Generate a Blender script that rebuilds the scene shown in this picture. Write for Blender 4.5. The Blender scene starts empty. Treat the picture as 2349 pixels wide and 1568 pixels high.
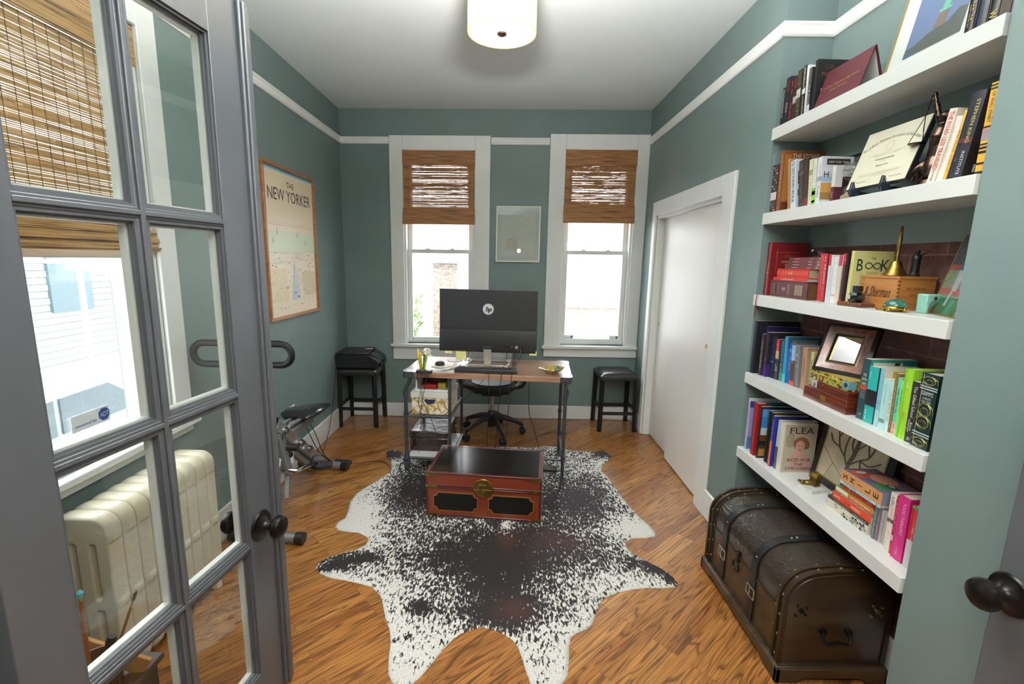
import bpy, bmesh, math, random
from mathutils import Vector, Matrix, Euler
from mathutils.geometry import delaunay_2d_cdt
rnd = random.Random(7)
S = bpy.context.scene
COL = S.collection
PI = math.pi

# ---------------------------------------------------------------- camera
FPX, YAW, PITCH, ROLL, CAMH = 1060.1, .0117, .1732, .0223, 1.6
cy, sy, cp, sp = math.cos(YAW), math.sin(YAW), math.cos(PITCH), math.sin(PITCH)
fw = Vector((sy*cp, cy*cp, -sp)); rt = Vector((cy, -sy, 0)); up = rt.cross(fw)
cr, sr = math.cos(ROLL), math.sin(ROLL)
rt, up = rt*cr+up*sr, up*cr-rt*sr
cam = bpy.data.objects.new('camera', bpy.data.cameras.new('camera'))
COL.objects.link(cam)
cam.matrix_world = Matrix(((rt.x, up.x, -fw.x, 0), (rt.y, up.y, -fw.y, 0), (rt.z, up.z, -fw.z, CAMH), (0, 0, 0, 1)))
cam.data.sensor_width = 36; cam.data.sensor_fit = 'HORIZONTAL'; cam.data.lens = FPX*36/2349
cam.data.clip_start = .02
S.camera = cam

# ---------------------------------------------------------------- world, lights, exposure
w = bpy.data.worlds.new('overcast_sky'); S.world = w; w.use_nodes = True
bg = w.node_tree.nodes['Background']; bg.inputs[0].default_value = (.93, .96, 1, 1); bg.inputs[1].default_value = 8.5
S.view_settings.view_transform = 'Standard'; S.view_settings.look = 'None'
S.view_settings.exposure = .16; S.view_settings.gamma = 1; S.view_settings.use_curve_mapping = False
def lamp(name, typ, loc, power, color=(1, 1, 1), rot=(0, 0, 0), **k):
    l = bpy.data.lights.new(name, typ); l.energy = power; l.color = color
    for a, b in k.items(): setattr(l, a, b)
    o = bpy.data.objects.new(name, l); COL.objects.link(o); o.location = loc; o.rotation_euler = rot
    return o
lamp('camera_flash', 'POINT', (.2, 0, 1.8), 6, (1, .98, .94), shadow_soft_size=.035)
lamp('hallway_fill_light', 'AREA', (0, -.3, 2.70), 46, (1, .97, .92), (math.radians(22), 0, 0), shape='RECTANGLE', size=1.4, size_y=.7)  # unseen area light added in the hallway to fill the near end of the room
lamp('bounced_flash', 'AREA', (0, 1.35, 2.36), 150, (1, .98, .95), (PI, 0, 0), shape='DISK', size=.25)
lamp('daylight_portal', 'AREA', (-.67, 4.80, 1.7), 1, rot=(-PI/2, 0, 0), shape='RECTANGLE', size=.7, size_y=1.9).data.cycles.is_portal = True
lamp('daylight_portal', 'AREA', (.86, 4.80, 1.7), 1, rot=(-PI/2, 0, 0), shape='RECTANGLE', size=.7, size_y=1.9).data.cycles.is_portal = True
lamp('daylight_portal', 'AREA', (-1.83, 1.70, 1.7), 1, rot=(0, -PI/2, 0), shape='RECTANGLE', size=1.9, size_y=1.0).data.cycles.is_portal = True

# ---------------------------------------------------------------- materials
def lin(c):
    if isinstance(c, str):
        c = [int(c[i:i+2], 16)/255 for i in (0, 2, 4)]
        c = [x/12.92 if x <= .04045 else ((x+.055)/1.055)**2.4 for x in c]
    return (c[0], c[1], c[2], 1)
MATS = {}
def mat(name, color='808080', rough=.5, metal=0, spec=.5, coat=0, emis=None, es=0, sub=0, alpha=1):
    if name in MATS: return MATS[name]
    m = bpy.data.materials.new(name); m.use_nodes = True; MATS[name] = m
    b = m.node_tree.nodes['Principled BSDF']
    b.inputs['Base Color'].default_value = lin(color); b.inputs['Roughness'].default_value = rough
    b.inputs['Metallic'].default_value = metal; b.inputs['Specular IOR Level'].default_value = spec
    b.inputs['Coat Weight'].default_value = coat; b.inputs['Coat Roughness'].default_value = .1
    if emis: b.inputs['Emission Color'].default_value = lin(emis); b.inputs['Emission Strength'].default_value = es
    if sub: b.inputs['Subsurface Weight'].default_value = sub; b.inputs['Subsurface Radius'].default_value = (.01, .01, .01)
    return m
def nodes(m): return m.node_tree.nodes, m.node_tree.links, m.node_tree.nodes['Principled BSDF']
def N(m, t, **k):
    n = m.node_tree.nodes.new('ShaderNode'+t)
    for a, b in k.items():
        if a in n.inputs.keys(): n.inputs[a].default_value = b
        else: setattr(n, a, b)
    return n
def coords(m, rot=(0, 0, 0), scale=(1, 1, 1), which='Object'):
    tc = N(m, 'TexCoord'); mp = N(m, 'Mapping'); mp.inputs['Rotation'].default_value = rot; mp.inputs['Scale'].default_value = scale
    m.node_tree.links.new(tc.outputs[which], mp.inputs[0]); return mp.outputs[0]
def ramp(m, fac, stops):
    r = N(m, 'ValToRGB'); e = r.color_ramp.elements
    while len(e) < len(stops): e.new(.5)
    for i, (p, c) in enumerate(stops): e[i].position = p; e[i].color = lin(c)
    m.node_tree.links.new(fac, r.inputs[0]); return r.outputs[0]
def mix(m, fac, a, b, mode='MIX'):
    n = N(m, 'MixRGB', blend_type=mode); L = m.node_tree.links
    for i, v in enumerate((fac, a, b)):
        if hasattr(v, 'links'): L.new(v, n.inputs[i])
        else: n.inputs[i].default_value = v if i == 0 else lin(v)
    return n.outputs[0]
def bump(m, h, strength=.3, dist=.01):
    b = N(m, 'Bump'); b.inputs['Strength'].default_value = strength; b.inputs['Distance'].default_value = dist
    L = m.node_tree.links; L.new(h, b.inputs['Height']); L.new(b.outputs[0], nodes(m)[2].inputs['Normal'])
def noisy(name, c1, c2, scale=(8, 8, 8), rough=.5, metal=0, detail=4, nb=0, lo=.35, hi=.65, coat=0, rot=(0, 0, 0), which='Object', spec=.5, bd=.005):
    if name in MATS: return MATS[name]
    m = mat(name, c1, rough, metal, spec, coat); L = m.node_tree.links
    n = N(m, 'TexNoise', Scale=1.0, Detail=detail); L.new(coords(m, rot, scale, which), n.inputs['Vector'])
    L.new(ramp(m, n.outputs[0], [(lo, c1), (hi, c2)]), nodes(m)[2].inputs['Base Color'])
    if nb: bump(m, n.outputs[0], nb, bd)
    return m
def glass(name, tint=(1, 1, 1), refl=.035, rough=0):
    if name in MATS: return MATS[name]
    m = bpy.data.materials.new(name); m.use_nodes = True; MATS[name] = m
    n, L = m.node_tree.nodes, m.node_tree.links
    n.remove(n['Principled BSDF'])
    t = n.new('ShaderNodeBsdfTransparent'); t.inputs[0].default_value = (*tint, 1)
    g = n.new('ShaderNodeBsdfGlossy'); g.inputs['Roughness'].default_value = rough
    lw = n.new('ShaderNodeLayerWeight'); lw.inputs[0].default_value = .5
    pw = n.new('ShaderNodeMath'); pw.operation = 'POWER'; pw.inputs[1].default_value = 5; L.new(lw.outputs['Facing'], pw.inputs[0])
    fr = n.new('ShaderNodeMath'); fr.operation = 'MULTIPLY_ADD'; fr.inputs[1].default_value = 1-refl; fr.inputs[2].default_value = refl; L.new(pw.outputs[0], fr.inputs[0])
    mx = n.new('ShaderNodeMixShader'); L.new(fr.outputs[0], mx.inputs[0]); L.new(t.outputs[0], mx.inputs[1]); L.new(g.outputs[0], mx.inputs[2])
    L.new(mx.outputs[0], n['Material Output'].inputs[0]); return m
def flat(c, rough=.55, coat=0):      # plain printed or painted colour
    c = c.lower(); return mat('print_'+c+('_gloss' if coat else ''), c, rough, coat=coat)

# wall paint, woodwork
def wallpaint():
    m = noisy('teal_wall_paint', '677877', '6c7d7b', (3, 3, 3), .42, spec=.4)
    L = m.node_tree.links; n = N(m, 'TexNoise', Scale=140.0, Detail=3.0); L.new(coords(m), n.inputs['Vector']); bump(m, n.outputs[0], .12, .002)
    return m
TEAL = wallpaint()
WHITE = noisy('white_gloss_paint', 'dcdedb', 'e2e3e0', (4, 4, 4), .3, nb=.05)
CEIL = noisy('ceiling_paint', 'dbe0e1', 'dfe4e5', (2, 2, 2), .8)
DOORW = noisy('closet_door_paint', 'dcd9d2', 'e0ddd6', (2, 2, 2), .35)
GREY = noisy('dark_grey_door_paint', '4d4f53', '525458', (5, 5, 5), .35)
BLACKM = mat('black_metal', '1a1a1b', .4, .3)
def floor_mat():
    m = mat('oak_strip_floor', '8a5a30', .3, coat=.25); L = m.node_tree.links
    v = coords(m, (0, 0, math.radians(-42)))
    br = N(m, 'TexBrick', offset=.37, offset_frequency=3, squash=1.0)
    for a, b in (('Scale', 1.0), ('Mortar Size', .0007), ('Mortar Smooth', .1), ('Bias', 0.0), ('Brick Width', .83), ('Row Height', .057)): br.inputs[a].default_value = b
    br.inputs['Color1'].default_value = (0, 0, 0, 1); br.inputs['Color2'].default_value = (1, 1, 1, 1); br.inputs['Mortar'].default_value = (.5, .5, .5, 1)
    L.new(v, br.inputs['Vector'])
    rb = N(m, 'SeparateColor'); L.new(br.outputs[0], rb.inputs[0])
    off = N(m, 'VectorMath', operation='MULTIPLY'); off.inputs[1].default_value = (13, 7, 5); L.new(br.outputs[0], off.inputs[0])
    add = N(m, 'VectorMath', operation='ADD'); L.new(v, add.inputs[0]); L.new(off.outputs[0], add.inputs[1])
    sc = N(m, 'Mapping'); sc.inputs['Scale'].default_value = (.55, 7.0, 1); L.new(add.outputs[0], sc.inputs[0])
    n1 = N(m, 'TexNoise', Scale=1.6, Detail=3.0, Distortion=.6); L.new(sc.outputs[0], n1.inputs['Vector'])
    mul = N(m, 'Math', operation='MULTIPLY'); mul.inputs[1].default_value = 12.0; L.new(n1.outputs[0], mul.inputs[0])
    fr = N(m, 'Math', operation='FRACT'); L.new(mul.outputs[0], fr.inputs[0])           # cathedral growth rings
    ring = ramp(m, fr.outputs[0], [(0, '3a281a'), (.12, 'a89a8c'), (.32, 'ffffff'), (.85, 'f0e8e0'), (1, '3a281a')])
    s2 = N(m, 'Mapping'); s2.inputs['Scale'].default_value = (6, 180, 1); L.new(add.outputs[0], s2.inputs[0])
    n2 = N(m, 'TexNoise', Scale=1.0, Detail=3.0); L.new(s2.outputs[0], n2.inputs['Vector'])
    base = ramp(m, rb.outputs[0], [(0, '8a5628'), (.35, 'aa763c'), (.7, '9a6430'), (1, 'ba8648')])
    c = mix(m, .72, base, ring, 'MULTIPLY')
    c = mix(m, .5, c, ramp(m, n2.outputs[0], [(.35, '6a6a6a'), (.6, 'ffffff')]), 'MULTIPLY')
    seam = ramp(m, br.outputs['Fac'], [(0, 'ffffff'), (1, '4a3020')])
    c = mix(m, .75, c, seam, 'MULTIPLY')
    L.new(c, nodes(m)[2].inputs['Base Color'])
    bump(m, n2.outputs[0], .06, .002)
    return m
FLOOR = floor_mat()
def brick_mat(name, c1, c2, mortar, w=.2, h=.068, which='Object', rot=(0, 0, 0)):
    m = mat(name, c1, .75); L = m.node_tree.links
    v = coords(m, rot)
    br = N(m, 'TexBrick'); L.new(v, br.inputs['Vector'])
    for a, b in (('Scale', 1.0), ('Mortar Size', .004), ('Mortar Smooth', .3), ('Brick Width', w), ('Row Height', h)): br.inputs[a].default_value = b
    br.inputs['Color1'].default_value = lin(c1); br.inputs['Color2'].default_value = lin(c2); br.inputs['Mortar'].default_value = lin(mortar)
    n = N(m, 'TexNoise', Scale=30.0, Detail=4.0); L.new(v, n.inputs['Vector'])
    c = mix(m, .5, br.outputs[0], ramp(m, n.outputs[0], [(.35, '777777'), (.65, 'ffffff')]), 'MULTIPLY')
    L.new(c, nodes(m)[2].inputs['Base Color']); bump(m, br.outputs['Fac'], -.5, .004); return m

# ---------------------------------------------------------------- mesh builder
TXT = {}
def text_mesh(s):
    if s in TXT: return TXT[s]
    cu = bpy.data.curves.new('t', 'FONT'); cu.body = s; cu.resolution_u = 2; cu.fill_mode = 'FRONT'
    o = bpy.data.objects.new('t', cu); COL.objects.link(o)
    dg = bpy.context.evaluated_depsgraph_get(); me = bpy.data.meshes.new_from_object(o.evaluated_get(dg))
    vs = [tuple(v.co) for v in me.vertices]; fs = [tuple(p.vertices) for p in me.polygons]
    bpy.data.objects.remove(o); bpy.data.curves.remove(cu); bpy.data.meshes.remove(me)
    TXT[s] = (vs, fs); return TXT[s]
def V(*a): return Vector(a)
class MB:
    def __init__(s): s.v, s.f, s.mi, s.M = [], [], [], Matrix()
    def add(s, vs, fs, m=0):
        b = len(s.v); s.v += [s.M @ Vector(p) for p in vs]; s.f += [tuple(i+b for i in f) for f in fs]; s.mi += [m]*len(fs); return s
    def box(s, x0, y0, z0, x1, y1, z1, m=0):
        return s.add([(x, y, z) for z in (z0, z1) for y in (y0, y1) for x in (x0, x1)],
            [(0, 2, 3, 1), (4, 5, 7, 6), (0, 1, 5, 4), (1, 3, 7, 5), (3, 2, 6, 7), (2, 0, 4, 6)], m)
    def cbox(s, c, d, m=0): return s.box(c[0]-d[0]/2, c[1]-d[1]/2, c[2]-d[2]/2, c[0]+d[0]/2, c[1]+d[1]/2, c[2]+d[2]/2, m)
    def bar(s, a, b, w, h, m=0, upv=(0, 0, 1)):
        a, b = V(*a), V(*b); d = (b-a).normalized(); u = V(*upv); r = d.cross(u)
        if r.length < 1e-4: r = d.cross(V(0, 1, 0))
        r.normalize(); u = r.cross(d); p = []
        for q in (a, b):
            for i, j in ((-1, -1), (1, -1), (1, 1), (-1, 1)): p.append(q+r*(i*w/2)+u*(j*h/2))
        return s.add(p, [(3, 2, 1, 0), (4, 5, 6, 7), (0, 1, 5, 4), (1, 2, 6, 5), (2, 3, 7, 6), (3, 0, 4, 7)], m)
    def cyl(s, a, b, r0, r1=None, n=16, m=0):
        r1 = r0 if r1 is None else r1; a, b = V(*a), V(*b); d = (b-a).normalized()
        u = d.orthogonal().normalized(); v = d.cross(u); p = []
        for q, r in ((a, r0), (b, r1)):
            for i in range(n): t = 2*PI*i/n; p.append(q+(u*math.cos(t)+v*math.sin(t))*r)
        f = [(i, (i+1) % n, n+(i+1) % n, n+i) for i in range(n)]
        return s.add(p, f+[tuple(range(n))[::-1], tuple(range(n, 2*n))], m)
    def tube(s, pts, r, n=8, m=0, closed=False):
        pts = [V(*p) for p in pts]; L = len(pts); rr = r if isinstance(r, (list, tuple)) else [r]*L
        P = []; u = None
        for i, p in enumerate(pts):
            a = pts[(i-1) % L] if closed or i > 0 else p; b = pts[(i+1) % L] if closed or i < L-1 else p
            d = (b-a).normalized(); u = d.orthogonal() if u is None else u-d*u.dot(d)
            u.normalize(); v = d.cross(u)
            for k in range(n): t = 2*PI*k/n; P.append(p+(u*math.cos(t)+v*math.sin(t))*rr[i])
        f = []
        for i in range(L if closed else L-1):
            j = (i+1) % L
            for k in range(n): f.append((i*n+k, i*n+(k+1) % n, j*n+(k+1) % n, j*n+k))
        if not closed: f += [tuple(range(n))[::-1], tuple((L-1)*n+k for k in range(n))]
        return s.add(P, f, m)
    def lathe(s, prof, c=(0, 0, 0), n=24, m=0, axis=(0, 0, 1)):
        q = V(0, 0, 1).rotation_difference(V(*axis)); c = V(*c); P = []
        for r, z in prof:
            for k in range(n): t = 2*PI*k/n; P.append(c+q @ V(r*math.cos(t), r*math.sin(t), z))
        f = []
        for i in range(len(prof)-1):
            for k in range(n): f.append((i*n+k, i*n+(k+1) % n, (i+1)*n+(k+1) % n, (i+1)*n+k))
        f += [tuple(range(n))[::-1], tuple((len(prof)-1)*n+k for k in range(n))]
        return s.add(P, f, m)
    def prism(s, poly, a, b, m=0, plane='xy'):
        def q(p, h): return {'xy': (p[0], p[1], h), 'xz': (p[0], h, p[1]), 'yz': (h, p[0], p[1])}[plane]
        n = len(poly); P = [q(p, a) for p in poly]+[q(p, b) for p in poly]
        return s.add(P, [tuple(range(n))[::-1], tuple(range(n, 2*n))]+[(i, (i+1) % n, n+(i+1) % n, n+i) for i in range(n)], m)
    def ball(s, c, r, sc=(1, 1, 1), m=0, n=14):
        k = n//2; P = [(c[0], c[1], c[2]-r*sc[2])]
        for i in range(1, k):
            a = -PI/2+PI*i/k
            for j in range(n): t = 2*PI*j/n; P.append((c[0]+r*sc[0]*math.cos(a)*math.cos(t), c[1]+r*sc[1]*math.cos(a)*math.sin(t), c[2]+r*sc[2]*math.sin(a)))
        P.append((c[0], c[1], c[2]+r*sc[2])); f = []
        for j in range(n): f.append((0, 1+(j+1) % n, 1+j)); f.append((len(P)-1, 1+(k-2)*n+j, 1+(k-2)*n+(j+1) % n))
        for i in range(k-2):
            for j in range(n): f.append((1+i*n+j, 1+i*n+(j+1) % n, 1+(i+1)*n+(j+1) % n, 1+(i+1)*n+j))
        return s.add(P, f, m)
    def poly(s, pts, m=0): return s.add(pts, [tuple(range(len(pts)))], m)
    def text(s, t, c, right, upv, length, height, m=0, shear=0):
        vs, fs = text_mesh(t)
        if not vs: return s
        xs = [v[0] for v in vs]; ys = [v[1] for v in vs]; x0, x1, y0, y1 = min(xs), max(xs), min(ys), max(ys)
        R, U, c = V(*right).normalized(), V(*upv).normalized(), V(*c)
        kx = length/max(x1-x0, 1e-6); ky = height/max(y1-y0, 1e-6)
        return s.add([c+R*((v[0]-(x0+x1)/2)*kx+shear*(v[1]-y0)*ky)+U*((v[1]-(y0+y1)/2)*ky) for v in vs], fs, m)
    def build(s, name, mats, parent=None, bevel=0, seg=2, ang=35, warp=False, world=False, loc=None, remesh=0):
        me = bpy.data.meshes.new(name); off = Vector((0, 0, 0))
        q_ = parent
        while world and q_ is not None: off = off+q_.location; q_ = q_.parent
        pts = [Vector(p) for p in s.v]
        if warp:
            for p in pts: p.z *= 1+.006*p.x
        me.from_pydata([p-off for p in pts], [], s.f)
        for m in (mats if isinstance(mats, (list, tuple)) else [mats]): me.materials.append(m)
        for p, i in zip(me.polygons, s.mi): p.material_index = i; p.use_smooth = True
        me.set_sharp_from_angle(angle=math.radians(ang))
        o = bpy.data.objects.new(name, me); COL.objects.link(o)
        if parent is not None: o.parent = parent
        if loc is not None: o.location = loc
        if bevel:
            b = o.modifiers.new('bevel', 'BEVEL'); b.width = bevel; b.segments = seg; b.limit_method = 'ANGLE'; b.angle_limit = math.radians(40); b.harden_normals = False
        if remesh:
            r = o.modifiers.new('remesh', 'REMESH'); r.mode = 'VOXEL'; r.voxel_size = remesh; r.use_smooth_shade = True
            k = o.modifiers.new('smooth', 'SMOOTH'); k.iterations = 3; k.factor = .5
        return o
def tag(o, label=None, cat=None, group=None, kind=None):
    if label: o['label'] = label
    if cat: o['category'] = cat
    if group: o['group'] = group
    if kind: o['kind'] = kind
    return o
def empty(name, loc=(0, 0, 0), rz=0, label=None, cat=None, group=None, kind=None, rot=None):
    o = bpy.data.objects.new(name, None); COL.objects.link(o); o.location = loc; o.empty_display_size = .05
    o.rotation_euler = rot if rot else (0, 0, rz)
    return tag(o, label, cat, group, kind)
def struct(name, b, mats, **k): o = b.build(name, mats, **k); o['kind'] = 'structure'; return o
def smooth_path(pts, n=8):
    pts = [V(*p) for p in pts]; P = [pts[0]]+pts+[pts[-1]]; out = []
    for i in range(1, len(P)-2):
        a, b, c, d = P[i-1:i+3]
        for k in range(n):
            t = k/n; out.append(.5*((2*b)+(c-a)*t+(2*a-5*b+4*c-d)*t*t+(3*b-a-3*c+d)*t**3))
    out.append(pts[-1]); return out

# ================================================================ ROOM SHELL
XL, XR, YB, ZC, YF = -1.60, 1.31, 4.59, 2.985, .70
AX, AY0, AY1 = 1.55, 1.335, 2.435        # alcove back, near jamb, far jamb
struct('floor', MB().box(XL-.5, -1.7, -.12, AX+.35, YB+.25, 0), FLOOR)
b = MB(); b.box(XL-.5, -1.7, ZC, AX+.35, YB+.25, ZC+.1); struct('ceiling', b, CEIL, warp=True)
def holes(b, f, u0, u1, z0, z1, hs):     # wall boxes around openings; f(u0, z0, u1, z1) adds one piece
    u = u0
    for (a, c, e, g) in sorted(hs):
        f(u, z0, a, z1); f(a, z0, c, e); f(a, g, c, z1); u = c
    f(u, z0, u1, z1)
W1, W2, W3 = (-1.012, -.332, .767, 2.617), (.522, 1.194, .772, 2.635), (1.22, 2.145, .80, 2.56)
b = MB(); holes(b, lambda a, e, c, g: b.box(a, YB, e, c, YB+.22, g), XL-.22, XR+.5, 0, ZC, [W1, W2]); struct('wall_back', b, TEAL, warp=True)
b = MB(); holes(b, lambda a, e, c, g: b.box(XL-.22, a, e, XL, c, g), YF-.12, YB, 0, ZC, [W3]); struct('wall_left', b, TEAL, warp=True)
# right wall: closet opening y 2.92..4.19, alcove 1.335..2.435, then on to the doorway
CY0, CY1, CZ = 2.905, 4.20, 2.03
b = MB(); b.box(XR, AY1, 0, XR+.10, CY0, ZC); b.box(XR, CY0, CZ, XR+.10, CY1, ZC); b.box(XR, CY1, 0, XR+.10, YB, ZC)
b.box(XR+.10, AY1, 0, AX+.1, AY1+.08, ZC)
b.box(XR, YF-.12, 0, XR+.10, AY0, ZC); b.box(XR+.10, AY0-.08, 0, AX+.1, AY0, ZC)
struct('wall_right', b, TEAL, warp=True)
b = MB(); b.box(AX, AY0, 1.70, AX+.1, AY1, ZC); struct('wall_alcove', b, TEAL)
BR = brick_mat('painted_old_brick', '5c3a35', '6e4842', '7e645c', .30, .092, rot=(0, -PI/2, -PI/2))
b = MB(); b.box(AX, AY0, 0, AX+.1, AY1-.035, 1.70); b.box(AX, AY1-.035, 0, AX+.1, AY1, 1.70, 1); struct('wall_alcove_brick', b, [BR, TEAL])
b = MB(); b.box(XR+.10, CY0-.1, 0, XR+.7, CY0-.05, CZ+.1); b.box(XR+.10, CY1+.05, 0, XR+.7, CY1+.1, CZ+.1); b.box(XR+.7, CY0-.1, 0, XR+.75, CY1+.1, CZ+.1); struct('wall_closet', b, WHITE)
# doorway wall and the hallway the camera stands in
b = MB(); b.box(XL-.22, YF-.12, 0, -.98, YF, ZC); b.box(XR-.02, YF-.12, 0, AX+.35, YF, ZC); b.box(-.98, YF-.12, 2.40, XR-.02, YF, ZC)
struct('wall_front', b, TEAL, warp=True)
b = MB(); b.box(XL-.5, -1.7, 0, XL-.4, YF-.12, ZC); b.box(AX+.25, -1.7, 0, AX+.35, YF-.12, ZC); b.box(XL-.5, -1.7, 0, AX+.35, -1.6, ZC); b.box(XL-.5, YF-.12, 0, XL-.22, YF-.02, ZC)
struct('wall_hallway', b, noisy('hallway_paint', 'd8d4ca', 'dcd8ce', (2, 2, 2), .7))
# picture rail
RP = [(0, 0), (.010, 0), (.018, .008), (.018, .020), (.012, .028), (.012, .045), (.020, .052), (.020, .062), (0, .062)]
def rail(name, a, c, nrm, z0=2.670):
    a, c, nrm = V(*a, 0), V(*c, 0), V(*nrm, 0); b = MB(); n = len(RP)
    P = [a+nrm*p+V(0, 0, z0+q) for p, q in RP]+[c+nrm*p+V(0, 0, z0+q) for p, q in RP]
    b.add(P, [tuple(range(n)), tuple(range(n, 2*n))[::-1]]+[(i, n+i, n+(i+1) % n, (i+1) % n) for i in range(n)])
    struct(name, b, WHITE, warp=True)
rail('trim_1', (XL, YF), (XL, YB), (1, 0)); rail('trim_2', (XL, YB), (-1.140, YB), (0, -1)); rail('trim_3', (-.182, YB), (.368, YB), (0, -1))
rail('trim_4', (XR, YB), (XR, AY1), (-1, 0)); rail('trim_5', (XR-.02, AY1), (AX, AY1), (0, -1)); rail('trim_6', (AX, AY1), (AX, AY0), (-1, 0)); rail('trim_7', (XR, AY0), (XR, YF), (-1, 0))
# baseboards
def base(name, x0, y0, x1, y1, h=.155, cap=None):
    b = MB(); b.box(x0, y0, 0, x1, y1, h); struct(name, b, WHITE, bevel=.006)
base('baseboard_left', XL, YF, XL+.018, YB, .185); base('baseboard_back', XL, YB-.018, XR, YB, .142)
base('baseboard_right', XR-.018, AY1, XR, 2.785, .18); base('baseboard_right_far', XR-.018, 4.285, XR, YB, .15)
base('baseboard_alcove', AX-.018, AY0, AX, AY1, .17); base('baseboard_near', XR-.018, YF, XR, AY0, .17)
# alcove support ledge under top shelf
b = MB(); b.box(AX-.02, AY0, 2.10, AX, AY1, 2.155); b.box(XR+.01, AY1-.02, 2.10, AX, AY1, 2.155); struct('trim_8', b, TEAL)

# ---------------------------------------------------------------- windows
PANE = glass('window_glass')
def window(name, frame, w, ax, wall, casing, top, sill, apron, meet, lead, stickers=()):
    # frame: local u along wall, d outward from room; ax 'x' -> back wall, 'y' -> left wall
    u0, u1, z0, z1 = w
    def bx(b, a, d0, e, c, d1, g, m=0):
        if ax == 'x': b.box(a, wall+d0, e, c, wall+d1, g, m)
        else: b.box(wall-d1, a, e, wall-d0, c, g, m)
    root = empty(name, ((u0+u1)/2, wall, 0) if ax == 'x' else (wall, (u0+u1)/2, 0), kind='structure')
    k = dict(parent=root, world=True, warp=True)
    b = MB(); c0, c1 = casing
    bx(b, u0-c0, -.022, z0-.03, u0, 0, top); bx(b, u1, -.022, z0-.03, u1+c1, 0, top); bx(b, u0, -.022, z1, u1, 0, top)
    b.build('casing', WHITE, bevel=.004, **k)
    b = MB(); bx(b, u0-.0, 0, z0, u0+.018, .2, z1); bx(b, u1-.018, 0, z0, u1, .2, z1); bx(b, u0, 0, z1-.018, u1, .2, z1); bx(b, u0, .1, z0, u1, .22, z0+.03); b.build('jamb', WHITE, **k)
    b = MB(); bx(b, u0-c0-.02, -.05, z0-.03, u1+c1+.02, 0, z0); bx(b, u0, 0, z0-.03, u1, .12, z0); b.build('sill', WHITE, bevel=.005, **k)
    b = MB(); bx(b, u0-c0, -.018, apron, u1+c1, 0, z0-.03); b.build('apron', WHITE, bevel=.003, **k)
    for nm, a, e, dep in (('sash', z0+.005, meet+.018, .05), ('sash', meet-.018, z1-.02, .09)):
        f = .045; b = MB(); bx(b, u0+.018, dep, a, u0+.018+f, dep+.035, e); bx(b, u1-.018-f, dep, a, u1-.018, dep+.035, e)
        bx(b, u0+.018+f, dep, a, u1-.018-f, dep+.035, a+(.055 if dep < .07 else .036)); bx(b, u0+.018+f, dep, e-.036, u1-.018-f, dep+.035, e)
        s = b.build(nm, WHITE, parent=root, world=True, warp=True, bevel=.003)
        b = MB(); bx(b, u0+.018+f, dep+.014, a+.03, u1-.018-f, dep+.018, e-.03); p = b.build('pane', PANE, warp=True); p.data.transform(Matrix.Translation(-root.location)); p.parent = s
    for un, du in lead:
        b = MB()
        if ax == 'x': b.cyl((u0+un, wall+.045, meet+.018), (u0+un, wall+.045, meet+.03), .012, .008); b.box(u0+un-.02, wall+.04, meet+.018, u0+un+.02, wall+.052, meet+.026)
        b.build('sash_lock', WHITE, **k)
    for (su, sz, sw, sh) in stickers:
        b = MB(); d = .06
        if ax == 'x':
            y = wall+d; b.box(su, y-.001, sz, su+sw, y, sz+sh); R = (1, 0, 0); T = lambda fx, fz, o=.0015: (su+sw*fx, y-o, sz+sh*fz)
        else:
            x = wall-d; b.box(x, su, sz, x+.001, su+sw, sz+sh); R = (0, 1, 0); T = lambda fx, fz, o=.0025: (x+o, su+sw*fx, sz+sh*fz)
        b.text('secured by', T(.36, .3), R, (0, 0, 1), sw*.55, sh*.25, 1)
        for i in range(2): pass
        cc = V(*T(.85, .52)); r = sh*.42; n = 8
        b.poly([cc+V(*R)*(r*math.cos(2*PI*(i+.5)/n))+V(0, 0, 1)*(r*math.sin(2*PI*(i+.5)/n)) for i in range(n)], 1)
        b.text('ADT', T(.85, .52, .0035), R, (0, 0, 1), r*1.5, r*.7, 0)
        b.build('security_sticker', [flat('e8ecf0'), flat('1f3f8c')], parent=root, world=True, warp=True)
    return root
window('window_1', None, W1, 'x', YB, (.125, .145), 2.747, .74, .605, 1.685, ((.22, 0), (.46, 0)))
window('window_2', None, W2, 'x', YB, (.15, .116), 2.768, .74, .655, 1.690, ((.22, 0), (.46, 0)), stickers=((.585, .832, .09, .034), (1.045, .832, .09, .034)))
window('window_3', None, W3, 'y', XL, (.11, .11), 2.70, .74, .73, 1.61, (), stickers=((1.70, .918, .17, .065),))

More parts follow.
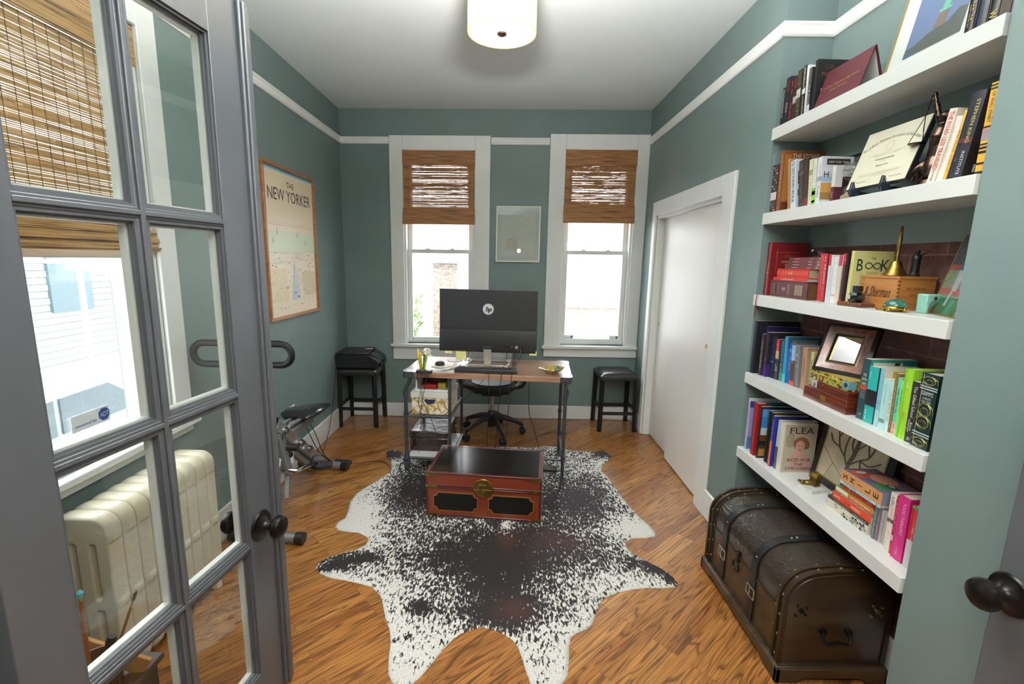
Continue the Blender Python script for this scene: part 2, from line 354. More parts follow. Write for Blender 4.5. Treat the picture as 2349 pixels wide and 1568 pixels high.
# bamboo roman shades
def bamboo(name, c1, c2, c3, sc):
    m = mat(name, c1, .55); L = m.node_tree.links
    n = N(m, 'TexNoise', Scale=1.0, Detail=4.0); L.new(coords(m, (0, 0, 0), sc), n.inputs['Vector'])
    L.new(ramp(m, n.outputs[0], [(.3, c3), (.42, c1), (.62, c2)]), nodes(m)[2].inputs['Base Color'])
    nodes(m)[2].inputs['Transmission Weight'].default_value = .0
    return m
BAMX = bamboo('bamboo_slats', '8e5c30', 'aa7840', '4a2c1a', (5, 5, 130)); BAMY = bamboo('bamboo_slats_side', '8c6a3e', 'ad8a56', '4a3422', (5, 3.5, 110))
def shade(label, ax, wall, u0, u1, zt, zb, val, fold, gap, m, group):
    root = empty('bamboo_shade', ((u0+u1)/2, wall, zb) if ax == 'x' else (wall, (u0+u1)/2, zb), label=label, cat='window shade', group=group)
    k = dict(parent=root, world=True, warp=True)
    def bx(b, a, d0, e, c, d1, g):
        if ax == 'x': b.box(a, wall+d0, e, c, wall+d1, g)
        else: b.box(wall-d1, a, e, wall-d0, c, g)
    b = MB(); z = zt-val; r = random.Random(int(u0*100))
    while z > zb+fold:
        h = r.choice((.0045, .006, .008, .011)); jog = r.uniform(-.001, .001); n = 26
        ph, am = r.uniform(0, 6), r.uniform(.0002, .0007); g_ = (gap*(.0016 if ax == 'x' else .0022)) if r.random() < gap*.6 else .0001
        st = []
        for i in range(n+1):
            u = u0+(u1-u0)*i/n; ed = 1 if 2 < i < n-2 else 0
            zt_ = z+am*math.sin(i*.7+ph)*.5; zb_ = z-h+ed*(am*math.sin(i*.5+ph*2)+(.0007 if r.random() < .2 else 0))-(0 if ed else .0012)
            for zz_ in (zt_, zb_):
                for d_ in (.004+jog, .008+jog): st.append((u, wall+d_, zz_) if ax == 'x' else (wall-d_, u, zz_))
        fs_ = []
        for i in range(n):
            p_ = i*4; q_ = p_+4; fs_ += [(p_, q_, q_+2, p_+2), (p_+1, p_+3, q_+3, q_+1), (p_, p_+1, q_+1, q_), (p_+2, q_+2, q_+3, p_+3)]
        b.add(st, fs_)
        z -= h+g_
    b.build('slats', m, **k)
    b = MB(); zz = zt
    while zz > zt-val: h = r.choice((.006, .008, .012)); bx(b, u0-.004, -.012-r.uniform(0, .003), zz-h+.0006, u1+.004, -.004, zz); zz -= h
    b.build('valance', m, **k)
    b = MB(); zz = zb+fold; i = 0
    while zz > zb:
        h = r.choice((.006, .009, .012)); t = (zb+fold-zz)/fold; bul = .028*math.sin(min(1, t*1.15)*PI*.5)+.006*math.sin(t*22)
        bx(b, u0-.006, -.006-bul, zz-h+.0006, u1+.006, .004-bul*.3, zz); zz -= h
    b.build('fold', m, **k)
    b = MB(); n = int((u1-u0)/.045)
    for i in range(1, n):
        u = u0+(u1-u0)*i/n; bx(b, u-.0008, .002, zb+fold*.6, u+.0008, .0038, zt-val)
    b.build('cord', flat('5b4428'), **k)
shade('bamboo roman shade half lowered in the back window left of the small framed map', 'x', YB-.012, -1.010, -.335, 2.612, 1.945, .125, .155, .85, BAMX, 'bamboo shades in the back windows')
shade('bamboo roman shade half lowered in the back window nearest the closet', 'x', YB-.012, .524, 1.192, 2.628, 1.975, .135, .165, .7, BAMX, 'bamboo shades in the back windows')
shade('wide bamboo roman shade seen through the glass door above the radiator window', 'y', XL-.012, 1.22, 2.143, 2.555, 1.63, .16, .12, 1.0, BAMY, 'bamboo shades in the side window')

# ---------------------------------------------------------------- closet
b = MB()
def casing_piece(b, y0, y1, z0, z1): b.box(XR-.02, y0, z0, XR, y1, z1)
b = MB(); casing_piece(b, CY0-.145, CY0, 0, 2.14); casing_piece(b, CY1, CY1+.08, 0, 2.14); casing_piece(b, CY0, CY1, CZ-.01, 2.14)
b.box(XR, CY0-.0, 0, XR+.1, CY0+.012, CZ); b.box(XR, CY1-.012, 0, XR+.1, CY1, CZ); b.box(XR, CY0, CZ-.035, XR+.1, CY1, CZ+.0)
struct('trim_9', b, WHITE, bevel=.003)
BRASS = mat('polished_brass', 'b08d3e', .25, 1); ABRASS = noisy('antique_brass', '6f5a2c', '9a8146', (30, 30, 30), .38, 1)
for nm, x, y0, y1, py in (('door_2', XR+.022, CY0+.012, 3.63, 3.02), ('door_3', XR+.062, 3.57, CY1-.012, 4.12)):
    d = struct(nm, MB().box(x, y0, .012, x+.035, y1, CZ-.036), DOORW, bevel=.002)
    q = MB(); q.lathe([(.0, -.001), (.013, -.001), (.013, .002), (.009, .001), (.009, -.0005), (0, -.0005)], (x, py, 1.068), 20, axis=(-1, 0, 0)); q.build('finger_pull', BRASS, parent=d)

# ---------------------------------------------------------------- french doors
GP = glass('french_door_glass', (.97, .98, .97), .055); KNOB = noisy('oil_rubbed_bronze', '1c1a1a', '2a2624', (20, 20, 20), .3, .7)
def knob(b, c, d):                       # rose, neck, ball
    b.lathe([(0, 0), (.048, 0), (.051, .003), (.047, .008), (.036, .010), (.030, .014), (.020, .019), (.015, .028), (.014, .038), (.018, .044), (.029, .049), (.037, .058), (.038, .068), (.034, .079), (.022, .087), (.010, .090), (0, .091)], c, 32, axis=d)
def french(name, loc, ang, wd, lites, knobx, kz, astr, flip=1):
    r = empty(name, loc, ang, kind='structure'); t = .042*flip
    zs = [.169, .652, 1.172, 1.692, 2.197]; H = 2.34; c0, c1 = .115, .641; mm = .378
    Y = lambda a: sorted((a*flip, 0))
    def bx(b, x0, y0, z0, x1, y1, z1): b.box(x0, min(y0*flip, y1*flip), z0, x1, max(y0*flip, y1*flip), z1)
    b = MB(); bx(b, 0, 0, .01, c0, .042, H); bx(b, c1, 0, .01, wd, .042, H); b.build('stile', GREY, r, bevel=.002)
    b = MB(); bx(b, c0, 0, .01, c1, .042, zs[0]); bx(b, c0, 0, zs[4], c1, .042, H); b.build('rail', GREY, r)
    b = MB()
    for z in zs[1:4]: bx(b, c0, .004, z-.013, c1, .036, z+.013); bx(b, c0, -.001, z-.006, c1, .004, z+.006)
    bx(b, mm-.013, .0045, zs[0], mm+.013, .0355, zs[4]); bx(b, mm-.006, -.0015, zs[0], mm+.006, .0045, zs[4])
    b.build('muntin', GREY, r, bevel=.002)
    cols = ((c0, mm-.013), (mm+.013, c1)); rows = [(zs[0], zs[1]-.013)]+[(zs[i]+.013, zs[i+1]-.013) for i in (1, 2)]+[(zs[3]+.013, zs[4])]
    for a, c in cols:
        for e, g in rows:
            b = MB()                     # moulded sticking on the room side
            for k0, k1, y in ((0, .007, .006), (.007, .012, .014)):
                bx(b, a+k0, y, e+k0, a+k1, .020, g-k0); bx(b, c-k1, y, e+k0, c-k0, .020, g-k0); bx(b, a+k1, y, e+k0, c-k1, .020, e+k1); bx(b, a+k1, y, g-k1, c-k1, .020, g-k0)
            b.build('sticking', GREY, r)
            b = MB(); bx(b, a+.004, .0205, e+.004, c-.004, .0235, g-.004); b.build('glass_pane', GP, r)
            b = MB(); k1 = .016
            bx(b, a, .024, e, a+k1, .0415, g); bx(b, c-k1, .024, e, c, .0415, g); bx(b, a+k1, .024, e, c-k1, .0415, e+k1); bx(b, a+k1, .024, g-k1, c-k1, .0415, g)
            b.build('glazing_bead', WHITE, r)
    if astr:
        b = MB(); bx(b, wd, -.012, .008, wd+.012, .042, H-.0); bx(b, wd+.012, -.018, .008, wd+.030, .010, H-.005); bx(b, wd+.030, -.013, .008, wd+.046, .010, H-.012); b.build('astragal', GREY, r, bevel=.004)
    if astr: b = MB(); knob(b, (knobx, 0, kz), (0, -flip, 0)); b.build('knob', KNOB, r)
    b = MB(); knob(b, (knobx, .042*flip, kz), (0, flip, 0)); b.build('knob', KNOB, r)
    return r
french('door_1', (-.9056, .7532, 0), 1.4504, .7565, 2, .695, .70, True)
french('door_4', (1.275, .262, 0), math.radians(90.5), .7565, 2, .722, .835, False)

# ================================================================ WALL ART, LAMP, OUTLET
def poster():
    r = empty('framed_poster', (XL, 3.49, 1.16), label='tall oak-framed magazine cover poster hanging on the left wall', cat='poster')
    y0, y1, z0, z1 = 3.085, 3.893, 1.158, 2.212; k = dict(parent=r, world=True)
    f = .022; b = MB(); x0, x1 = XL, XL+.028
    b.box(x0, y0, z0, x1, y1, z0+f); b.box(x0, y0, z1-f, x1, y1, z1); b.box(x0, y0, z0+f, x1, y0+f, z1-f); b.box(x0, y1-f, z0+f, x1, y1, z1-f)
    b.build('frame', noisy('oak_frame', '8a5a34', 'a06e44', (20, 4, 60), .45), bevel=.003, **k)
    b = MB(); x = XL+.012; b.box(XL+.002, y0+f, z0+f, x, y1-f, z1-f)
    W, H = y1-y0-2*f, z1-z0-2*f; Y = lambda u: y0+f+W*u; Z = lambda v: z0+f+H*v; n = [1]
    def q(u0, v0, u1, v1, m, u2=None, u3=None):
        n[0] += 1; xx = x+.0003*min(n[0], 6)+.0001
        b.poly([(xx, Y(u0), Z(v0)), (xx, Y(u1), Z(v0)), (xx, Y(u1 if u2 is None else u2), Z(v1)), (xx, Y(u0 if u3 is None else u3), Z(v1))], m)
    q(0, .984, 1, 1, 2); q(0, .972, 1, .984, 3); q(0, .52, 1, .985-.03, 4)
    q(0, .44, 1, .585, 5); q(0, .64, 1, .643, 6); q(0, .625, 1, .627, 7)
    n[0] = 2; q(0, .585, 1, .622, 9); q(.02, .10, .36, .33, 8, .34, .02); q(.70, .12, .98, .30, 9, .98, .66); q(.44, .10, .60, .36, 10, .52, .50)
    rr = random.Random(3); n[0] = 5
    for i in range(150):
        u, v = rr.random()*.94+.03, rr.random()*.40+.04; s = rr.choice((.004, .007, .012)); q(u, v, u+s*rr.choice((1, 2, 3)), v+s*.6, rr.choice((7, 7, 11, 11, 6)))
    for i in range(26): v = .36+.003*i; u = rr.random()*.7; q(u, v, u+rr.random()*.28, v+.0012, 11)
    for u, v in ((.18, .56), (.58, .55), (.75, .50), (.1, .5)): q(u, v, u+.035, v+.045, 11, u+.022, u+.012)
    b.text('THE', (x+.0022, Y(.50), Z(.905)), (0, 1, 0), (0, 0, 1), W*.15, H*.040, 1)
    b.text('NEW YORKER', (x+.0022, Y(.50), Z(.828)), (0, 1, 0), (0, 0, 1), W*.86, H*.080, 1)
    b.build('print', [flat('e6d6ba', .4)]+[flat(c, .4) for c in ('2a2420', '5f98ac', 'b4c8c6', 'e0cdae', 'c9cfae', 'd79a80', '8f8a86', 'dcc99e', 'd6c4a2', 'bcc8d4', 'a8a29a')], **k)
poster()
def small_map():
    r = empty('framed_map', (.09, YB, 1.6), label='small white-framed grey city map hanging between the two back windows', cat='framed picture')
    x0, x1, z0, z1 = -.124, .303, 1.590, 2.117; k = dict(parent=r, world=True, warp=True); f = .013; y0 = YB-.02
    b = MB(); b.box(x0, y0, z0, x1, YB, z0+f); b.box(x0, y0, z1-f, x1, YB, z1); b.box(x0, y0, z0+f, x0+f, YB, z1-f); b.box(x1-f, y0, z0+f, x1, YB, z1-f); b.build('frame', mat('cream_frame', 'ecebdc', .4), bevel=.002, **k)
    b = MB(); b.box(x0+f, YB-.012, z0+f, x1-f, YB-.001, z1-f)
    X = lambda u: x0+f+(x1-x0-2*f)*u; Z = lambda v: z0+f+(z1-z0-2*f)*v; y = YB-.0125; rr = random.Random(5)
    b.poly([(X(.09), y, Z(.10)), (X(.91), y, Z(.10)), (X(.91), y, Z(.90)), (X(.09), y, Z(.90))], 1)
    b.poly([(X(.0), y-.0002, Z(.475)), (X(1), y-.0002, Z(.475)), (X(1), y-.0002, Z(.49)), (X(0), y-.0002, Z(.49))], 0)
    for i in range(130):
        u, v = .1+rr.random()*.74, .11+rr.random()*.75; w_, h_ = rr.choice(((.05, .003), (.002, .05), (.09, .002), (.002, .08), (.012, .012)))
        b.poly([(X(u), y-.0004, Z(v)), (X(min(u+w_, .9)), y-.0004, Z(v+w_*.3)), (X(min(u+w_, .9)), y-.0004, Z(min(.89, v+h_+w_*.3))), (X(u), y-.0004, Z(min(.89, v+h_)))], rr.choice((2, 2, 2, 3, 4)))
    b.poly([(X(.22), y-.0003, Z(.20)), (X(.48), y-.0003, Z(.20)), (X(.50), y-.0003, Z(.42)), (X(.22), y-.0003, Z(.44))], 5)
    b.build('print', [flat('c0c3c2'), flat('cccdc6'), flat('a3a49e'), flat('8a8b84'), flat('b89a8a'), flat('c4bcb0')], **k)
    b = MB(); b.box(x0+f, YB-.0165, z0+f, x1-f, YB-.0145, z1-f); b.build('glass', glass('picture_glass', (.96, .97, .96)), **k)
small_map()

def ceiling_lamp():
    cx, cy_, zt = -.052, 2.413, 2.985*(1-.0003); zb, R = 2.662, .163
    r = empty('ceiling_lamp', (cx, cy_, zb), label='round drum ceiling lamp with glowing cream shade and bronze finial', cat='ceiling lamp')
    SH = mat('lamp_shade_fabric', 'efe2bd', .8, emis='ffe7a4', es=.62); DF = mat('lamp_diffuser', 'f4efe0', .6, emis='fffae4', es=1.25)
    b = MB(); h = zt-zb
    P = [(R, 0), (R, h*.86), (R-.003, h*.86), (R-.003, 0)]; n = 64
    b.add([(r_*math.cos(2*PI*k/n), r_*math.sin(2*PI*k/n), z) for r_, z in P for k in range(n)], [(i*n+k, i*n+(k+1) % n, ((i+1) % 4)*n+(k+1) % n, ((i+1) % 4)*n+k) for i in range(4) for k in range(n)])
    b.build('shade', SH, r)
    b = MB(); b.lathe([(0, .006), (R-.004, .006), (R-.004, .010), (0, .010)], n=64); b.build('diffuser', DF, r)
    b = MB(); b.add([(r_*math.cos(2*PI*k/n), r_*math.sin(2*PI*k/n), z) for r_, z in ((R+.0006, 0), (R+.0006, .012), (R-.006, .012), (R-.006, 0)) for k in range(n)], [(i*n+k, i*n+(k+1) % n, ((i+1) % 4)*n+(k+1) % n, ((i+1) % 4)*n+k) for i in range(4) for k in range(n)]); b.build('trim_ring', mat('lamp_trim', 'cfc4a4', .7, emis='ffeec0', es=.25), r)
    b = MB(); b.lathe([(0, -.010), (.014, -.010), (.022, -.006), (.023, 0), (.008, .004), (.006, .012), (0, .012)], n=28); b.build('finial', mat('bronze_finial', '5a4236', .35, .8), r)
    b = MB(); b.lathe([(.06, h*.86), (.065, h-.004), (0, h-.004)], n=32); b.cyl((0, 0, .01), (0, 0, h*.9), .006); b.build('canopy', mat('lamp_canopy', 'b9b2a0', .5), r)
ceiling_lamp()
lamp('ceiling_lamp_bulb', 'POINT', (-.052, 2.413, 2.80), 16, (1, .86, .62), shadow_soft_size=.04)

def outlet():
    r = empty('wall_outlet', (XL, 3.35, .43), label='white wall outlet plate with two black plugs above the left baseboard', cat='outlet')
    k = dict(parent=r, world=True); b = MB(); b.box(XL, 3.275, .375, XL+.006, 3.375, .50); b.build('cover_plate', mat('outlet_plastic', 'e2e0d8', .35), bevel=.003, **k)
    b = MB(); b.box(XL+.006, 3.29, .38, XL+.035, 3.36, .43); b.build('adapter', mat('outlet_plastic'), bevel=.004, **k)
    b = MB(); b.box(XL+.006, 3.31, .45, XL+.035, 3.345, .475); b.build('plug', BLACKM, bevel=.003, **k); b = MB(); b.box(XL+.035, 3.31, .395, XL+.06, 3.34, .415); b.build('plug', BLACKM, bevel=.003, **k)
outlet()

# ================================================================ COWHIDE RUG
OUT = [(-0.989, 3.658), (-0.954, 3.711), (-0.894, 3.697), (-0.823, 3.631), (-0.592, 3.574), (-0.423, 3.771), (-0.137, 3.813), (0.272, 3.82), (0.362, 3.85), (0.435, 3.846), (0.571, 3.76), (0.728, 3.749), (0.863, 3.773), (0.895, 3.67), (0.855, 3.569), (0.79, 3.487), (0.756, 3.38), (0.787, 3.282), (0.803, 3.123), (0.823, 2.956), (0.852, 2.804), (0.879, 2.704), (0.91, 2.629), (0.926, 2.549), (0.907, 2.505), (0.848, 2.49), (0.767, 2.485), (0.713, 2.447), (0.709, 2.394), (0.729, 2.341), (0.792, 2.269), (0.847, 2.215), (0.885, 2.156), (0.895, 2.099), (0.873, 2.074), (0.815, 2.063), (0.731, 2.065), (0.652, 2.052), (0.571, 2.026), (0.498, 1.99), (0.47, 1.951), (0.443, 1.897), (0.411, 1.826), (0.384, 1.797), (0.328, 1.768), (0.303, 1.745), (0.289, 1.696), (0.28, 1.63), (0.265, 1.56), (0.234, 1.516), (0.199, 1.488), (0.148, 1.481), (0.119, 1.521), (0.102, 1.581), (0.09, 1.635), (0.074, 1.693), (0.05, 1.732), (0.006, 1.767), (-0.045, 1.79), (-0.079, 1.799), (-0.119, 1.789), (-0.175, 1.76), (-0.207, 1.723), (-0.236, 1.68), (-0.258, 1.638), (-0.284, 1.591), (-0.308, 1.545), (-0.335, 1.516), (-0.362, 1.495), (-0.413, 1.522), (-0.436, 1.558), (-0.452, 1.627), (-0.464, 1.711), (-0.488, 1.782), (-0.524, 1.849), (-0.557, 1.932), (-0.583, 1.986), (-0.64, 2.043), (-0.705, 2.066), (-0.787, 2.089), (-0.869, 2.105), (-0.931, 2.136), (-0.973, 2.181), (-0.968, 2.229), (-0.932, 2.272), (-0.879, 2.302), (-0.816, 2.333), (-0.775, 2.38), (-0.77, 2.436), (-0.79, 2.46), (-0.851, 2.501), (-0.913, 2.508), (-0.977, 2.523), (-1.01, 2.557), (-1.009, 2.612), (-0.982, 2.65), (-0.994, 2.748), (-1.018, 2.852), (-1.01, 2.964), (-0.971, 3.062), (-0.916, 3.165), (-0.871, 3.275), (-0.867, 3.361), (-0.904, 3.481), (-0.961, 3.575)]
def rug():
    b = OUT; n = len(b); xs = [p[0] for p in b]; ys = [p[1] for p in b]
    def inside(x, y):
        c = False
        for i in range(n):
            (x0, y0), (x1, y1) = b[i], b[(i+1) % n]
            if (y0 > y) != (y1 > y) and x < (x1-x0)*(y-y0)/(y1-y0)+x0: c = not c
        return c
    def edge(x, y):
        m = 9
        for i in range(n):
            (x0, y0), (x1, y1) = b[i], b[(i+1) % n]; dx, dy = x1-x0, y1-y0; t = max(0, min(1, ((x-x0)*dx+(y-y0)*dy)/(dx*dx+dy*dy+1e-12)))
            m = min(m, math.hypot(x-x0-t*dx, y-y0-t*dy))
        return m
    pts = [Vector(p) for p in b]; s = .022; y = min(ys)
    while y < max(ys):
        x = min(xs)
        while x < max(xs):
            px, py = x+rnd.uniform(-.004, .004), y+rnd.uniform(-.004, .004)
            if inside(px, py) and edge(px, py) > .010: pts.append(Vector((px, py)))
            x += s
        y += s
    vs, es, fs, *_ = delaunay_2d_cdt(pts, [], [list(range(n))], 1, 1e-6)
    # dark (+) and light (-) patches of the hide: x, y, radius x, radius y, amount
    BL = [(.02, 2.36, .40, .20, .62), (.0, 2.02, .14, .28, .42), (-.05, 2.10, .32, .16, .22), (-.06, 1.86, .14, .10, .35), (.12, 1.90, .10, .08, .28), (-.32, 2.28, .2, .09, .2),
          (-.62, 2.98, .22, .28, .45), (-.40, 3.2, .3, .3, .2), (.60, 2.88, .20, .22, .34), (.42, 3.05, .2, .35, .25), (.30, 2.5, .2, .12, .18), (-.38, 1.915, .045, .04, .75), (.52, 1.955, .06, .035, .62), (.6, 2.0, .05, .03, .4),
          (-.88, 2.20, .10, .05, .8), (-.78, 2.27, .12, .05, .65), (.83, 2.21, .07, .05, .6), (.88, 2.12, .05, .04, .75), (.74, 2.24, .09, .04, .35), (.84, 3.70, .09, .06, .7), (-.93, 3.62, .10, .09, .65), (.55, 2.35, .25, .12, .12),
          (-.45, 1.72, .03, .015, .6), (-.40, 1.735, .02, .02, .5), (.0, 2.85, .5, .25, .35), (.68, 3.2, .10, .12, .2),
          (-.93, 2.60, .16, .34, -.62), (-.86, 2.10, .12, .05, -.35), (.85, 2.58, .16, .10, -.62), (.02, 2.60, .03, .06, -.62), (.01, 2.15, .02, .06, -.35), (-.40, 1.64, .16, .16, -.25), (.26, 1.62, .18, .16, -.2), (-.55, 2.0, .12, .14, -.12), (.7, 2.12, .25, .06, -.2),
          (.72, 2.80, .10, .18, -.1), (.1, 3.6, .5, .1, .1)]
    me = bpy.data.meshes.new('cowhide_rug'); V3 = []
    for v in vs:
        e = edge(v.x, v.y); V3.append((v.x, v.y, .0035+.0022*min(1, e/.012)+.0012*math.sin(v.x*9)*math.sin(v.y*7)*min(1, e/.05)))
    nv = len(V3); V3 += [(b[i][0], b[i][1], .0004) for i in range(n)]
    F = [tuple(f) if True else f for f in fs]; F = [f if (V3[f[0]][0]*(V3[f[1]][1]-V3[f[2]][1])+V3[f[1]][0]*(V3[f[2]][1]-V3[f[0]][1])+V3[f[2]][0]*(V3[f[0]][1]-V3[f[1]][1])) > 0 else f[::-1] for f in F]
    F += [(i, (i+1) % n, nv+(i+1) % n, nv+i) for i in range(n)]
    me.from_pydata(V3, [], F)
    ca = me.color_attributes.new('hide', 'FLOAT_COLOR', 'POINT')
    for i, v in enumerate(me.vertices):
        x, y = v.co.x, v.co.y; d = .435
        for bx, by, rx, ry, a in BL: d += .66*a*math.exp(-((x-bx)/rx)**2-((y-by)/ry)**2)
        e = edge(x, y); d -= .16*math.exp(-e/.035) if not (y > 3.55 or (abs(x) > .7 and 2.12 < y < 2.32)) else 0
        br = math.exp(-((x-.06)/.10)**2-((y-1.9)/.07)**2)+math.exp(-((x-.02)/.05)**2-((y-2.45)/.10)**2)+.8*math.exp(-((x+.1)/.9)**2-((y-3.7)/.18)**2)+.7*math.exp(-((x-.3)/.2)**2-((y-2.45)/.12)**2)
        ca.data[i].color = (max(0, min(1, d)), max(0, min(1, br)), 0, 1)
    m = mat('cowhide', 'ffffff', .65, spec=.25); L = m.node_tree.links
    at = N(m, 'VertexColor', layer_name='hide'); sp_ = N(m, 'SeparateColor'); L.new(at.outputs[0], sp_.inputs[0])
    v = coords(m, (0, 0, 0), (85, 36, 1)); n1 = N(m, 'TexNoise', Scale=1.0, Detail=2.0, Roughness=.6, Distortion=.6); L.new(v, n1.inputs['Vector'])
    v2 = coords(m, (0, 0, 0), (14, 12, 1)); n2 = N(m, 'TexNoise', Scale=1.0, Detail=3.0); L.new(v2, n2.inputs['Vector'])
    a = N(m, 'Math', operation='MULTIPLY_ADD'); L.new(n2.outputs[0], a.inputs[0]); a.inputs[1].default_value = .55; n4 = N(m, 'Math', operation='MULTIPLY_ADD'); L.new(n1.outputs[0], n4.inputs[0]); n4.inputs[1].default_value = 1.65; n4.inputs[2].default_value = -.51; L.new(n4.outputs[0], a.inputs[2])
    s1 = N(m, 'Math', operation='ADD'); L.new(a.outputs[0], s1.inputs[0]); L.new(sp_.outputs[0], s1.inputs[1])
    dark = ramp(m, s1.outputs[0], [(.0, '000000'), (1, 'ffffff')]); mr = N(m, 'MapRange'); mr.inputs['From Min'].default_value = .98; mr.inputs['From Max'].default_value = 1.12; L.new(s1.outputs[0], mr.inputs[0])
    bc = mix(m, sp_.outputs[1], '231f20', '3c2820')
    n3 = N(m, 'TexNoise', Scale=1.0, Detail=2.0); L.new(coords(m, (0, 0, 0), (260, 80, 1)), n3.inputs['Vector'])
    wc = mix(m, .5, 'd3d1ca', ramp(m, n3.outputs[0], [(.3, 'a8a49c'), (.6, 'ffffff')]), 'MULTIPLY')
    L.new(mix(m, mr.outputs[0], wc, bc), nodes(m)[2].inputs['Base Color']); bump(m, n3.outputs[0], .25, .003)
    me.materials.append(m)
    for p in me.polygons: p.use_smooth = True
    o = bpy.data.objects.new('cowhide_rug', me); COL.objects.link(o); tag(o, 'black and white speckled cowhide rug spread on the wood floor', 'rug')
rug()

# ================================================================ LACQUERED TRUNK IN FRONT OF THE DESK
def lac_trunk():
    r = empty('lacquered_trunk', (-.106, 2.885, .0057), math.radians(-5.6), label='red and black lacquered leather trunk with round brass lock on the cowhide rug', cat='trunk')
    w_, d, h, hl = .715, .43, .195, .285; x0, x1, y0, y1 = -w_/2, w_/2, -d/2, d/2
    RED = noisy('red_lacquer_leather', '622410', '762f15', (60, 60, 60), .3, coat=.4, nb=.1); DR = mat('dark_red_edge', '4a1512', .3, coat=.5); BK = noisy('black_lacquer', '0e0a08', '150f0c', (12, 12, 12), .24, coat=.12, spec=.35); GO = mat('gold_outline', '9a6a34', .4, .4)
    # woven diamond pattern of the red leather
    L = RED.node_tree.links; vv = coords(RED, (0, PI/4, 0), (95, 95, 95)); ck = N(RED, 'TexChecker', Scale=1.0); L.new(vv, ck.inputs[0]); ck.inputs[1].default_value = lin('62240f'); ck.inputs[2].default_value = lin('742e14'); L.new(ck.outputs[0], nodes(RED)[2].inputs['Base Color'])
    def face(b, z0, z1): b.box(x0, y0, z0, x1, y1, z1)
    b = MB(); b.box(x0, y0, 0, x1, y1, h); b.build('body', [RED], r, bevel=.004)
    b = MB(); b.box(x0-.003, y0-.003, h+.002, x1+.003, y1+.003, hl); b.build('lid', RED, r, bevel=.006)
    b = MB(); b.box(x0+.018, y0+.018, hl, x1-.018, y1-.018, hl+.0025); b.build('lid_panel', BK, r)
    b = MB()
    for (a, c, e, g, z, zz) in ((x0-.005, x1+.005, y0-.005, y0+.016, hl-.010, hl+.004), (x0-.005, x1+.005, y1-.016, y1+.005, hl-.010, hl+.004), (x0-.005, x0+.016, y0+.016, y1-.016, hl-.010, hl+.004), (x1-.016, x1+.005, y0+.016, y1-.016, hl-.010, hl+.004)): b.box(a, e, z, c, g, zz)
    for z, t in ((h-.010, .011), (h+.003, .011), (0, .012)):
        b.box(x0-.006, y0-.006, z, x1+.006, y0+.003, z+t); b.box(x0-.006, y1-.003, z, x1+.006, y1+.006, z+t); b.box(x0-.006, y0, z, x0+.003, y1, z+t); b.box(x1-.003, y0, z, x1+.006, y1, z+t)
    for x in (x0-.004, x1-.008):
        for y in (y0-.004, y1-.008): b.box(x, y, .01, x+.012, y+.012, hl-.005)
    b.build('edging', DR, r, bevel=.002)
    def notched(cx, cz, W, H, c):
        P = []; k = 5
        for sx, sz, a0 in ((1, 1, 270), (-1, 1, 0), (-1, -1, 90), (1, -1, 180)):
            for i in range(k+1):
                a = math.radians(a0-90*i/k); P.append((cx+sx*W/2+c*math.cos(a)*1., cz+sz*H/2+c*math.sin(a)*1.))
        return P
    for cx in (-.175, .175):
        b = MB(); P = []
        for W, H, c, y, m in ((.285, .125, .026, y0-.0022, 1), (.275, .115, .026, y0-.0034, 0)):
            pts = []; k = 6
            for sx, sz in ((1, 1), (-1, 1), (-1, -1), (1, -1)):
                for i in range(k+1):
                    t = i/k*PI/2; a, e = (math.cos(t), math.sin(t)) if sx*sz < 0 else (math.sin(t), math.cos(t))
                    # concave quarter circle centred on the corner
                    pts.append((cx+sx*(W/2-c*a), .098+sz*(H/2-c*e)))
            b.prism(pts, y0, y, m, 'xz')
        b.build('front_panel', [mat('black_panel_leather', '0f0c09', .5, spec=.3), GO], r)
    for sx in (-1, 1):
        for z in (hl-.012, h+.004, .006):
            b = MB(); L_ = .075; xa = sx*(w_/2+.008); xb = sx*(w_/2-L_+.0)
            b.prism([(xa, z-.007), (xb+sx*.02, z-.009), (xb, z), (xb+sx*.02, z+.009), (xa, z+.009)], y0-.0085, y0-.003, 0, 'xz')
            b.box(min(xa, xa-sx*.002), y0-.0085, z-.007, max(xa, xa-sx*.002), y0+.03, z+.009)
            b.build('corner_bracket', ABRASS, r)
    b = MB(); b.lathe([(0, 0), (.058, 0), (.060, .002), (.057, .005), (.050, .004), (0, .005)], (0, y0-.006, h+.010), 40, axis=(0, -1, 0)); b.box(-.025, y0-.018, h+.028, .022, y0-.008, h+.034)
    b.box(-.058, y0-.0125, h-.001, .058, y0-.0108, h+.001); b.cyl((0, y0-.011, h-.018), (0, y0-.0135, h-.018), .005)
    b.build('lock_plate', ABRASS, r, bevel=.0008)
lac_trunk()

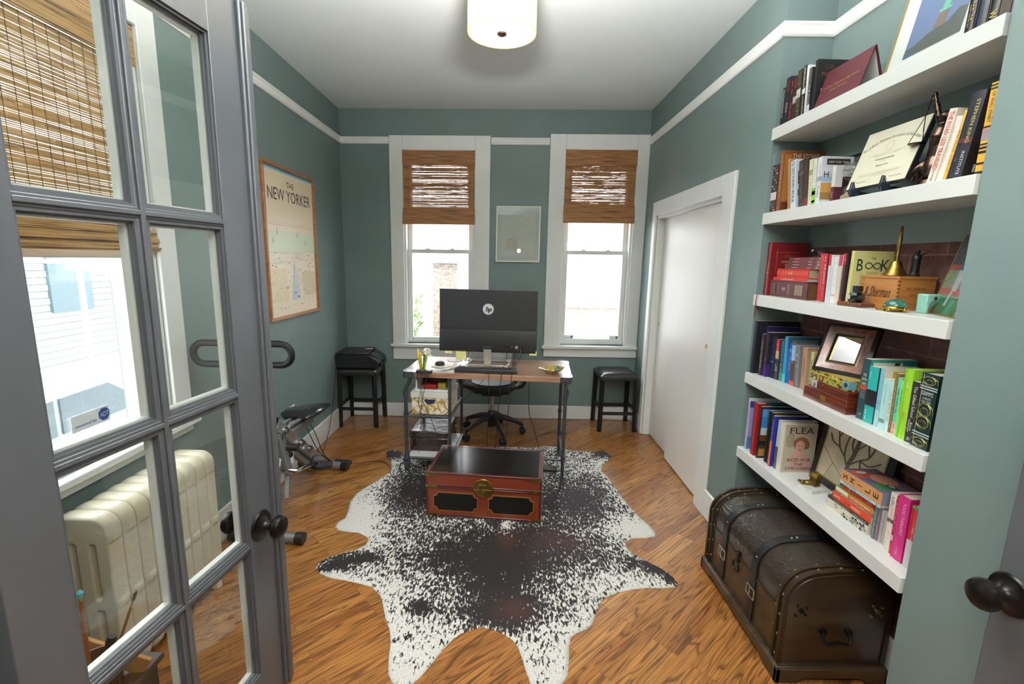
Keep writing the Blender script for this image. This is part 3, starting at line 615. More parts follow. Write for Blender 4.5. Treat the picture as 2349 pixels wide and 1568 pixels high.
# ================================================================ DESK
DC = (-.117, 3.425); DA = math.radians(-4.2); ZD = .812
PIPE = mat('grey_iron_pipe', '45464a', .4, .55); DWOOD = noisy('desk_walnut', '7c5a46', 'a07c62', (3, 40, 40), .32, detail=5, coat=.25)
def desk():
    r = empty('desk', (*DC, 0), DA, label='industrial desk with walnut top, iron corner plates and pipe legs', cat='desk')
    b = MB(); a, c = .60, .275; k = 8; P = []
    for sx, sy, t0 in ((1, 1, 0), (-1, 1, 90), (-1, -1, 180), (1, -1, 270)):
        for i in range(k+1): t = math.radians(t0+90*i/k); P.append((sx*(a-.03)+.03*math.cos(t), sy*(c-.03)+.03*math.sin(t)))
    b.prism(P, ZD-.038, ZD); b.build('desktop', DWOOD, r, bevel=.002)
    for sx in (-1, 1):
        for sy in (-1, 1):
            b = MB(); P2 = [(sx*(a+.002), sy*(c-.085)), (sx*(a+.002), sy*(c-.03))]
            for i in range(k+1):
                t = math.radians(90*i/k); P2.append((sx*(a-.03+.032*math.cos(t)), sy*(c-.03+.032*math.sin(t))))
            P2 += [(sx*(a-.085), sy*(c+.002)), (sx*(a-.085), sy*(c-.02)), (sx*(a-.045), sy*(c-.055)), (sx*(a-.02), sy*(c-.085))]
            b.prism(P2, ZD-.0005, ZD+.002, 1)
            P3 = [(x, y) for x, y in P2[:k+4]]+[(sx*(a-.085), sy*(c-.003)), (sx*(a-.03), sy*(c-.004)), (sx*(a-.004), sy*(c-.03)), (sx*(a-.004), sy*(c-.085))]
            b.prism(P3, ZD-.045, ZD, 0)
            for dx, dy in ((.012, .065), (.065, .012), (.02, .02)): b.ball((sx*(a-dx), sy*(c-dy), ZD+.002), .005, (1, 1, .5), 0, 8)
            for x_, z_ in ((.03, -.02), (.065, -.02)): b.ball((sx*(a-x_), sy*(c+.003), ZD+z_), .004, (1, .6, 1), 2, 8)
            b.build('corner_plate', [PIPE, mat('polished_steel_plate', 'b8bcc0', .28, .9), mat('rivet', '9a9a98', .3, .9)], r)
    def joint(b, x, y, z, rr=.0165): b.lathe([(rr-.004, -.018), (rr, -.016), (rr, .016), (rr-.004, .018)], (x, y, z), 14)
    # right pair of legs
    for y in (-.25, .25):
        b = MB(); x = .558 if y < 0 else .548
        b.cyl((x, y, .0075), (x, y, ZD-.04), .0125, n=14); b.lathe([(0, 0), (.020, 0), (.021, .006), (.014, .02), (.0125, .03)], (x, y, .0068), 14)
        joint(b, x, y, .21); joint(b, x, y, .40)
        b.tube([(x+.0, y, .66), (x+.016, y, .68), (x+.016, y, .70), (x+.004, y, .735), (x-.012, y, .775)], .009, 8); joint(b, x, y, .655)
        b.build('leg', PIPE, r)
    b = MB(); b.cyl((.558, -.25, .19), (.548, .25, .19), .010); b.build('stretcher', PIPE, r)
    b = MB(); b.cyl((.553, -.25, .195), (-.20, -.25, .195), .009); b.build('stretcher', PIPE, r)
    # left shelf unit
    for y in (-.25, .25):
        b = MB(); x = -.585; P4 = smooth_path([(x+.03, y, ZD-.04), (x+.028, y, .74), (x+.005, y, .69), (x, y, .64), (x, y, .5), (x, y, .16)], 6)
        b.tube(P4, .0135, 12); joint(b, x, y, .655, .019); joint(b, x, y, .42, .018); joint(b, x, y, .50, .0175)
        b.lathe([(.0135, .20), (.020, .18), (.023, .15), (.016, .138), (0, .138)][::-1], (x, y, 0), 14); lg = b.build('leg', PIPE, r)
        b = MB(); b.cyl((-.265, y, .16), (-.265, y, ZD-.04), .0115, n=12); b.build('leg', PIPE, r)
        b = MB(); cz = .0685
        b.prism([(-.612, .150), (-.558, .150), (-.572, .058), (-.598, .058)], y-.012, y-.009, 0, 'xz'); b.prism([(-.612, .150), (-.558, .150), (-.572, .058), (-.598, .058)], y+.009, y+.012, 0, 'xz')
        R_ = .0565; b.tube([(-.585+R_*math.cos(t*PI/12), y, cz+R_*math.sin(t*PI/12)) for t in range(24)], .0055, 8, 0, True)
        b.cyl((-.585, y-.012, cz), (-.585, y+.012, cz), .008)
        for t in range(4): b.bar((-.585, y, cz), (-.585+R_*math.cos(t*PI/2+.5), y, cz+R_*math.sin(t*PI/2+.5)), .008, .006)
        b.build('caster', PIPE, lg)
    for z, nm in ((.478, 'wire_shelf'), (.158, 'wire_shelf')):
        b = MB()
        for y in (-.25, .25): b.cyl((-.585, y, z), (-.265, y, z), .010)
        for x in (-.585, -.265): b.cyl((x, -.25, z), (x, .25, z), .010)
        if z > .3:
            for i in range(1, 14):
                x = -.585+.32*i/14; b.cyl((x, -.25, z), (x, .25, z), .0014, n=5)
            for i in range(1, 22): y = -.25+.5*i/22; b.cyl((-.585, y, z), (-.265, y, z), .0014, n=5)
        b.build(nm, PIPE, r)
        if z < .3: MB().box(-.58, -.245, z, -.25, .245, z+.009).build('shelf_board', mat('pale_board', 'c9cacb', .5), r)
    for y in (-.25, .25): b = MB(); b.cyl((-.555, y, ZD-.045), (-.60+.045, y*.0+.0, ZD-.045), .007); 
    b = MB(); b.cyl((-.556, -.25, .755), (-.556, .25, .755), .009); b.build('stretcher', PIPE, r)
    return r
desk()
DM = Matrix.Translation((DC[0], DC[1], 0)) @ Matrix.Rotation(DA, 4, 'Z')
def D(x, y, z=ZD): return DM @ Vector((x, y, z))
DI = DM.inverted()
def DL(x, y):                            # world x, y to a point on the desk
    p = DI @ Vector((x, y, 0)); return p.x, p.y

def monitor():
    p = D(-.03, .06); r = empty('monitor', p, DA+math.radians(-.6), label='large black computer monitor seen from behind with round silver badge', cat='monitor')
    BK = mat('black_plastic', '222326', .42); BK2 = mat('black_plastic_lower', '1b1c1f', .35)
    x0, x1, z0, z1 = -.372, .372, .098, .572; T = .012
    b = MB(); b.box(x0, -.012, z0, x1, .012, z1); hs = b.build('display_housing', BK, r, bevel=.003)
    b = MB(); b.box(x0+.004, .012, z0+.012, x1-.004, .0135, z1-.006); b.build('screen', mat('screen_glass', '08090b', .15), r)
    b = MB(); P = [(-.012, z0+.001), (-.012, z0+.178), (-.020, z0+.172), (-.034, z0+.10), (-.034, z0+.012), (-.022, z0+.001)]
    b.prism(P, x0+.002, x1-.006, 0, 'yz')
    b.box(.118, -.0345, z0+.035, .275, -.0338, z0+.062, 0); b.box(.120, -.0348, z0+.037, .273, -.0344, z0+.060, 2)
    b.box(.135, -.038, z0+.040, .160, -.034, z0+.057, 2); b.box(.178, -.0356, z0+.047, .195, -.0348, z0+.051, 1); b.lathe([(0, 0), (.013, 0), (.013, .003), (0, .003)], (.222, -.0348, z0+.048), 16, 1, (0, -1, 0)); b.ball((.252, -.036, z0+.048), .005, (1, .6, 1), 2, 8)
    b.build('rear_bulge', [BK2, mat('port_metal', 'aeb4bc', .3, .8), BLACKM], r, bevel=.002)
    b = MB(); c = (.0, -.0125, .427); b.lathe([(0, 0), (.0415, 0), (.0415, .0012), (0, .0012)], c, 48, 0, (0, -1, 0))
    [b.text('hp', (q_, -.0141-abs(q_)*.02, .422), (1, 0, 0), (0, 0, 1), .042, .050, 1, .22) for q_ in (-.0022, -.0011, 0, .0011, .0022)]; b.build('badge', [mat('badge_silver', 'd6d8da', .35, .3), BK], hs)
    ST = mat('brushed_silver', 'c9c1b8', .35, .55)
    b = MB(); b.prism([(-.040, z0+.034), (.0, z0+.034), (.014, .008), (.002, .002), (-.012, .004), (-.032, z0-.03)], -.030, .030, 0, 'yz'); b.build('stand_neck', ST, r, bevel=.003)
    b = MB(); b.box(-.033, -.043, z0+.026, .033, -.012, z0+.046); b.build('hinge_cover', BK2, r, bevel=.004)
    b = MB(); t = .006
    P = [(-.135, .10, .0045), (-.155, -.04, .0045), (-.14, -.055, .0045), (-.03, -.052, .0045), (-.012, -.02, .0045), (.012, -.02, .0045), (.03, -.052, .0045), (.14, -.055, .0045), (.155, -.04, .0045), (.135, .10, .0045)]
    b.tube(smooth_path(P+[P[0]], 4)[:-1], .0045, 8, 0, True); b.box(-.02, -.025, .0005, .02, .03, .012); b.build('stand_base', ST, r)
    for x, w_, h_ in ((-.33, .055, .02), (-.245, .08, .065), (.32, .055, .012)):
        b = MB(); b.box(x, -.0225, z0-h_, x+w_, -.0215, z0+.02); b.build('sticky_note', mat('yellow_note', 'ebe79a', .7), r)
monitor()

def on_desk():
    CL = glass('clear_acrylic', (.93, .95, .96))
    # acrylic riser that carries the monitor's front edge
    p = D(-.025, .085); r = empty('acrylic_riser', p, DA, label='clear acrylic desk riser with white papers behind the keyboard under the monitor', cat='desk riser')
    r.location = D(-.03, .20); b = MB()
    pr = [(-.20, .0), (-.20, .085), (-.185, .10), (.185, .10), (.20, .085), (.20, 0), (.195, 0), (.195, .083), (.183, .095), (-.183, .095), (-.195, .083), (-.195, 0)]
    b.prism(pr, -.045, .06, 0, 'xz'); b.build('riser_shell', CL, r)
    b = MB(); b.box(-.18, -.03, .0, .17, .055, .004); b.box(-.175, .062, .0, .175, .066, .088); b.build('paper', mat('white_paper', 'e8e8e6', .6), r)
    r2 = empty('blotter', D(-.03, .0, ZD), DA, label='clear plastic desk mat lying under the keyboard and monitor stand', cat='desk mat')
    MB().box(-.26, -.245, .0003, .215, .15, .0012).build('mat_sheet', glass('clear_mat', (.97, .97, .97)), r2)
    # keyboard
    x, y = DL(-.14, 3.265); r = empty('keyboard', D(x, y, ZD+.0012), DA, label='black computer keyboard on the clear mat in front of the monitor', cat='keyboard')
    b = MB(); b.prism([(-.075, 0), (.075, 0), (.075, .008), (-.065, .026), (-.075, .024)], -.225, .225, 0, 'yz'); b.build('keyboard_case', mat('black_plastic'), r, bevel=.003)
    b = MB()
    for j in range(5):
        for i in range(15): yy = -.055+j*.024; z = .0245-(yy+.065)*.128; b.box(-.215+i*.0283, yy, z, -.190+i*.0283, yy+.020, z+.004)
    o = b.build('keys', mat('key_black', '2a2b2e', .5), r)
    # pens in a clear cup
    x, y = DL(-.600, 3.235); r = empty('pencil_cup', D(x, y), 0, label='clear glass cup packed with pens, highlighters and a white flower pen', cat='pen cup')
    b = MB(); n = 24; b.add([(q*math.cos(2*PI*k/n), q*math.sin(2*PI*k/n), z) for q, z in ((.036, 0), (.036, .098), (.033, .098), (.033, .004)) for k in range(n)], [(i*n+k, i*n+(k+1) % n, (i+1)*n+(k+1) % n, (i+1)*n+k) for i in range(3) for k in range(n)]+[tuple(range(n))[::-1], tuple(3*n+k for k in range(n))]); b.build('cup', CL, r)
    base = D(x, y)
    def pen(dx, dy, tx, ty, L, rr, c, cap, label, cat='pen', flower=False):
        o = empty('pen', (base.x+dx, base.y+dy, base.z+.005), label=label, cat=cat, group=None)
        d = V(tx, ty, 1).normalized(); b = MB(); b.cyl((0, 0, 0), d*L*.62, rr, n=10, m=0); b.cyl(d*L*.62, d*L, rr*1.15, n=10, m=1); b.cyl(d*L, d*(L+.006), rr*.7, rr*.4, n=8, m=1)
        b.build('barrel', [flat(c, .3), flat(cap, .3)], o)
        if flower:
            q = MB(); rr_ = random.Random(1)
            for i in range(16): q.ball(d*L+V(rr_.uniform(-.024, .024), rr_.uniform(-.02, .02), rr_.uniform(-.016, .028)), .012, (1, 1, .8), 0, 8)
            q.build('flower', mat('silk_flower', 'e9e8dc', .8), o)
    for a in ((-.012, -.010, -.08, -.10, .155, .006, 'e8e04a', 'f2ea4e', 'yellow highlighter, tallest pen in the clear cup', 'highlighter'), (-.015, .005, -.14, 0, .135, .0055, '7a3f8e', 'd8d6e0', 'purple pen leaning at the left rim of the clear cup'),
              (-.004, -.014, -.03, -.12, .125, .0075, 'f0a81e', 'f0a81e', 'orange marker at the front of the clear cup', 'marker'), (.006, -.006, .10, -.04, .12, .0065, '3f8f3a', '2f6f2c', 'green marker in the clear cup', 'marker'),
              (.012, .006, .18, .05, .12, .0055, '2f5fae', '274f90', 'blue pen at the right of the clear cup'), (.002, .014, .09, .08, .125, .004, '26303a', '14181c', 'thin black pen behind the green marker in the clear cup'),
              (.016, -.012, .16, -.10, .11, .006, 'b9cf3a', '8fae2c', 'lime marker leaning right in the clear cup', 'marker')): pen(*a)
    pen(.012, .0, .20, .02, .13, .003, '5f8f4a', '5f8f4a', 'pen topped with a white silk flower in the clear cup', 'pen', True)
    # hub, pads, dial
    x, y = DL(-.575, 3.165); r = empty('usb_hub', D(x, y), DA+.12, label='black USB hub with cables plugged in on the desk front-left corner', cat='usb hub')
    MB().box(-.055, -.02, 0, .055, .025, .022).build('hub_body', mat('black_plastic'), r, bevel=.003)
    for x_ in (-.03, .0, .035): MB().box(x_-.006, -.034, .006, x_+.006, -.02, .015).build('plug', BLACKM, r)
    CO = mat('cork_coaster', 'cfcabf', .6); C2 = flat('2b2b2b')
    for k_, (wx, wy, rr, lb) in enumerate(((-.51, 3.235, .05, 'small round white coaster behind the USB hub on the desk'), (-.49, 3.40, .075, 'large round white pad under the black dial on the desk'), (-.405, 3.60, .06, 'round white coaster at the back of the desk left of the monitor stand'))):
        x, y = DL(wx, wy); o = MB().lathe([(0, 0), (rr, 0), (rr, .004), (0, .0045)], n=40).build('coaster', CO); o.location = D(x, y); tag(o, lb, 'coaster')
    x, y = DL(-.50, 3.41); r = empty('desk_dial', D(x, y, ZD+.0045), label='small black round dial on a white pad left of the monitor', cat='dial')
    b = MB(); b.lathe([(0, 0), (.034, 0), (.036, .006), (.034, .018), (.026, .026), (0, .028)], n=32); b.build('dial_body', mat('black_plastic'), r); b = MB(); b.lathe([(0, .0282), (.02, .0282), (.018, .031), (0, .032)], n=24); b.build('dial_cap', BLACKM, r)
    # shell dish
    x, y = DL(.333, 3.24); r = empty('shell_dish', D(x, y), .3, label='abalone shell dish with green and gold swirls on the desk right end', cat='dish')
    b = MB(); n = 28; rr_ = random.Random(4); wob = [1+.10*math.sin(3*t)+.07*math.sin(7*t+1) for t in [2*PI*k/n for k in range(n)]]
    prof = [(.0, .006, 0), (.03, .003, 0), (.04, .0, 0), (.045, .006, 0), (.068, .022, 0), (.088, .035, 0), (.086, .038, 1), (.06, .027, 1), (.03, .016, 1), (.0, .013, 1)]
    P = []; F = []
    for q, z, _ in prof:
        for k in range(n): t = 2*PI*k/n; P.append((q*wob[k]*math.cos(t)*1.05, q*wob[k]*math.sin(t)*.75, z))
    for i in range(len(prof)-1):
        for k in range(n): F.append(((i*n+k, i*n+(k+1) % n, (i+1)*n+(k+1) % n, (i+1)*n+k), prof[i+1][2]))
    for f, m_ in F: b.f.append(f); b.mi.append(m_)
    b.v = [V(*p) for p in P]
    AB = noisy('abalone', '1f6f5c', 'b59a4a', (24, 24, 24), .2, .3, coat=.5, lo=.4, hi=.56); b.build('dish_bowl', [noisy('shell_rim', '7a6a4a', 'b0a27c', (40, 40, 40), .5), AB], r)
on_desk()

# cables
CB = mat('black_cable', '141415', .45)
def cable(label, pts, rr=.0024, name='cable', loc=None):
    o = MB().tube(smooth_path(pts, 8), rr, 6).build(name, CB); return tag(o, label, 'cable')
m0 = D(.118, .022, ZD+.145)
cable('black power cable hanging from the monitor back down behind the trunk', [m0, m0+V(.0, -.02, -.06), D(.112, -.20, ZD+.03), D(.105, -.286, ZD+.006), D(.10, -.292, ZD-.10), D(.085, -.30, .50), D(.07, -.29, .28), D(.02, -.12, .05), D(-.02, -.08, .014)], .0026)
m1 = D(.222, .022, ZD+.145)
cable('black video cable falling from the monitor over the desk front edge', [m1, m1+V(0, -.03, -.05), D(.205, -.02, ZD+.04), D(.19, -.20, ZD+.01), D(.178, -.286, ZD+.004), D(.17, -.292, ZD-.1), D(.155, -.30, .5), D(.14, -.29, .3), D(.12, -.18, .013)], .0026)
cable('thin black cord drooping from the keyboard over the desk front edge', [D(-.03, -.19, ZD+.006), D(.0, -.25, ZD+.006), D(.015, -.283, ZD+.003), D(.02, -.288, ZD-.05), D(.02, -.29, .60), D(.015, -.28, .40), D(.0, -.15, .10), D(-.02, .0, .013)], .002)
cable('black cord from the hub looping behind the pen cup to the monitor', [D(-.40, -.255, ZD+.004), D(-.36, -.24, ZD+.004), D(-.27, -.15, ZD+.004), D(-.22, -.02, ZD+.01), D(-.205, .14, ZD+.03), D(-.20, .20, ZD+.08)], .002)
for i, (dx, q, zz, lb) in enumerate(((-.485, -.30, .24, 'leftmost black cord hanging from the USB hub past the white box'), (-.455, -.305, .30, 'middle black cord hanging from the USB hub past the white box'), (-.42, -.31, .21, 'rightmost black cord hanging from the USB hub past the white box'))):
    sgn = (.05, .015, .10)[i]
    cable(lb, [D(dx, -.262, ZD+.010), D(dx, -.285, ZD+.004), D(dx-.002, -.293, ZD-.04), D(dx+.02*(1-i), -.295, .68), D(dx+(.005, -.0, -.025)[i], -.30, .60), D(dx+(.03, -.01, .03)[i], -.30, .48), D(dx+(.0, .0, .075)[i], -.295, .33), D(dx+(-.0, .0, .09)[i], -.285, zz-.02)], .002)
cable('taut black cord crossing diagonally from the desk shelf to the office chair', [D(-.25, -.10, .50), D(-.15, -.02, .60), D(-.05, .05, .70), D(.0, .12, .765), D(.06, .2, .77)], .0022)
cable('black power cord running from under the desk along the floor to the right legs', [D(.30, .0, ZD-.045), D(.295, .0, .60), D(.30, .10, .42), D(.34, .22, .25), D(.37, .28, .12), D(.41, .22, .03), D(.44, .12, .012), D(.49, .02, .012), D(.52, -.08, .012), D(.50, -.14, .03), D(.46, -.16, .012)], .003)
cable('thin black cord along the floor from the bike power brick to the desk caster', [(-1.18, 3.42, .006), (-1.08, 3.47, .004), (-.98, 3.48, .004), (-.90, 3.40, .008), (-.86, 3.28, .01), (-.82, 3.19, .010), (-.76, 3.16, .01), (-.72, 3.22, .01)], .0026)
cable('black cord hanging down the left wall from the outlet behind the exercise bike', [(XL+.06, 3.32, .405), (-1.50, 3.38, .36), (-1.47, 3.44, .22), (-1.46, 3.50, .08), (-1.42, 3.50, .012), (-1.36, 3.46, .006)], .003)
cable('black printer cord dropping from the left stool along the baseboard to the outlet', [(-1.575, 4.17, .60), (-1.57, 4.12, .45), (-1.56, 4.0, .22), (-1.55, 3.85, .05), (-1.52, 3.68, .006), (-1.49, 3.56, .02), (-1.50, 3.46, .15), (XL+.05, 3.36, .44)], .003)

# ================================================================ OFFICE CHAIR
def chair():
    r = empty('office_chair', (-.125, 4.13, 0), label='black mesh office swivel chair tucked behind the desk', cat='office chair')
    BP = mat('chair_black', '1d1d1f', .45)
    b = MB(); b.lathe([(0, .075), (.034, .075), (.034, .11), (.045, .13), (.045, .20), (.030, .225), (0, .225)], n=20); b.build('base_hub', BP, r)
    for i in range(5):
        a = math.radians(-68+72*i); d = V(math.cos(a), math.sin(a), 0); b = MB()
        b.tube([d*.03+V(0, 0, .175), d*.12+V(0, 0, .160), d*.22+V(0, 0, .125), d*.285+V(0, 0, .095)], [.030, .026, .021, .018], 10); bl = b.build('base_leg', BP, r)
        c = d*.29; t = V(-d.y, d.x, 0); b = MB(); b.cyl(c+V(0, 0, .05), c+V(0, 0, .10), .008)
        for s_ in (-1, 1): b.cyl(c+t*s_*.008+V(0, 0, .031), c+t*s_*.027+V(0, 0, .031), .030, n=18)
        b.cyl(c-t*.02+V(0, 0, .031), c+t*.02+V(0, 0, .031), .012); b.build('caster', BP, bl)
    b = MB(); b.cyl((0, 0, .22), (0, 0, .40), .017); b.build('gas_lift', mat('chrome', 'b9bcc0', .15, 1), r)
    b = MB(); b.box(-.09, -.10, .39, .09, .10, .445); b.tube([(-.16, -.05, .42), (0, -.05, .40), (.16, -.05, .42)], .02); b.build('tilt_mechanism', BP, r, bevel=.01)
    b = MB(); n = 30                       # moulded seat pan with curled-under front lip
    P = []; prof = [(.02, .425), (.14, .428), (.22, .44), (.255, .47), (.262, .50), (.25, .515), (.2, .505), (.1, .498), (.0, .497)]
    for q, z in prof:
        for k in range(n): t = 2*PI*k/n; s4 = (abs(math.cos(t))**4+abs(math.sin(t))**4)**-.25; P.append((q*1.0*math.cos(t)*s4*.95, q*.92*math.sin(t)*s4*.9, z+(.02*abs(math.cos(t))**3 if q > .15 else 0)))
    b.add(P, [(i*n+k, i*n+(k+1) % n, (i+1)*n+(k+1) % n, (i+1)*n+k) for i in range(len(prof)-1) for k in range(n)]+[tuple(range(n))[::-1]]); b.build('seat', BP, r)
    b = MB(); b.lathe([(0, .506), (.19, .51), (.20, .519), (.18, .524), (0, .52)], n=32); b.build('seat_cushion', mat('seat_mesh', '8f9294', .6), r)
    for s_ in (-1, 1):
        b = MB(); b.tube(smooth_path([(s_*.10, .10, .42), (s_*.27, .10, .43), (s_*.31, .10, .52), (s_*.30, .08, .64)], 6), .016, 10); b.build('armrest_post', BP, r)
        b = MB(); b.box(s_*.30-.04, -.04, .64, s_*.30+.04, .18, .67); b.build('armrest', BP, r, bevel=.012)
    b = MB(); b.tube(smooth_path([(0, .12, .42), (0, .26, .46), (0, .30, .62), (0, .28, .90)], 6), .022, 10); b.build('back_support', BP, r)
    b = MB(); P = [(.23*math.cos(t)*(1 if abs(math.cos(t)) < .8 else 1), .275+.03*math.cos(t)**2, .96+.19*math.sin(t)) for t in [2*PI*k/32 for k in range(32)]]; b.tube(P, .014, 8, 0, True)
    b.build('back_frame', BP, r)
    b = MB(); b.poly([(p[0]*.97, p[1], .96+(p[2]-.96)*.97) for p in P]); b.build('back_mesh', mat('mesh_fabric', '3a3b3d', .7), r)
chair()

# ================================================================ BOXES ON THE DESK SHELVES
def crocbox():
    p = D(-.440, .045, .167); r = empty('storage_chest', p, DA, label='dark brown crocodile-leather chest with brass latches on the lower desk shelf', cat='storage box')
    CR = noisy('croc_leather', '1c0f0d', '2e1915', (18, 18, 18), .22, nb=.5, coat=.5, bd=.01); x0, x1, y0, y1 = -.15, .135, -.19, .19
    MB().box(x0, y0, 0, x1, y1, .105).build('body', CR, r, bevel=.006); MB().box(x0-.004, y0-.004, .107, x1+.004, y1+.004, .155).build('lid', CR, r, bevel=.008)
    for y in (-.11, .11): b = MB(); b.box(x1+.004, y-.012, .07, x1+.010, y+.012, .135); b.cyl((x1+.01, y, .10), (x1+.018, y, .10), .007); b.build('latch', BRASS, r)
crocbox()
def whitebox():
    p = D(-.415, -.085, .488); r = empty('patterned_storage_box', p, DA, label='cream storage box with gold trellis pattern and half-moon handle on the upper desk shelf', cat='storage box')
    x0, x1, y0, y1, h = -.135, .148, -.14, .15, .145
    m = mat('trellis_paper', 'd9d2c0', .6); L = m.node_tree.links
    vv = coords(m, (0, PI/4, 0), (1, 1, 1)); br = N(m, 'TexVoronoi', feature='DISTANCE_TO_EDGE'); br.inputs['Scale'].default_value = 24; br.inputs['Randomness'].default_value = .35; L.new(vv, br.inputs['Vector'])
    L.new(ramp(m, br.outputs[0], [(.035, 'a8843c'), (.06, 'd9d2c0')]), nodes(m)[2].inputs['Base Color'])
    b = MB(); b.box(x0, y0, 0, x1, y1, h); b.build('body', m, r, bevel=.002)
    MB().box(x0-.006, y0-.006, h-.022, x1+.006, y1+.006, h+.02).build('lid', mat('cream_lid', 'd3d0c4', .5), r, bevel=.003)
    b = MB(); P = [(.0+.042*math.cos(t), .112-.036*math.sin(t)) for t in [PI*k/14 for k in range(15)]]; b.prism(P, y0-.0015, y0+.002, 0, 'xz'); b.build('handle_hole', mat('deep_blue_inside', '171a3a', .7), r)
    # open tray above
    p = D(-.40, -.075, .508+h); r = empty('open_bin', p, DA, label='white open-fronted bin holding red and yellow packets on top of the cream box', cat='bin')
    W = mat('white_plastic', 'e4e5e3', .35); x0, x1, z1 = -.125, .125, .088; b = MB()
    b.box(x0, -.13, 0, x1, .13, .006); b.box(x0, -.13, .006, x0+.012, .13, z1); b.box(x1-.012, -.13, .006, x1, .13, z1); b.box(x0, .118, .006, x1, .13, z1); b.box(x0+.012, -.13, .006, x1-.012, -.122, .016); b.build('bin_body', W, r, bevel=.002)
    for dx, dy, s_, c, lb in ((-.03, -.06, (.10, .06, .035), 'b03028', 'red packet with white lettering lying in the open white bin'), (.055, -.05, (.06, .05, .045), 'b8a24a', 'yellow packet lying in the open white bin'), (-.02, .05, (.16, .08, .06), '4a2c2a', 'dark wrapped packet at the back of the open white bin')):
        q = DM @ V(-.40+dx, -.075+dy, 0); o = MB().box(-s_[0]/2, -s_[1]/2, 0, s_[0]/2, s_[1]/2, s_[2]).build('packet', flat(c, .35), bevel=.006); o.location = (q.x, q.y, .508+h+.006); o.rotation_euler = (0, 0, DA); tag(o, lb, 'packet', None)
whitebox()

# ================================================================ STOOLS AND PRINTER
def stool(x, y, rz, top, label, group=None):
    r = empty('stool', (x, y, 0), rz, label=label, cat='stool', group='matching black stools')
    M_ = mat('stool_black', '131314', .4); w_, d, h = .36, .34, .535; k = .018
    for sx in (-1, 1):
        for sy in (-1, 1):
            b = MB(); x_, y_ = sx*(w_/2-k), sy*(d/2-k); b.bar((x_+sx*.008, y_+sy*.008, 0), (x_, y_, h), .034, .034); b.build('leg', M_, r, bevel=.002)
    for sy in (-1, 1): MB().box(-w_/2+.03, sy*(d/2-.02)-.010, .165+.0*sy, w_/2-.03, sy*(d/2-.02)+.010, .192).build('stretcher', M_, r)
    for sx in (-1, 1): MB().box(sx*(w_/2-.02)-.010, -d/2+.03, .20, sx*(w_/2-.02)+.010, d/2-.03, .225).build('stretcher', M_, r)
    MB().box(-w_/2, -d/2, h-.03, w_/2, d/2, h).build('seat_frame', M_, r, bevel=.004)
    b = MB(); n = 10; P = []
    for j in range(n+1):
        for i in range(n+1):
            u, v = i/n*2-1, j/n*2-1; e = (1-u**8)*(1-v**8); P.append((u*w_/2, v*d/2, h+.012+.028*max(0, e)**.4+.006*(1-u*u)*(1-v*v)))
    F = [(j*(n+1)+i, j*(n+1)+i+1, (j+1)*(n+1)+i+1, (j+1)*(n+1)+i) for j in range(n) for i in range(n)]
    bd = [i for i in range(n+1)]+[(j+1)*(n+1)-1 for j in range(1, n+1)]+[n*(n+1)+i for i in range(n-1, -1, -1)]+[j*(n+1) for j in range(n-1, 0, -1)]
    q = len(P); P += [(P[i][0], P[i][1], h) for i in bd]; F += [(bd[i], q+i, q+(i+1) % len(bd), bd[(i+1) % len(bd)]) for i in range(len(bd))]; F.append(tuple(q+i for i in range(len(bd)))[::-1])
    b.add(P, F); b.build('seat', noisy('black_leatherette', '1c1a1a', '242222', (60, 60, 60), .3, nb=.1, coat=.15), r, ang=60)
    return r
stool(1.075, 4.40, math.radians(1), 0, 'empty black counter stool with padded seat in the corner beside the closet')
stool(-1.405, 4.40, 0, 0, 'black counter stool in the left corner carrying the printer')
def printer():
    r = empty('printer', (-1.395, 4.385, .578), math.radians(2), label='black inkjet printer on the stool in the left back corner', cat='printer')
    BK = mat('printer_black', '161718', .35); x0, x1, y0, y1 = -.205, .185, -.15, .17
    b = MB(); b.prism([(x0+.008, 0), (x1-.02, 0), (x1+.01, .05), (x1-.01, .085), (x1-.085, .125), (x0, .125), (x0-.003, .09)], y0, y1, 0, 'xz'); b.build('body', BK, r, bevel=.006)
    MB().box(x0+.005, y0+.005, .126, x1-.09, y1-.005, .146).build('scanner_lid', mat('printer_lid', '1d1d1f', .4), r, bevel=.006); sl = r.children[-1]
    b = MB(); b.bar((x1-.080, y0+.16, .129), (x1+.002, y0+.16, .083), .24, .006); b.build('control_panel', mat('panel_black', '2a2b2d', .2), r); b = MB(); b.bar((x1-.055, y0+.14, .120), (x1-.025, y0+.14, .103), .05, .004); b.build('display', mat('small_lcd', '4a5058', .15), r)
    b = MB(); b.box(x1-.17, y1-.12, .1465, x1-.10, y1-.06, .147, 0); b.box(x1-.17, y1-.075, .1471, x1-.10, y1-.06, .1473, 1); b.build('sticker', [flat('cfd0d2'), flat('b8343a')], sl)
    MB().box(x1-.02, y0+.06, .015, x1+.02, y1-.05, .035).build('paper_tray', BK, r, bevel=.003)
printer()

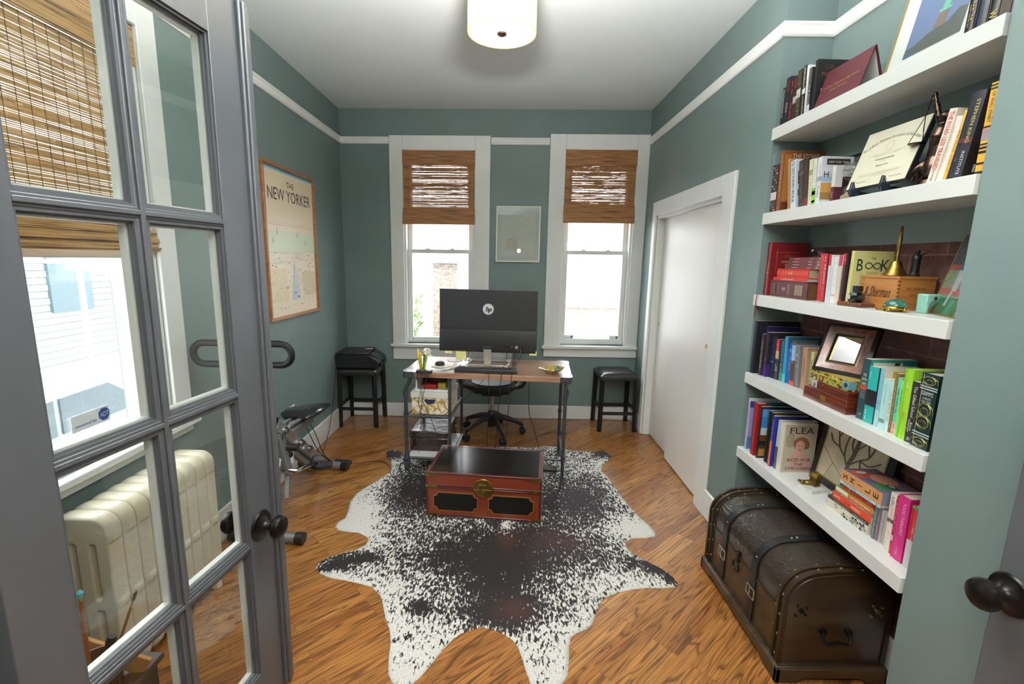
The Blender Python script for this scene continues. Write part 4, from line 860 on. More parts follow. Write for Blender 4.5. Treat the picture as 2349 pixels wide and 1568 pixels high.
# ================================================================ RADIATOR
def radiator():
    x0, x1, yn = -1.565, -1.365, 1.505
    r = empty('radiator', (-1.465, 1.78, 0), label='cream cast-iron column radiator under the side window behind the glass door', cat='radiator')
    M_ = noisy('cream_radiator_enamel', 'cac5ae', 'd3ceba', (6, 6, 6), .32, nb=.06)
    first = None
    for i in range(9):
        if first is None:
            b = MB(); H = .70; c = (x0+x1)/2; W = (x1-x0)/2
            def stad(z0, z1, rt_, rb_, y0, y1):
                P = []; k = 7
                for sx, sz, a0, rr in ((1, 1, 0, rt_), (-1, 1, 90, rt_), (-1, -1, 180, rb_), (1, -1, 270, rb_)):
                    for j in range(k+1): a = math.radians(a0+90*j/k); P.append((sx*(W-rr)+rr*math.cos(a), (z1-rr if sz > 0 else z0+rr)+rr*math.sin(a)))
                b.prism(P, y0, y1, 0, 'xz')
            for (dy, sh) in ((.0315, .010), (.026, .004), (.016, 0)):
                W = (x1-x0)/2-sh
                stad(.595, H-sh, .052, .012, -dy, dy); stad(.05+sh, .15, .012, .03, -dy, dy)
                stad(.335, .375, .012, .012, -dy, dy)
                for cx in (-.068, 0, .068): b.box(cx-.0262+sh*.45, -dy, .10, cx+.0262-sh*.45, dy, .62)
            for z in (.105, .65): b.cyl((0, -.030, z), (0, .034, z), .022, n=18)
            first = b.build('section', M_, r, remesh=.0045); first.location = (0, -.275, 0)
        else:
            o = first.copy(); COL.objects.link(o); o.parent = r; o.location = (0, -.275+.0665*i, 0)
    for y in (-.275, .257):
        for x in (-.07, .07):
            b = MB(); b.cyl((x, y, 0), (x, y, .09), .022, .016, 12); b.build('foot', M_, r)
    b = MB(); b.cyl((0, .285, .13), (0, .33, .13), .018); b.cyl((0, .33, 0), (0, .33, .16), .014); b.ball((0, .33, .16), .024, (1, 1, .8)); b.build('valve', mat('valve_metal', '8a8272', .4, .6), r)
radiator()

# ================================================================ EXERCISE BIKE
def bike():
    r = empty('exercise_bike', (-1.37, 2.9, 0), label='folding exercise bike with silver frame, black seat and loop handlebar by the left wall', cat='exercise bike')
    k = dict(parent=r, world=True)
    SV = mat('silver_paint', '8f9396', .35, .55); SL = mat('silver_paint_light', 'a9adb0', .3, .7); BK = mat('bike_black', '151516', .4); CH = mat('chrome')
    def cap(b, p, d): d = V(*d).normalized(); b.cyl(V(*p), V(*p)+d*.045, .0325, .0325, 18, 1)
    for a, c in (((-1.575, 3.375, .036), (-1.235, 3.315, .036)), ((-1.50, 2.405, .036), (-1.165, 2.388, .036))):
        d = (V(*c)-V(*a)).normalized(); b = MB(); b.cyl(a, c, .0275, n=18); cap(b, a, -d); cap(b, c, d); b.build('stabiliser', [SV, BK], **k)
    b = MB(); b.bar((-1.355, 2.60, .622), (-1.40, 3.325, .060), .045, .075); b.build('main_beam', SV, bevel=.006, **k)
    b = MB(); b.bar((-1.372, 2.66, .50), (-1.41, 3.20, .075), .030, .045); b.build('lower_beam', SV, bevel=.004, **k)
    b = MB(); b.bar((-1.34, 2.40, .055), (-1.39, 2.74, .45), .045, .045); b.bar((-1.39, 2.74, .44), (-1.40, 2.80, .52), .05, .05); b.build('rear_leg', SL, bevel=.005, **k)
    b = MB(); b.bar((-1.36, 2.64, .56), (-1.35, 2.71, .28), .045, .05); b.build('crank_strut', SV, bevel=.005, **k)
    for dx in (-.03, .03):
        b = MB(); b.tube(smooth_path([(-1.39+dx, 2.70, .46), (-1.39+dx, 2.76, .535), (-1.39+dx, 2.85, .545), (-1.385+dx, 3.10, .515), (-1.385+dx, 3.22, .49)], 5), .012, 8); b.build('seat_rail', SL, **k)
    b = MB(); b.bar((-1.39, 2.85, .47), (-1.385, 3.15, .475), .055, .06); b.build('seat_bracket', SV, bevel=.006, **k)
    b = MB(); n = 20; st = [(2.93, .075, .545, .02), (2.97, .115, .555, .045), (3.05, .125, .555, .055), (3.16, .105, .535, .052), (3.27, .066, .512, .045), (3.38, .046, .488, .038), (3.46, .030, .470, .026), (3.485, .012, .462, .01)]; P = []
    for y, hw, z, t in st:
        for j in range(n): a = 2*PI*j/n; s4 = (abs(math.cos(a))**3+abs(math.sin(a))**3)**(-1/3); P.append((-1.385+hw*math.cos(a)*s4, y, z+t*.6*math.sin(a)*s4))
    b.add(P, [(i*n+j, i*n+(j+1) % n, (i+1)*n+(j+1) % n, (i+1)*n+j) for i in range(len(st)-1) for j in range(n)]+[tuple(range(n)), tuple((len(st)-1)*n+j for j in range(n))[::-1]]); b.build('seat', noisy('bike_seat_vinyl', '17181a', '1e1f22', (60, 60, 60), .28, coat=.25), ang=60, **k)
    # bolts, knob, grips, transport parts
    for y in (2.685, 2.90, 3.015):
        z = .622-(y-2.60)*.775; b = MB(); b.cyl((-1.345, y, z), (-1.315, y, z), .016, .012, 8); b.cyl((-1.345, y, z), (-1.328, y, z), .022, n=16); b.build('bolt', CH, **k)
    b = MB(); b.cyl((-1.36, 2.565, .60), (-1.345, 2.585, .675), .026, .030, 12); b.build('adjustment_knob', BK, **k)
    b = MB(); b.cyl((-1.44, 2.68, .455), (-1.27, 2.70, .44), .022, n=14); b.cyl((-1.375, 2.687, .45), (-1.345, 2.69, .447), .0235, n=14, m=1); b.build('pivot_grip', [BK, CH], **k)
    b = MB(); b.cbox((-1.36, 2.665, .53), (.05, .04, .05)); b.build('bracket_block', BK, bevel=.004, **k)
    b = MB(); b.ball((-1.35, 2.76, .37), .018, (1, 1, 1.2)); b.build('pin_knob', BK, **k)
    b = MB(); b.tube(smooth_path([(-1.37, 2.69, .30), (-1.29, 2.71, .285), (-1.275, 2.78, .275), (-1.27, 2.90, .24), (-1.265, 2.93, .23)], 5), .014, 10); b.build('crank_arm', CH, **k)
    b = MB(); n = 12
    b.prism([(.07*math.cos(2*PI*j/n)*1.1, .048*math.sin(2*PI*j/n)) for j in range(n)], -.014, .012)
    for i in range(-3, 4):
        for j in range(-2, 3): b.ball((i*.017+(j % 2)*.008, j*.016, .013), .0045, (1, 1, .8), 1, 6)
    o = b.build('pedal', [BK, flat('6a6c70')], r, bevel=.003); o.location = V(-1.245, 2.965, .205)-r.location; o.rotation_euler = (.1, .15, .6)
    b = MB(); b.tube(smooth_path([(-1.30, 2.92, .21), (-1.29, 2.95, .27), (-1.24, 2.97, .275), (-1.20, 3.0, .22)], 5), .006, 6); b.build('pedal_strap', BK, **k)
    b = MB(); b.bar((-1.40, 2.84, .37), (-1.36, 2.70, .10), .028, .034); b.build('front_strut', SL, bevel=.004, **k)
    b = MB(); b.bar((-1.384, 2.845, .345), (-1.375, 2.812, .285), .031, .004, 0); b.bar((-1.385, 2.862, .36), (-1.384, 2.848, .347), .0315, .004, 1); b.build('warning_label', [flat('d8d6cc'), flat('d8822c')], **k)
    b = MB(); b.text('III', (-1.331, 2.77, .495), (0, 1, -.775), (0, .6, .8), .04, .03); b.build('red_lettering', flat('9a3a34'), **k)
    # handlebar
    hx0, hx1, hz0, hz1, y = -1.545, -1.062, 1.066, 1.172, 2.25; P = []; rr = (hz1-hz0)/2; cz = (hz0+hz1)/2
    for j in range(13): a = -PI/2+PI*j/12; P.append((hx1-rr+rr*math.cos(a)*1.0, y, cz+rr*math.sin(a)))
    for j in range(13): a = PI/2+PI*j/12; P.append((hx0+rr+rr*math.cos(a), y-.0, cz+rr*math.sin(a)))
    b = MB(); b.tube(P, .0165, 12, 0, True); b.build('handlebar', noisy('handlebar_foam', '0b0c0d', '101112', (40, 40, 40), .55, spec=.25), **k)
    b = MB(); b.tube([(-1.30, 2.262, 1.066), (-1.335, 2.42, .86), (-1.365, 2.60, .60)], .018, 12); b.build('handlebar_post', SV, **k)
    b = MB(); b.cbox((-1.335, 2.262, 1.12), (.10, .03, .07)); b.build('console', BK, bevel=.008, **k)
bike()
o = MB().box(-.07, -.03, 0, .07, .03, .03).build('power_brick', mat('black_plastic'), bevel=.006); o.location = (-1.27, 3.42, 0); o.rotation_euler = (0, 0, -.15); tag(o, 'flat black power brick on the floor behind the bike front foot', 'power adapter')
o = MB().box(-.075, -.03, 0, .075, .03, .025).build('power_strip', mat('black_plastic'), bevel=.005); o.location = (.335, 3.36, .0068); o.rotation_euler = (0, 0, -.1); tag(o, 'black power strip lying on the rug between the right desk legs', 'power strip')

# ================================================================ BRUSHES BEHIND THE GLASS DOOR
def brushes():
    Z = .405
    r = empty('low_cabinet', (-1.16, 1.06, 0), label='dark low cabinet mostly hidden at the lower left behind the door stile', cat='cabinet')
    CW = noisy('dark_stained_wood', '2e2420', '3c2e26', (4, 30, 30), .5)
    MB().box(-.14, -.22, .05, .12, .16, Z-.02).build('body', CW, r); MB().box(-.155, -.235, Z-.02, .135, .175, Z).build('top', CW, r, bevel=.004)
    for x in (-.12, .10):
        for y in (-.2, .14): MB().box(x-.015, y-.015, 0, x+.015, y+.015, .05).build('foot', CW, r)
    cx, cy_ = -1.085, 1.08
    r = empty('brush_jar', (cx, cy_, Z), label='dark glass jar holding paint brushes seen through the lowest door pane', cat='jar')
    b = MB(); n = 28; b.add([(q*math.cos(2*PI*k/n), q*math.sin(2*PI*k/n), z) for q, z in ((.052, 0), (.056, .115), (.053, .115), (.049, .005)) for k in range(n)], [(i*n+k, i*n+(k+1) % n, (i+1)*n+(k+1) % n, (i+1)*n+k) for i in range(3) for k in range(n)]+[tuple(range(n))[::-1], tuple(3*n+k for k in range(n))]); b.build('jar', glass('smoky_glass', (.35, .36, .38)), r)
    def br(lb, a, c, rad, hc, hl, hr, tip, flatt=False):
        o = empty('paint_brush', (cx+a[0], cy_+a[1], Z+.008), label=lb, cat='paint brush', group=None); d = V(*c)-V(a[0], a[1], 0); L = d.length; d.normalize()
        b = MB(); b.tube([V(0, 0, 0), d*L*.5, d*L*.8, d*L], [rad*.6, rad, rad*.8, rad*.7], 8); b.build('handle', flat(hc, .45), o)
        b = MB(); b.cyl(d*L, d*(L+hl*.4), rad*.8, hr*.9, 10, 0); b.tube([d*(L+hl*.4), d*(L+hl*.75), d*(L+hl)], [hr, hr*1.15, hr*(.9 if flatt else .25)], 10, 1); b.build('bristles', [mat('ferrule', 'b0a890', .3, .8), flat(tip)], o)
    br('wooden brush with turquoise tip, tallest in the brush jar', (-.01, -.012), (-.012, .0, .29), .0065, '8a4a26', .030, .007, '4fb0bd')
    br('thin brush with pale ferrule leaning right in the brush jar', (.0, .01), (.085, .035, .245), .0045, '8a5a38', .05, .0035, '4a2c22')
    br('wide black fan brush in the middle of the brush jar', (-.005, .0), (.028, .01, .12), .006, '1c1a1a', .055, .011, '161414', True)
    br('mint handled brush low in the brush jar', (.02, -.02), (.022, -.03, .10), .006, '8fc0ae', .03, .005, '3a3430')
    o = MB().bar((0, 0, 0), (.20, .03, -.115), .012, .055).build('wood_offcut', noisy('pale_pine', 'b07c48', 'c08c56', (6, 40, 40), .5), bevel=.002); o.location = (-1.225, 1.14, .53); tag(o, 'pale pine board tilted behind the brush jar', 'board')
brushes()

# ================================================================ BLACK TREASURE CHEST
def chest():
    yn, yf = 1.562, 2.235; r = empty('domed_chest', (1.29, 1.90, 0), label='long dark domed treasure chest with leather straps below the shelves', cat='chest')
    k = dict(parent=r, world=True)
    WD = noisy('dark_chest_wood', '291e14', '443422', (3, 25, 14), .33, coat=.25, nb=.15); LE = mat('embossed_leather', '2f2720', .27, coat=.25); L = LE.node_tree.links
    v = coords(LE, (0, 0, 0), (26, 26, 26)); n1 = N(LE, 'TexVoronoi', feature='DISTANCE_TO_EDGE', Scale=1.0); n2 = N(LE, 'TexWave', Scale=1.2, Distortion=9.0, Detail=2.0); L.new(v, n2.inputs['Vector']); bump(LE, n2.outputs[0], .35, .003)
    ED = mat('dark_bronze_trim', '3a2c1e', .35, .45); ST = noisy('strap_leather', '121213', '1b1b1c', (40, 40, 40), .38, nb=.1); SI = mat('buckle_silver', 'c8c6be', .25, .9); SD = mat('stud_brass', '9a8a6a', .3, .8)
    X0, X1, zs, zt = 1.095, 1.500, .275, .452
    def arc(o=0, n=10, z0=None):          # outline front seam -> over the top -> back seam, grown outward by o
        P = []; rf, rb = .125, .105
        if z0 is not None: P.append((X0-o, z0))
        P.append((X0-o, zs if z0 is None else zs))
        for i in range(n+1): a = PI-PI/2*i/n; P.append((X0+rf+(rf+o)*math.cos(a), zt-rf+(rf+o)*math.sin(a)))
        for i in range(1, 5): t = i/5; P.append((X0+rf+(X1-rb-X0-rf)*t, zt+o+.008*math.sin(PI*t)))
        for i in range(n+1): a = PI/2-PI/2*i/n; P.append((X1-rb+(rb+o)*math.cos(a), zt-rb+(rb+o)*math.sin(a)))
        P.append((X1+o, zs));
        if z0 is not None: P.append((X1+o, z0))
        return P
    MB().box(X0, yn+.012, .05, X1, yf-.012, zs).build('body', WD, **k)
    b = MB(); b.prism(arc(0), yn+.014, yf-.014, 0, 'xz'); b.build('lid', LE, ang=50, **k)
    b = MB(); b.prism(arc(-.006), yn+.004, yn+.0145, 0, 'xz'); b.box(X0+.006, yn+.004, .05, X1-.006, yn+.013, zs); b.build('end_panel', WD, **k)
    b = MB(); b.prism(arc(-.006), yf-.0145, yf-.004, 0, 'xz'); b.box(X0+.006, yf-.013, .05, X1-.006, yf-.004, zs); b.build('end_panel', WD, **k)
    def band(o0, o1, ya, yb, z0, m, nm, outs=()):
        A, B_ = arc(o0, z0=z0), arc(o1, z0=z0); n = len(A); b = MB()
        P = [(x, y, z) for y in (ya, yb) for Q in (A, B_) for x, z in Q]; F = []
        for i in range(n-1):
            F += [(i, i+1, n+i+1, n+i)[::-1], (2*n+i, 2*n+i+1, 3*n+i+1, 3*n+i), (n+i, n+i+1, 3*n+i+1, 3*n+i), (i, i+1, 2*n+i+1, 2*n+i)[::-1]]
        F += [(0, n, 3*n, 2*n), (n-1, 2*n-1, 4*n-1, 3*n-1)[::-1]]
        b.add(P, F)
        return b
    def on(s, o=0):                       # point at arc length fraction along the outline
        A = arc(o, z0=.06); L_ = [0]
        for i in range(1, len(A)): L_.append(L_[-1]+math.dist(A[i], A[i-1]))
        t = s*L_[-1]
        for i in range(1, len(A)):
            if L_[i] >= t: f = (t-L_[i-1])/(L_[i]-L_[i-1]+1e-9); return [A[i-1][j]+(A[i][j]-A[i-1][j])*f for j in (0, 1)]
    for (ya, yb) in ((yn, yn+.016), (yn+.034, yn+.048), (yf-.016, yf), (yf-.048, yf-.034)):
        band(-.004, .009, ya, yb, .05, 0, '').build('edge_rib', ED, bevel=.003, ang=50, **k)
    for (ya, yb) in ((yn+.014, yn+.062), (yf-.062, yf-.014)): band(-.002, .003, ya, yb, .05, 0, '').build('edge_band', mat('band_leather', '2c241a', .4, .1), ang=50, **k)
    b = MB()
    for y in (yn+.025, yf-.025):
        for i in range(13): x, z = on(.03+.94*i/12, .005); b.ball((x, y, z), .0065, (1, 1, 1), 0, 8)
    for y in (yn+.056, yf-.056):
        for i in range(13): x, z = on(.05+.92*i/12, .004); b.ball((x, y, z), .005, (1, 1, 1), 0, 8)
    o = b.build('studs', SD, **k); o['kind'] = 'stuff'
    for y in (1.79, 2.06):
        b = band(.001, .0075, y-.021, y+.021, .075, 0, ''); sp_ = b.build('strap', ST, ang=50, **k); kk = dict(parent=sp_, world=True)
        b = MB(); x, z = X0-.012, .205
        for a, c in (((x, y-.030, z+.022), (x, y+.030, z+.022)), ((x, y-.030, z-.022), (x, y+.030, z-.022)), ((x, y-.030, z-.022), (x, y-.030, z+.022)), ((x, y+.030, z-.022), (x, y+.030, z+.022))): b.cyl(a, c, .0028, n=8)
        b.cyl((x-.004, y, z-.022), (x-.004, y, z+.026), .0025, n=8); b.build('buckle', SI, **kk)
        for s_ in (.28, .44, .46): q = MB(); x, z = on(s_, .008); q.ball((x, y, z), .005, m=0, n=8); q.build('rivet', SI, **kk)
    b = MB(); b.box(X0-.004, yn+.05, zs-.004, X0+.004, yf-.05, zs+.006); b.build('seam_trim', ED, **k)
    y = 1.93; b = MB(); b.tube([(X0-.010, y+.024*math.cos(2*PI*i/20), zs-.045+.024*math.sin(2*PI*i/20)) for i in range(20)], .005, 8, 0, True); b.box(X0-.008, y-.012, zs-.028, X0, y+.012, zs+.028); b.build('clasp', KNOB, bevel=.002, **k)
    # plinth with cut-out feet
    b = MB(); o = .022
    P = [(yn-o, 0), (yn+.07, 0), (yn+.10, .022), (yf-.10, .022), (yf-.07, 0), (yf+o-.01, 0), (yf+o-.01, .062), (yn-o, .062)]
    b.prism(P, X0-o, X0-o+.018, 0, 'yz'); b.prism(P, X1+.002, X1+.012, 0, 'yz')
    P = [(X0-o, 0), (X0+.06, 0), (X0+.09, .022), (X1-.09, .022), (X1-.06, 0), (X1+.012, 0), (X1+.012, .062), (X0-o, .062)]
    b.prism(P, yn-o, yn-o+.018, 0, 'xz'); b.prism(P, yf+o-.028, yf+o-.010, 0, 'xz'); b.box(X0-o+.004, yn-o+.004, .050, X1+.01, yf+o-.012, .068)
    b.build('plinth', WD, bevel=.003, **k)
    b = MB(); c = (X0+X1)/2; b.tube(smooth_path([(c-.05, yn-.004, .215), (c-.052, yn-.016, .19), (c-.04, yn-.020, .175), (c, yn-.020, .182), (c+.04, yn-.020, .175), (c+.052, yn-.016, .19), (c+.05, yn-.004, .215)], 5), .0055, 8)
    b.cyl((c-.05, yn-.008, .215), (c-.05, yn+.006, .215), .013); b.cyl((c+.05, yn-.008, .215), (c+.05, yn+.006, .215), .013); b.build('end_handle', KNOB, **k)
    for sx in (X0+.06, X1-.05):
        b = MB()
        for dx, dz in ((-.018, .012), (.018, .004), (-.022, -.03), (.016, -.026), (0, -.01)): b.cyl((sx+dx, yn+.005, .31+dz), (sx+dx, yn-.002, .31+dz), .0045 if dz != -.01 else .010, n=10)
        b.build('end_rivets', SD if sx > 1.3 else KNOB, **k)
chest()

# ================================================================ SHELVES
ZS = [2.274, 1.868, 1.455, 1.036, .612]; TH = .056
SHW = mat('shelf_white', 'd8dad7', .32)
for z, l in zip(ZS, ('highest floating white shelf in the alcove', 'second floating white shelf from the top, holding the framed diploma', 'middle floating white shelf, holding the brass bell', 'fourth floating white shelf, holding the cigar boxes', 'lowest floating white shelf, just above the domed chest')):
    o = MB().box(XR-.012, AY0+.004, z-TH, AX-.001, AY1-.002, z).build('floating_shelf', SHW, bevel=.0015); tag(o, l, 'shelf', 'white alcove shelves')

PAG = noisy('book_pages', 'cfc6b2', 'e0d9c8', (3, 3, 400), .8)
def book(label, x, y, z, t, h, d, c, sp=(), bands=(), cv=(), cvt=(), lean=0, yaw=0, lie=False, hard=False, gloss=0, edge=None, name='book', cat='book', group=None, pc=None, z0=0):
    """x spine plane, y near face, z shelf; sp: (text, colour, centre height, length, letter height[, mode, y offset])"""
    mats = [flat(c, .45, gloss)]; idx = {}
    def mi(col):
        if col not in idx: idx[col] = len(mats); mats.append(flat(col, .45, gloss))
        return idx[col]
    b = MB(); k = .0026 if hard else .0008; g = .003 if hard else .0002; e = .0006
    b.box(0, 0, 0, d, k, h); b.box(0, t-k, 0, d, t, h)
    if hard and t > .016:                 # rounded spine
        n = 7; P = [(k*1.5, t-k*.2)]+[(.004-.004*math.sin(PI*i/n)-.0, t-t*i/n) for i in range(n+1)]+[(k*1.5, k*.2)]
        b.prism([(p[0], p[1]) for p in P], 0, h, 0)
    else: b.box(0, k, 0, k, t-k, h)
    xo = -e
    for z0_, z1_, col in bands: b.box(xo, -.0002, z0_, .0002, t+.0002, z1_, mi(col))
    for x0, q0, x1, q1, col in cv:
        e2 = .0004+.0002*(list(cv).index((x0, q0, x1, q1, col)) % 7); b.poly([(x0, -e2, q0), (x1, -e2, q0), (x1, -e2, q1), (x0, -e2, q1)], mi(col))
    for s in sp:
        tx, col, zc, L, hh = s[:5]; mode = s[5] if len(s) > 5 else 'V'; yo = s[6] if len(s) > 6 else .5
        X = xo-.0006
        if tx and set(tx) == {'I'}:          # lettering too small to read
            n_ = len(tx)*2; rr_ = random.Random(len(tx)*7+int(zc*1000))
            for i in range(n_):
                if i % 7 == 5: continue
                q = zc+L/2-L*(i+.5)/n_; w_ = L/n_*.32; hh_ = hh*rr_.uniform(.45, .8); b.box(X, t*yo-hh_/2, q-w_, X+.0005, t*yo+hh_/2, q+w_*rr_.uniform(.2, 1), mi(col))
            continue
        if mode == 'V': b.text(tx, (X, t*yo, zc), (0, 0, -1), (0, -1, 0), L, hh, mi(col))
        elif mode == 'H': b.text(tx, (X, t*yo, zc), (0, -1, 0), (0, 0, 1), L, hh, mi(col))
        elif mode == 'S':
            for i, ch in enumerate(tx): b.text(ch, (X, t*yo, zc+L/2-L*i/max(1, len(tx)-1)), (0, -1, 0), (0, 0, 1), hh*(.12 if ch == 'I' else .75), hh, mi(col))
        elif mode == 'L':                 # thin rules or illegibly small lines
            for i in range(int(tx)): q = zc-L/2+L*i/max(1, int(tx)-1); b.box(X, t*.2, q, X+.0005, t*.8, q+hh, mi(col))
        elif mode == 'R': b.box(X, t*(yo-.1), zc-L/2, X+.0005, t*(yo+.1), zc+L/2, mi(col))
    for tx, col, xc, zc, w_, hh in cvt: b.text(tx, (xc, -.0022, zc), (1, 0, 0), (0, 0, 1), w_, hh, mi(col))
    o = b.build(name, mats); tag(o, label, cat, group)
    p = MB().box(k+.0005, k+.0002, g, d-g, t-k-.0002, h-g).build('pages', flat(pc) if pc else PAG, o)
    a = math.radians(lean)
    if lie: o.rotation_euler = Matrix.Rotation(math.radians(yaw), 3, 'Z').to_4x4().to_3x3().__matmul__(Matrix.Rotation(-PI/2+a, 3, 'X')).to_euler(); o.location = (x, y, z+t)
    else:
        o.rotation_euler = (Matrix.Rotation(math.radians(yaw), 3, 'Z') @ Matrix.Rotation(a, 3, 'X')).to_euler(); o.location = (x, y, z+(t*math.sin(-a) if a < 0 else 0)+.0002)
    return o
# ---- shelf 1 (top)
z = ZS[0]; G = 'paperbacks at the far end of the top shelf'
SMALL = 'd0ccc4'
book('thin black paperback, farthest on the top shelf, with white lettering', 1.330, 2.405, z, .024, .185, .12, '161719', [('12', 'c8c8c8', .12, .10, .003, 'L'), ('O', 'b8b8b8', .055, .016, .016)], group=G, lean=-2)
book('black book with three white circles down its spine on the top shelf', 1.330, 2.366, z, .036, .222, .13, '1b161d', [('ooo', 'e0e0e0', .085, .045, .012), ('5', '9a4a5a', .18, .04, .002, 'L')], group=G, lean=-2)
book('black thriller with red lettering, third from the far end of the top shelf', 1.330, 2.336, z, .027, .212, .12, '1a1412', [('IIIII', 'c02418', .165, .06, .016), ('IIIIII', 'c02418', .06, .075, .018)], group=G, lean=-2)
book('dark paperback with red and white patches on its spine on the top shelf', 1.330, 2.310, z, .024, .207, .12, '2a1c18', [('III', 'b83a30', .17, .05, .010)], [(.085, .115, 'a89a94')], group=G, lean=-3)
book('olive-brown paperback leaning beside the black and white books on the top shelf', 1.330, 2.278, z, .028, .224, .13, '3a3324', [('6', '8a7a5a', .10, .12, .003, 'L')], [(.10, .14, 'b8b4b4')], group=G, lean=-4)
book('black spine with large white capitals and a white patch mid-spine on the top shelf', 1.330, 2.243, z, .021, .226, .13, '17181a', [('DON DELILLO', 'e4e4e2', .175, .085, .011), ('COSMOPOLIS', 'd8d8d4', .055, .08, .008)], [(.105, .128, 'c8ccd0')], lean=-4, group=G)
book('thin plain white paperback between the tall black spines on the top shelf', 1.331, 2.229, z, .011, .222, .13, 'd8dad8', lean=-4, group=G)
book('black paperback with white foot and spaced white capitals on the top shelf', 1.331, 2.205, z, .019, .202, .12, '1d1e22', [('THE ROAD', 'd4d4d6', .085, .09, .010)], [(0, .045, 'c4c6c8'), (.13, .202, '4a4640')], lean=-3, group=G)
book('tall black paperback showing its cover beside the maroon diploma folder', 1.335, 2.178, z, .018, .222, .15, '151516', cv=[(.03, .10, .10, .14, '2a2a2c')], cvt=[('F', 'e4e4e4', .032, .085, .022, .034), ('T', 'dcdcdc', .06, .13, .02, .028), ('GE', '6a3a30', .05, .19, .035, .02), ('Me', '8a4a38', .035, .16, .03, .018)], lean=-2, group=G)
def folder():
    r = empty('diploma_cover', (1.325, 1.905, z), label='maroon leatherette diploma cover standing like a tent with gold lettering on the top shelf', cat='diploma cover')
    m = noisy('maroon_leatherette', '4a1820', '551e27', (80, 80, 80), .45, nb=.08); b = MB(); L, H = .285, .165; q = V(.0, -.0, 0)
    A = [(0, -.015), (0, L-.0)]; t = .004; top = .052
    b.add([(0, 0, 0), (0, L-.02, 0), (top, L-.015, H), (top, .005, H), (t, 0, 0), (t, L-.02, 0), (top+t, L-.015, H), (top+t, .005, H)], [(0, 3, 2, 1), (4, 5, 6, 7), (0, 1, 5, 4), (1, 2, 6, 5), (2, 3, 7, 6), (3, 0, 4, 7)], 0)
    d = V(top, 0, H).normalized(); n_ = V(-H, 0, top).normalized()
    b.text('Don Bosco Preparatory High School', V(0, L*.5, 0)+d*.088+n_*.0015, (0, -1, 0), d, .20, .012, 1); b.text('Ramsey, New Jersey', V(0, L*.5, 0)+d*.067+n_*.0015, (0, -1, 0), d, .10, .010, 1)
    b.build('front_cover', [m, flat('b8934a')], r)
    b = MB(); b.add([(top+.002, .005, H), (top+.002, L-.015, H), (.105, L-.02, 0), (.105, 0, 0), (top+.006, .005, H), (top+.006, L-.015, H), (.109, L-.02, 0), (.109, 0, 0)], [(0, 1, 2, 3), (7, 6, 5, 4), (0, 3, 7, 4), (1, 5, 6, 2), (0, 4, 5, 1), (3, 2, 6, 7)]); b.build('back_cover', m, r)
    b = MB(); b.add([(.006, .006, .001), (.006, L-.028, .001), (top+.003, L-.02, H-.012), (top+.003, .010, H-.012)], [(0, 1, 2, 3)]); b.add([(.100, .006, .001), (.100, L-.028, .001), (top+.004, L-.02, H-.012), (top+.004, .010, H-.012)], [(3, 2, 1, 0)]); b.build('lining', flat('dcdad4'), r)
folder()
def big_photo():
    r = empty('matted_photo', (1.365, 1.495, z), label='large white-matted photograph with thin gold frame leaning on the top shelf', cat='framed picture')
    W, H, s = .345, .44, .17; X = lambda v: s*v*.5
    b = MB(); t = .014
    def pl(u0, v0, u1, v1, o, m):
        b.poly([(X(v0)-o, u1, v0*H), (X(v0)-o, u0, v0*H), (X(v1)-o, u0, v1*H), (X(v1)-o, u1, v1*H)], m)
    f = .008
    for (u0, v0, u1, v1) in ((0, 0, W, f/H), (0, 1-f/H, W, 1), (0, 0, f, 1), (W-f, 0, W, 1)):
        P = [(X(v)-o, u, v*H) for o in (.0, -t) for v, u in ((v0, u0), (v0, u1), (v1, u1), (v1, u0))]; b.add(P, [(0, 3, 2, 1), (4, 5, 6, 7), (0, 1, 5, 4), (1, 2, 6, 5), (2, 3, 7, 6), (3, 0, 4, 7)])
    b.build('frame', mat('thin_gold_frame', 'a8935c', .35, .7), r)
    b = MB(); pl(f, f/H, W-f, 1-f/H, -.003, 0); b.build('mat_board', flat('d6d9d4'), r)
    b = MB(); a, c, e, g = .065, W-.07, .125, .86; pl(a, e, c, g, -.0022, 0)
    yy = lambda u: W-(u)  # left in the photograph is the far side
    def sh(pts, m, o): b.poly([(X(v)-o, yy(u), v*H) for u, v in pts][::-1], m)
    sh([(.07, .125), (.28, .125), (.28, .30), (.25, .32), (.22, .26), (.15, .24), (.11, .20), (.07, .19)], 1, -.0019)
    sh([(.165, .25), (.205, .25), (.21, .36), (.175, .36)], 2, -.0016); sh([(.17, .36), (.215, .355), (.215, .375), (.17, .38)], 3, -.0014); sh([(.18, .38), (.205, .38), (.212, .47), (.20, .60), (.190, .60), (.186, .47)], 3, -.0014)
    sh([(.07, .125), (.12, .125), (.105, .150), (.07, .165)], 4, -.0012)
    b.build('print', [flat('56688c', .3), flat('3c4440', .3), flat('6a5a50', .3), flat('5aa488', .3), flat('2a4a66', .3)], r)
    MB().poly([(X(0)-.0005, W, .002), (X(0)-.0005, 0, .002), (X(1)-.0005, 0, H-.002), (X(1)-.0005, W, H-.002)]).build('glass', glass('picture_glass'), r)
big_photo()
G = 'dark books at the near end of the top shelf'
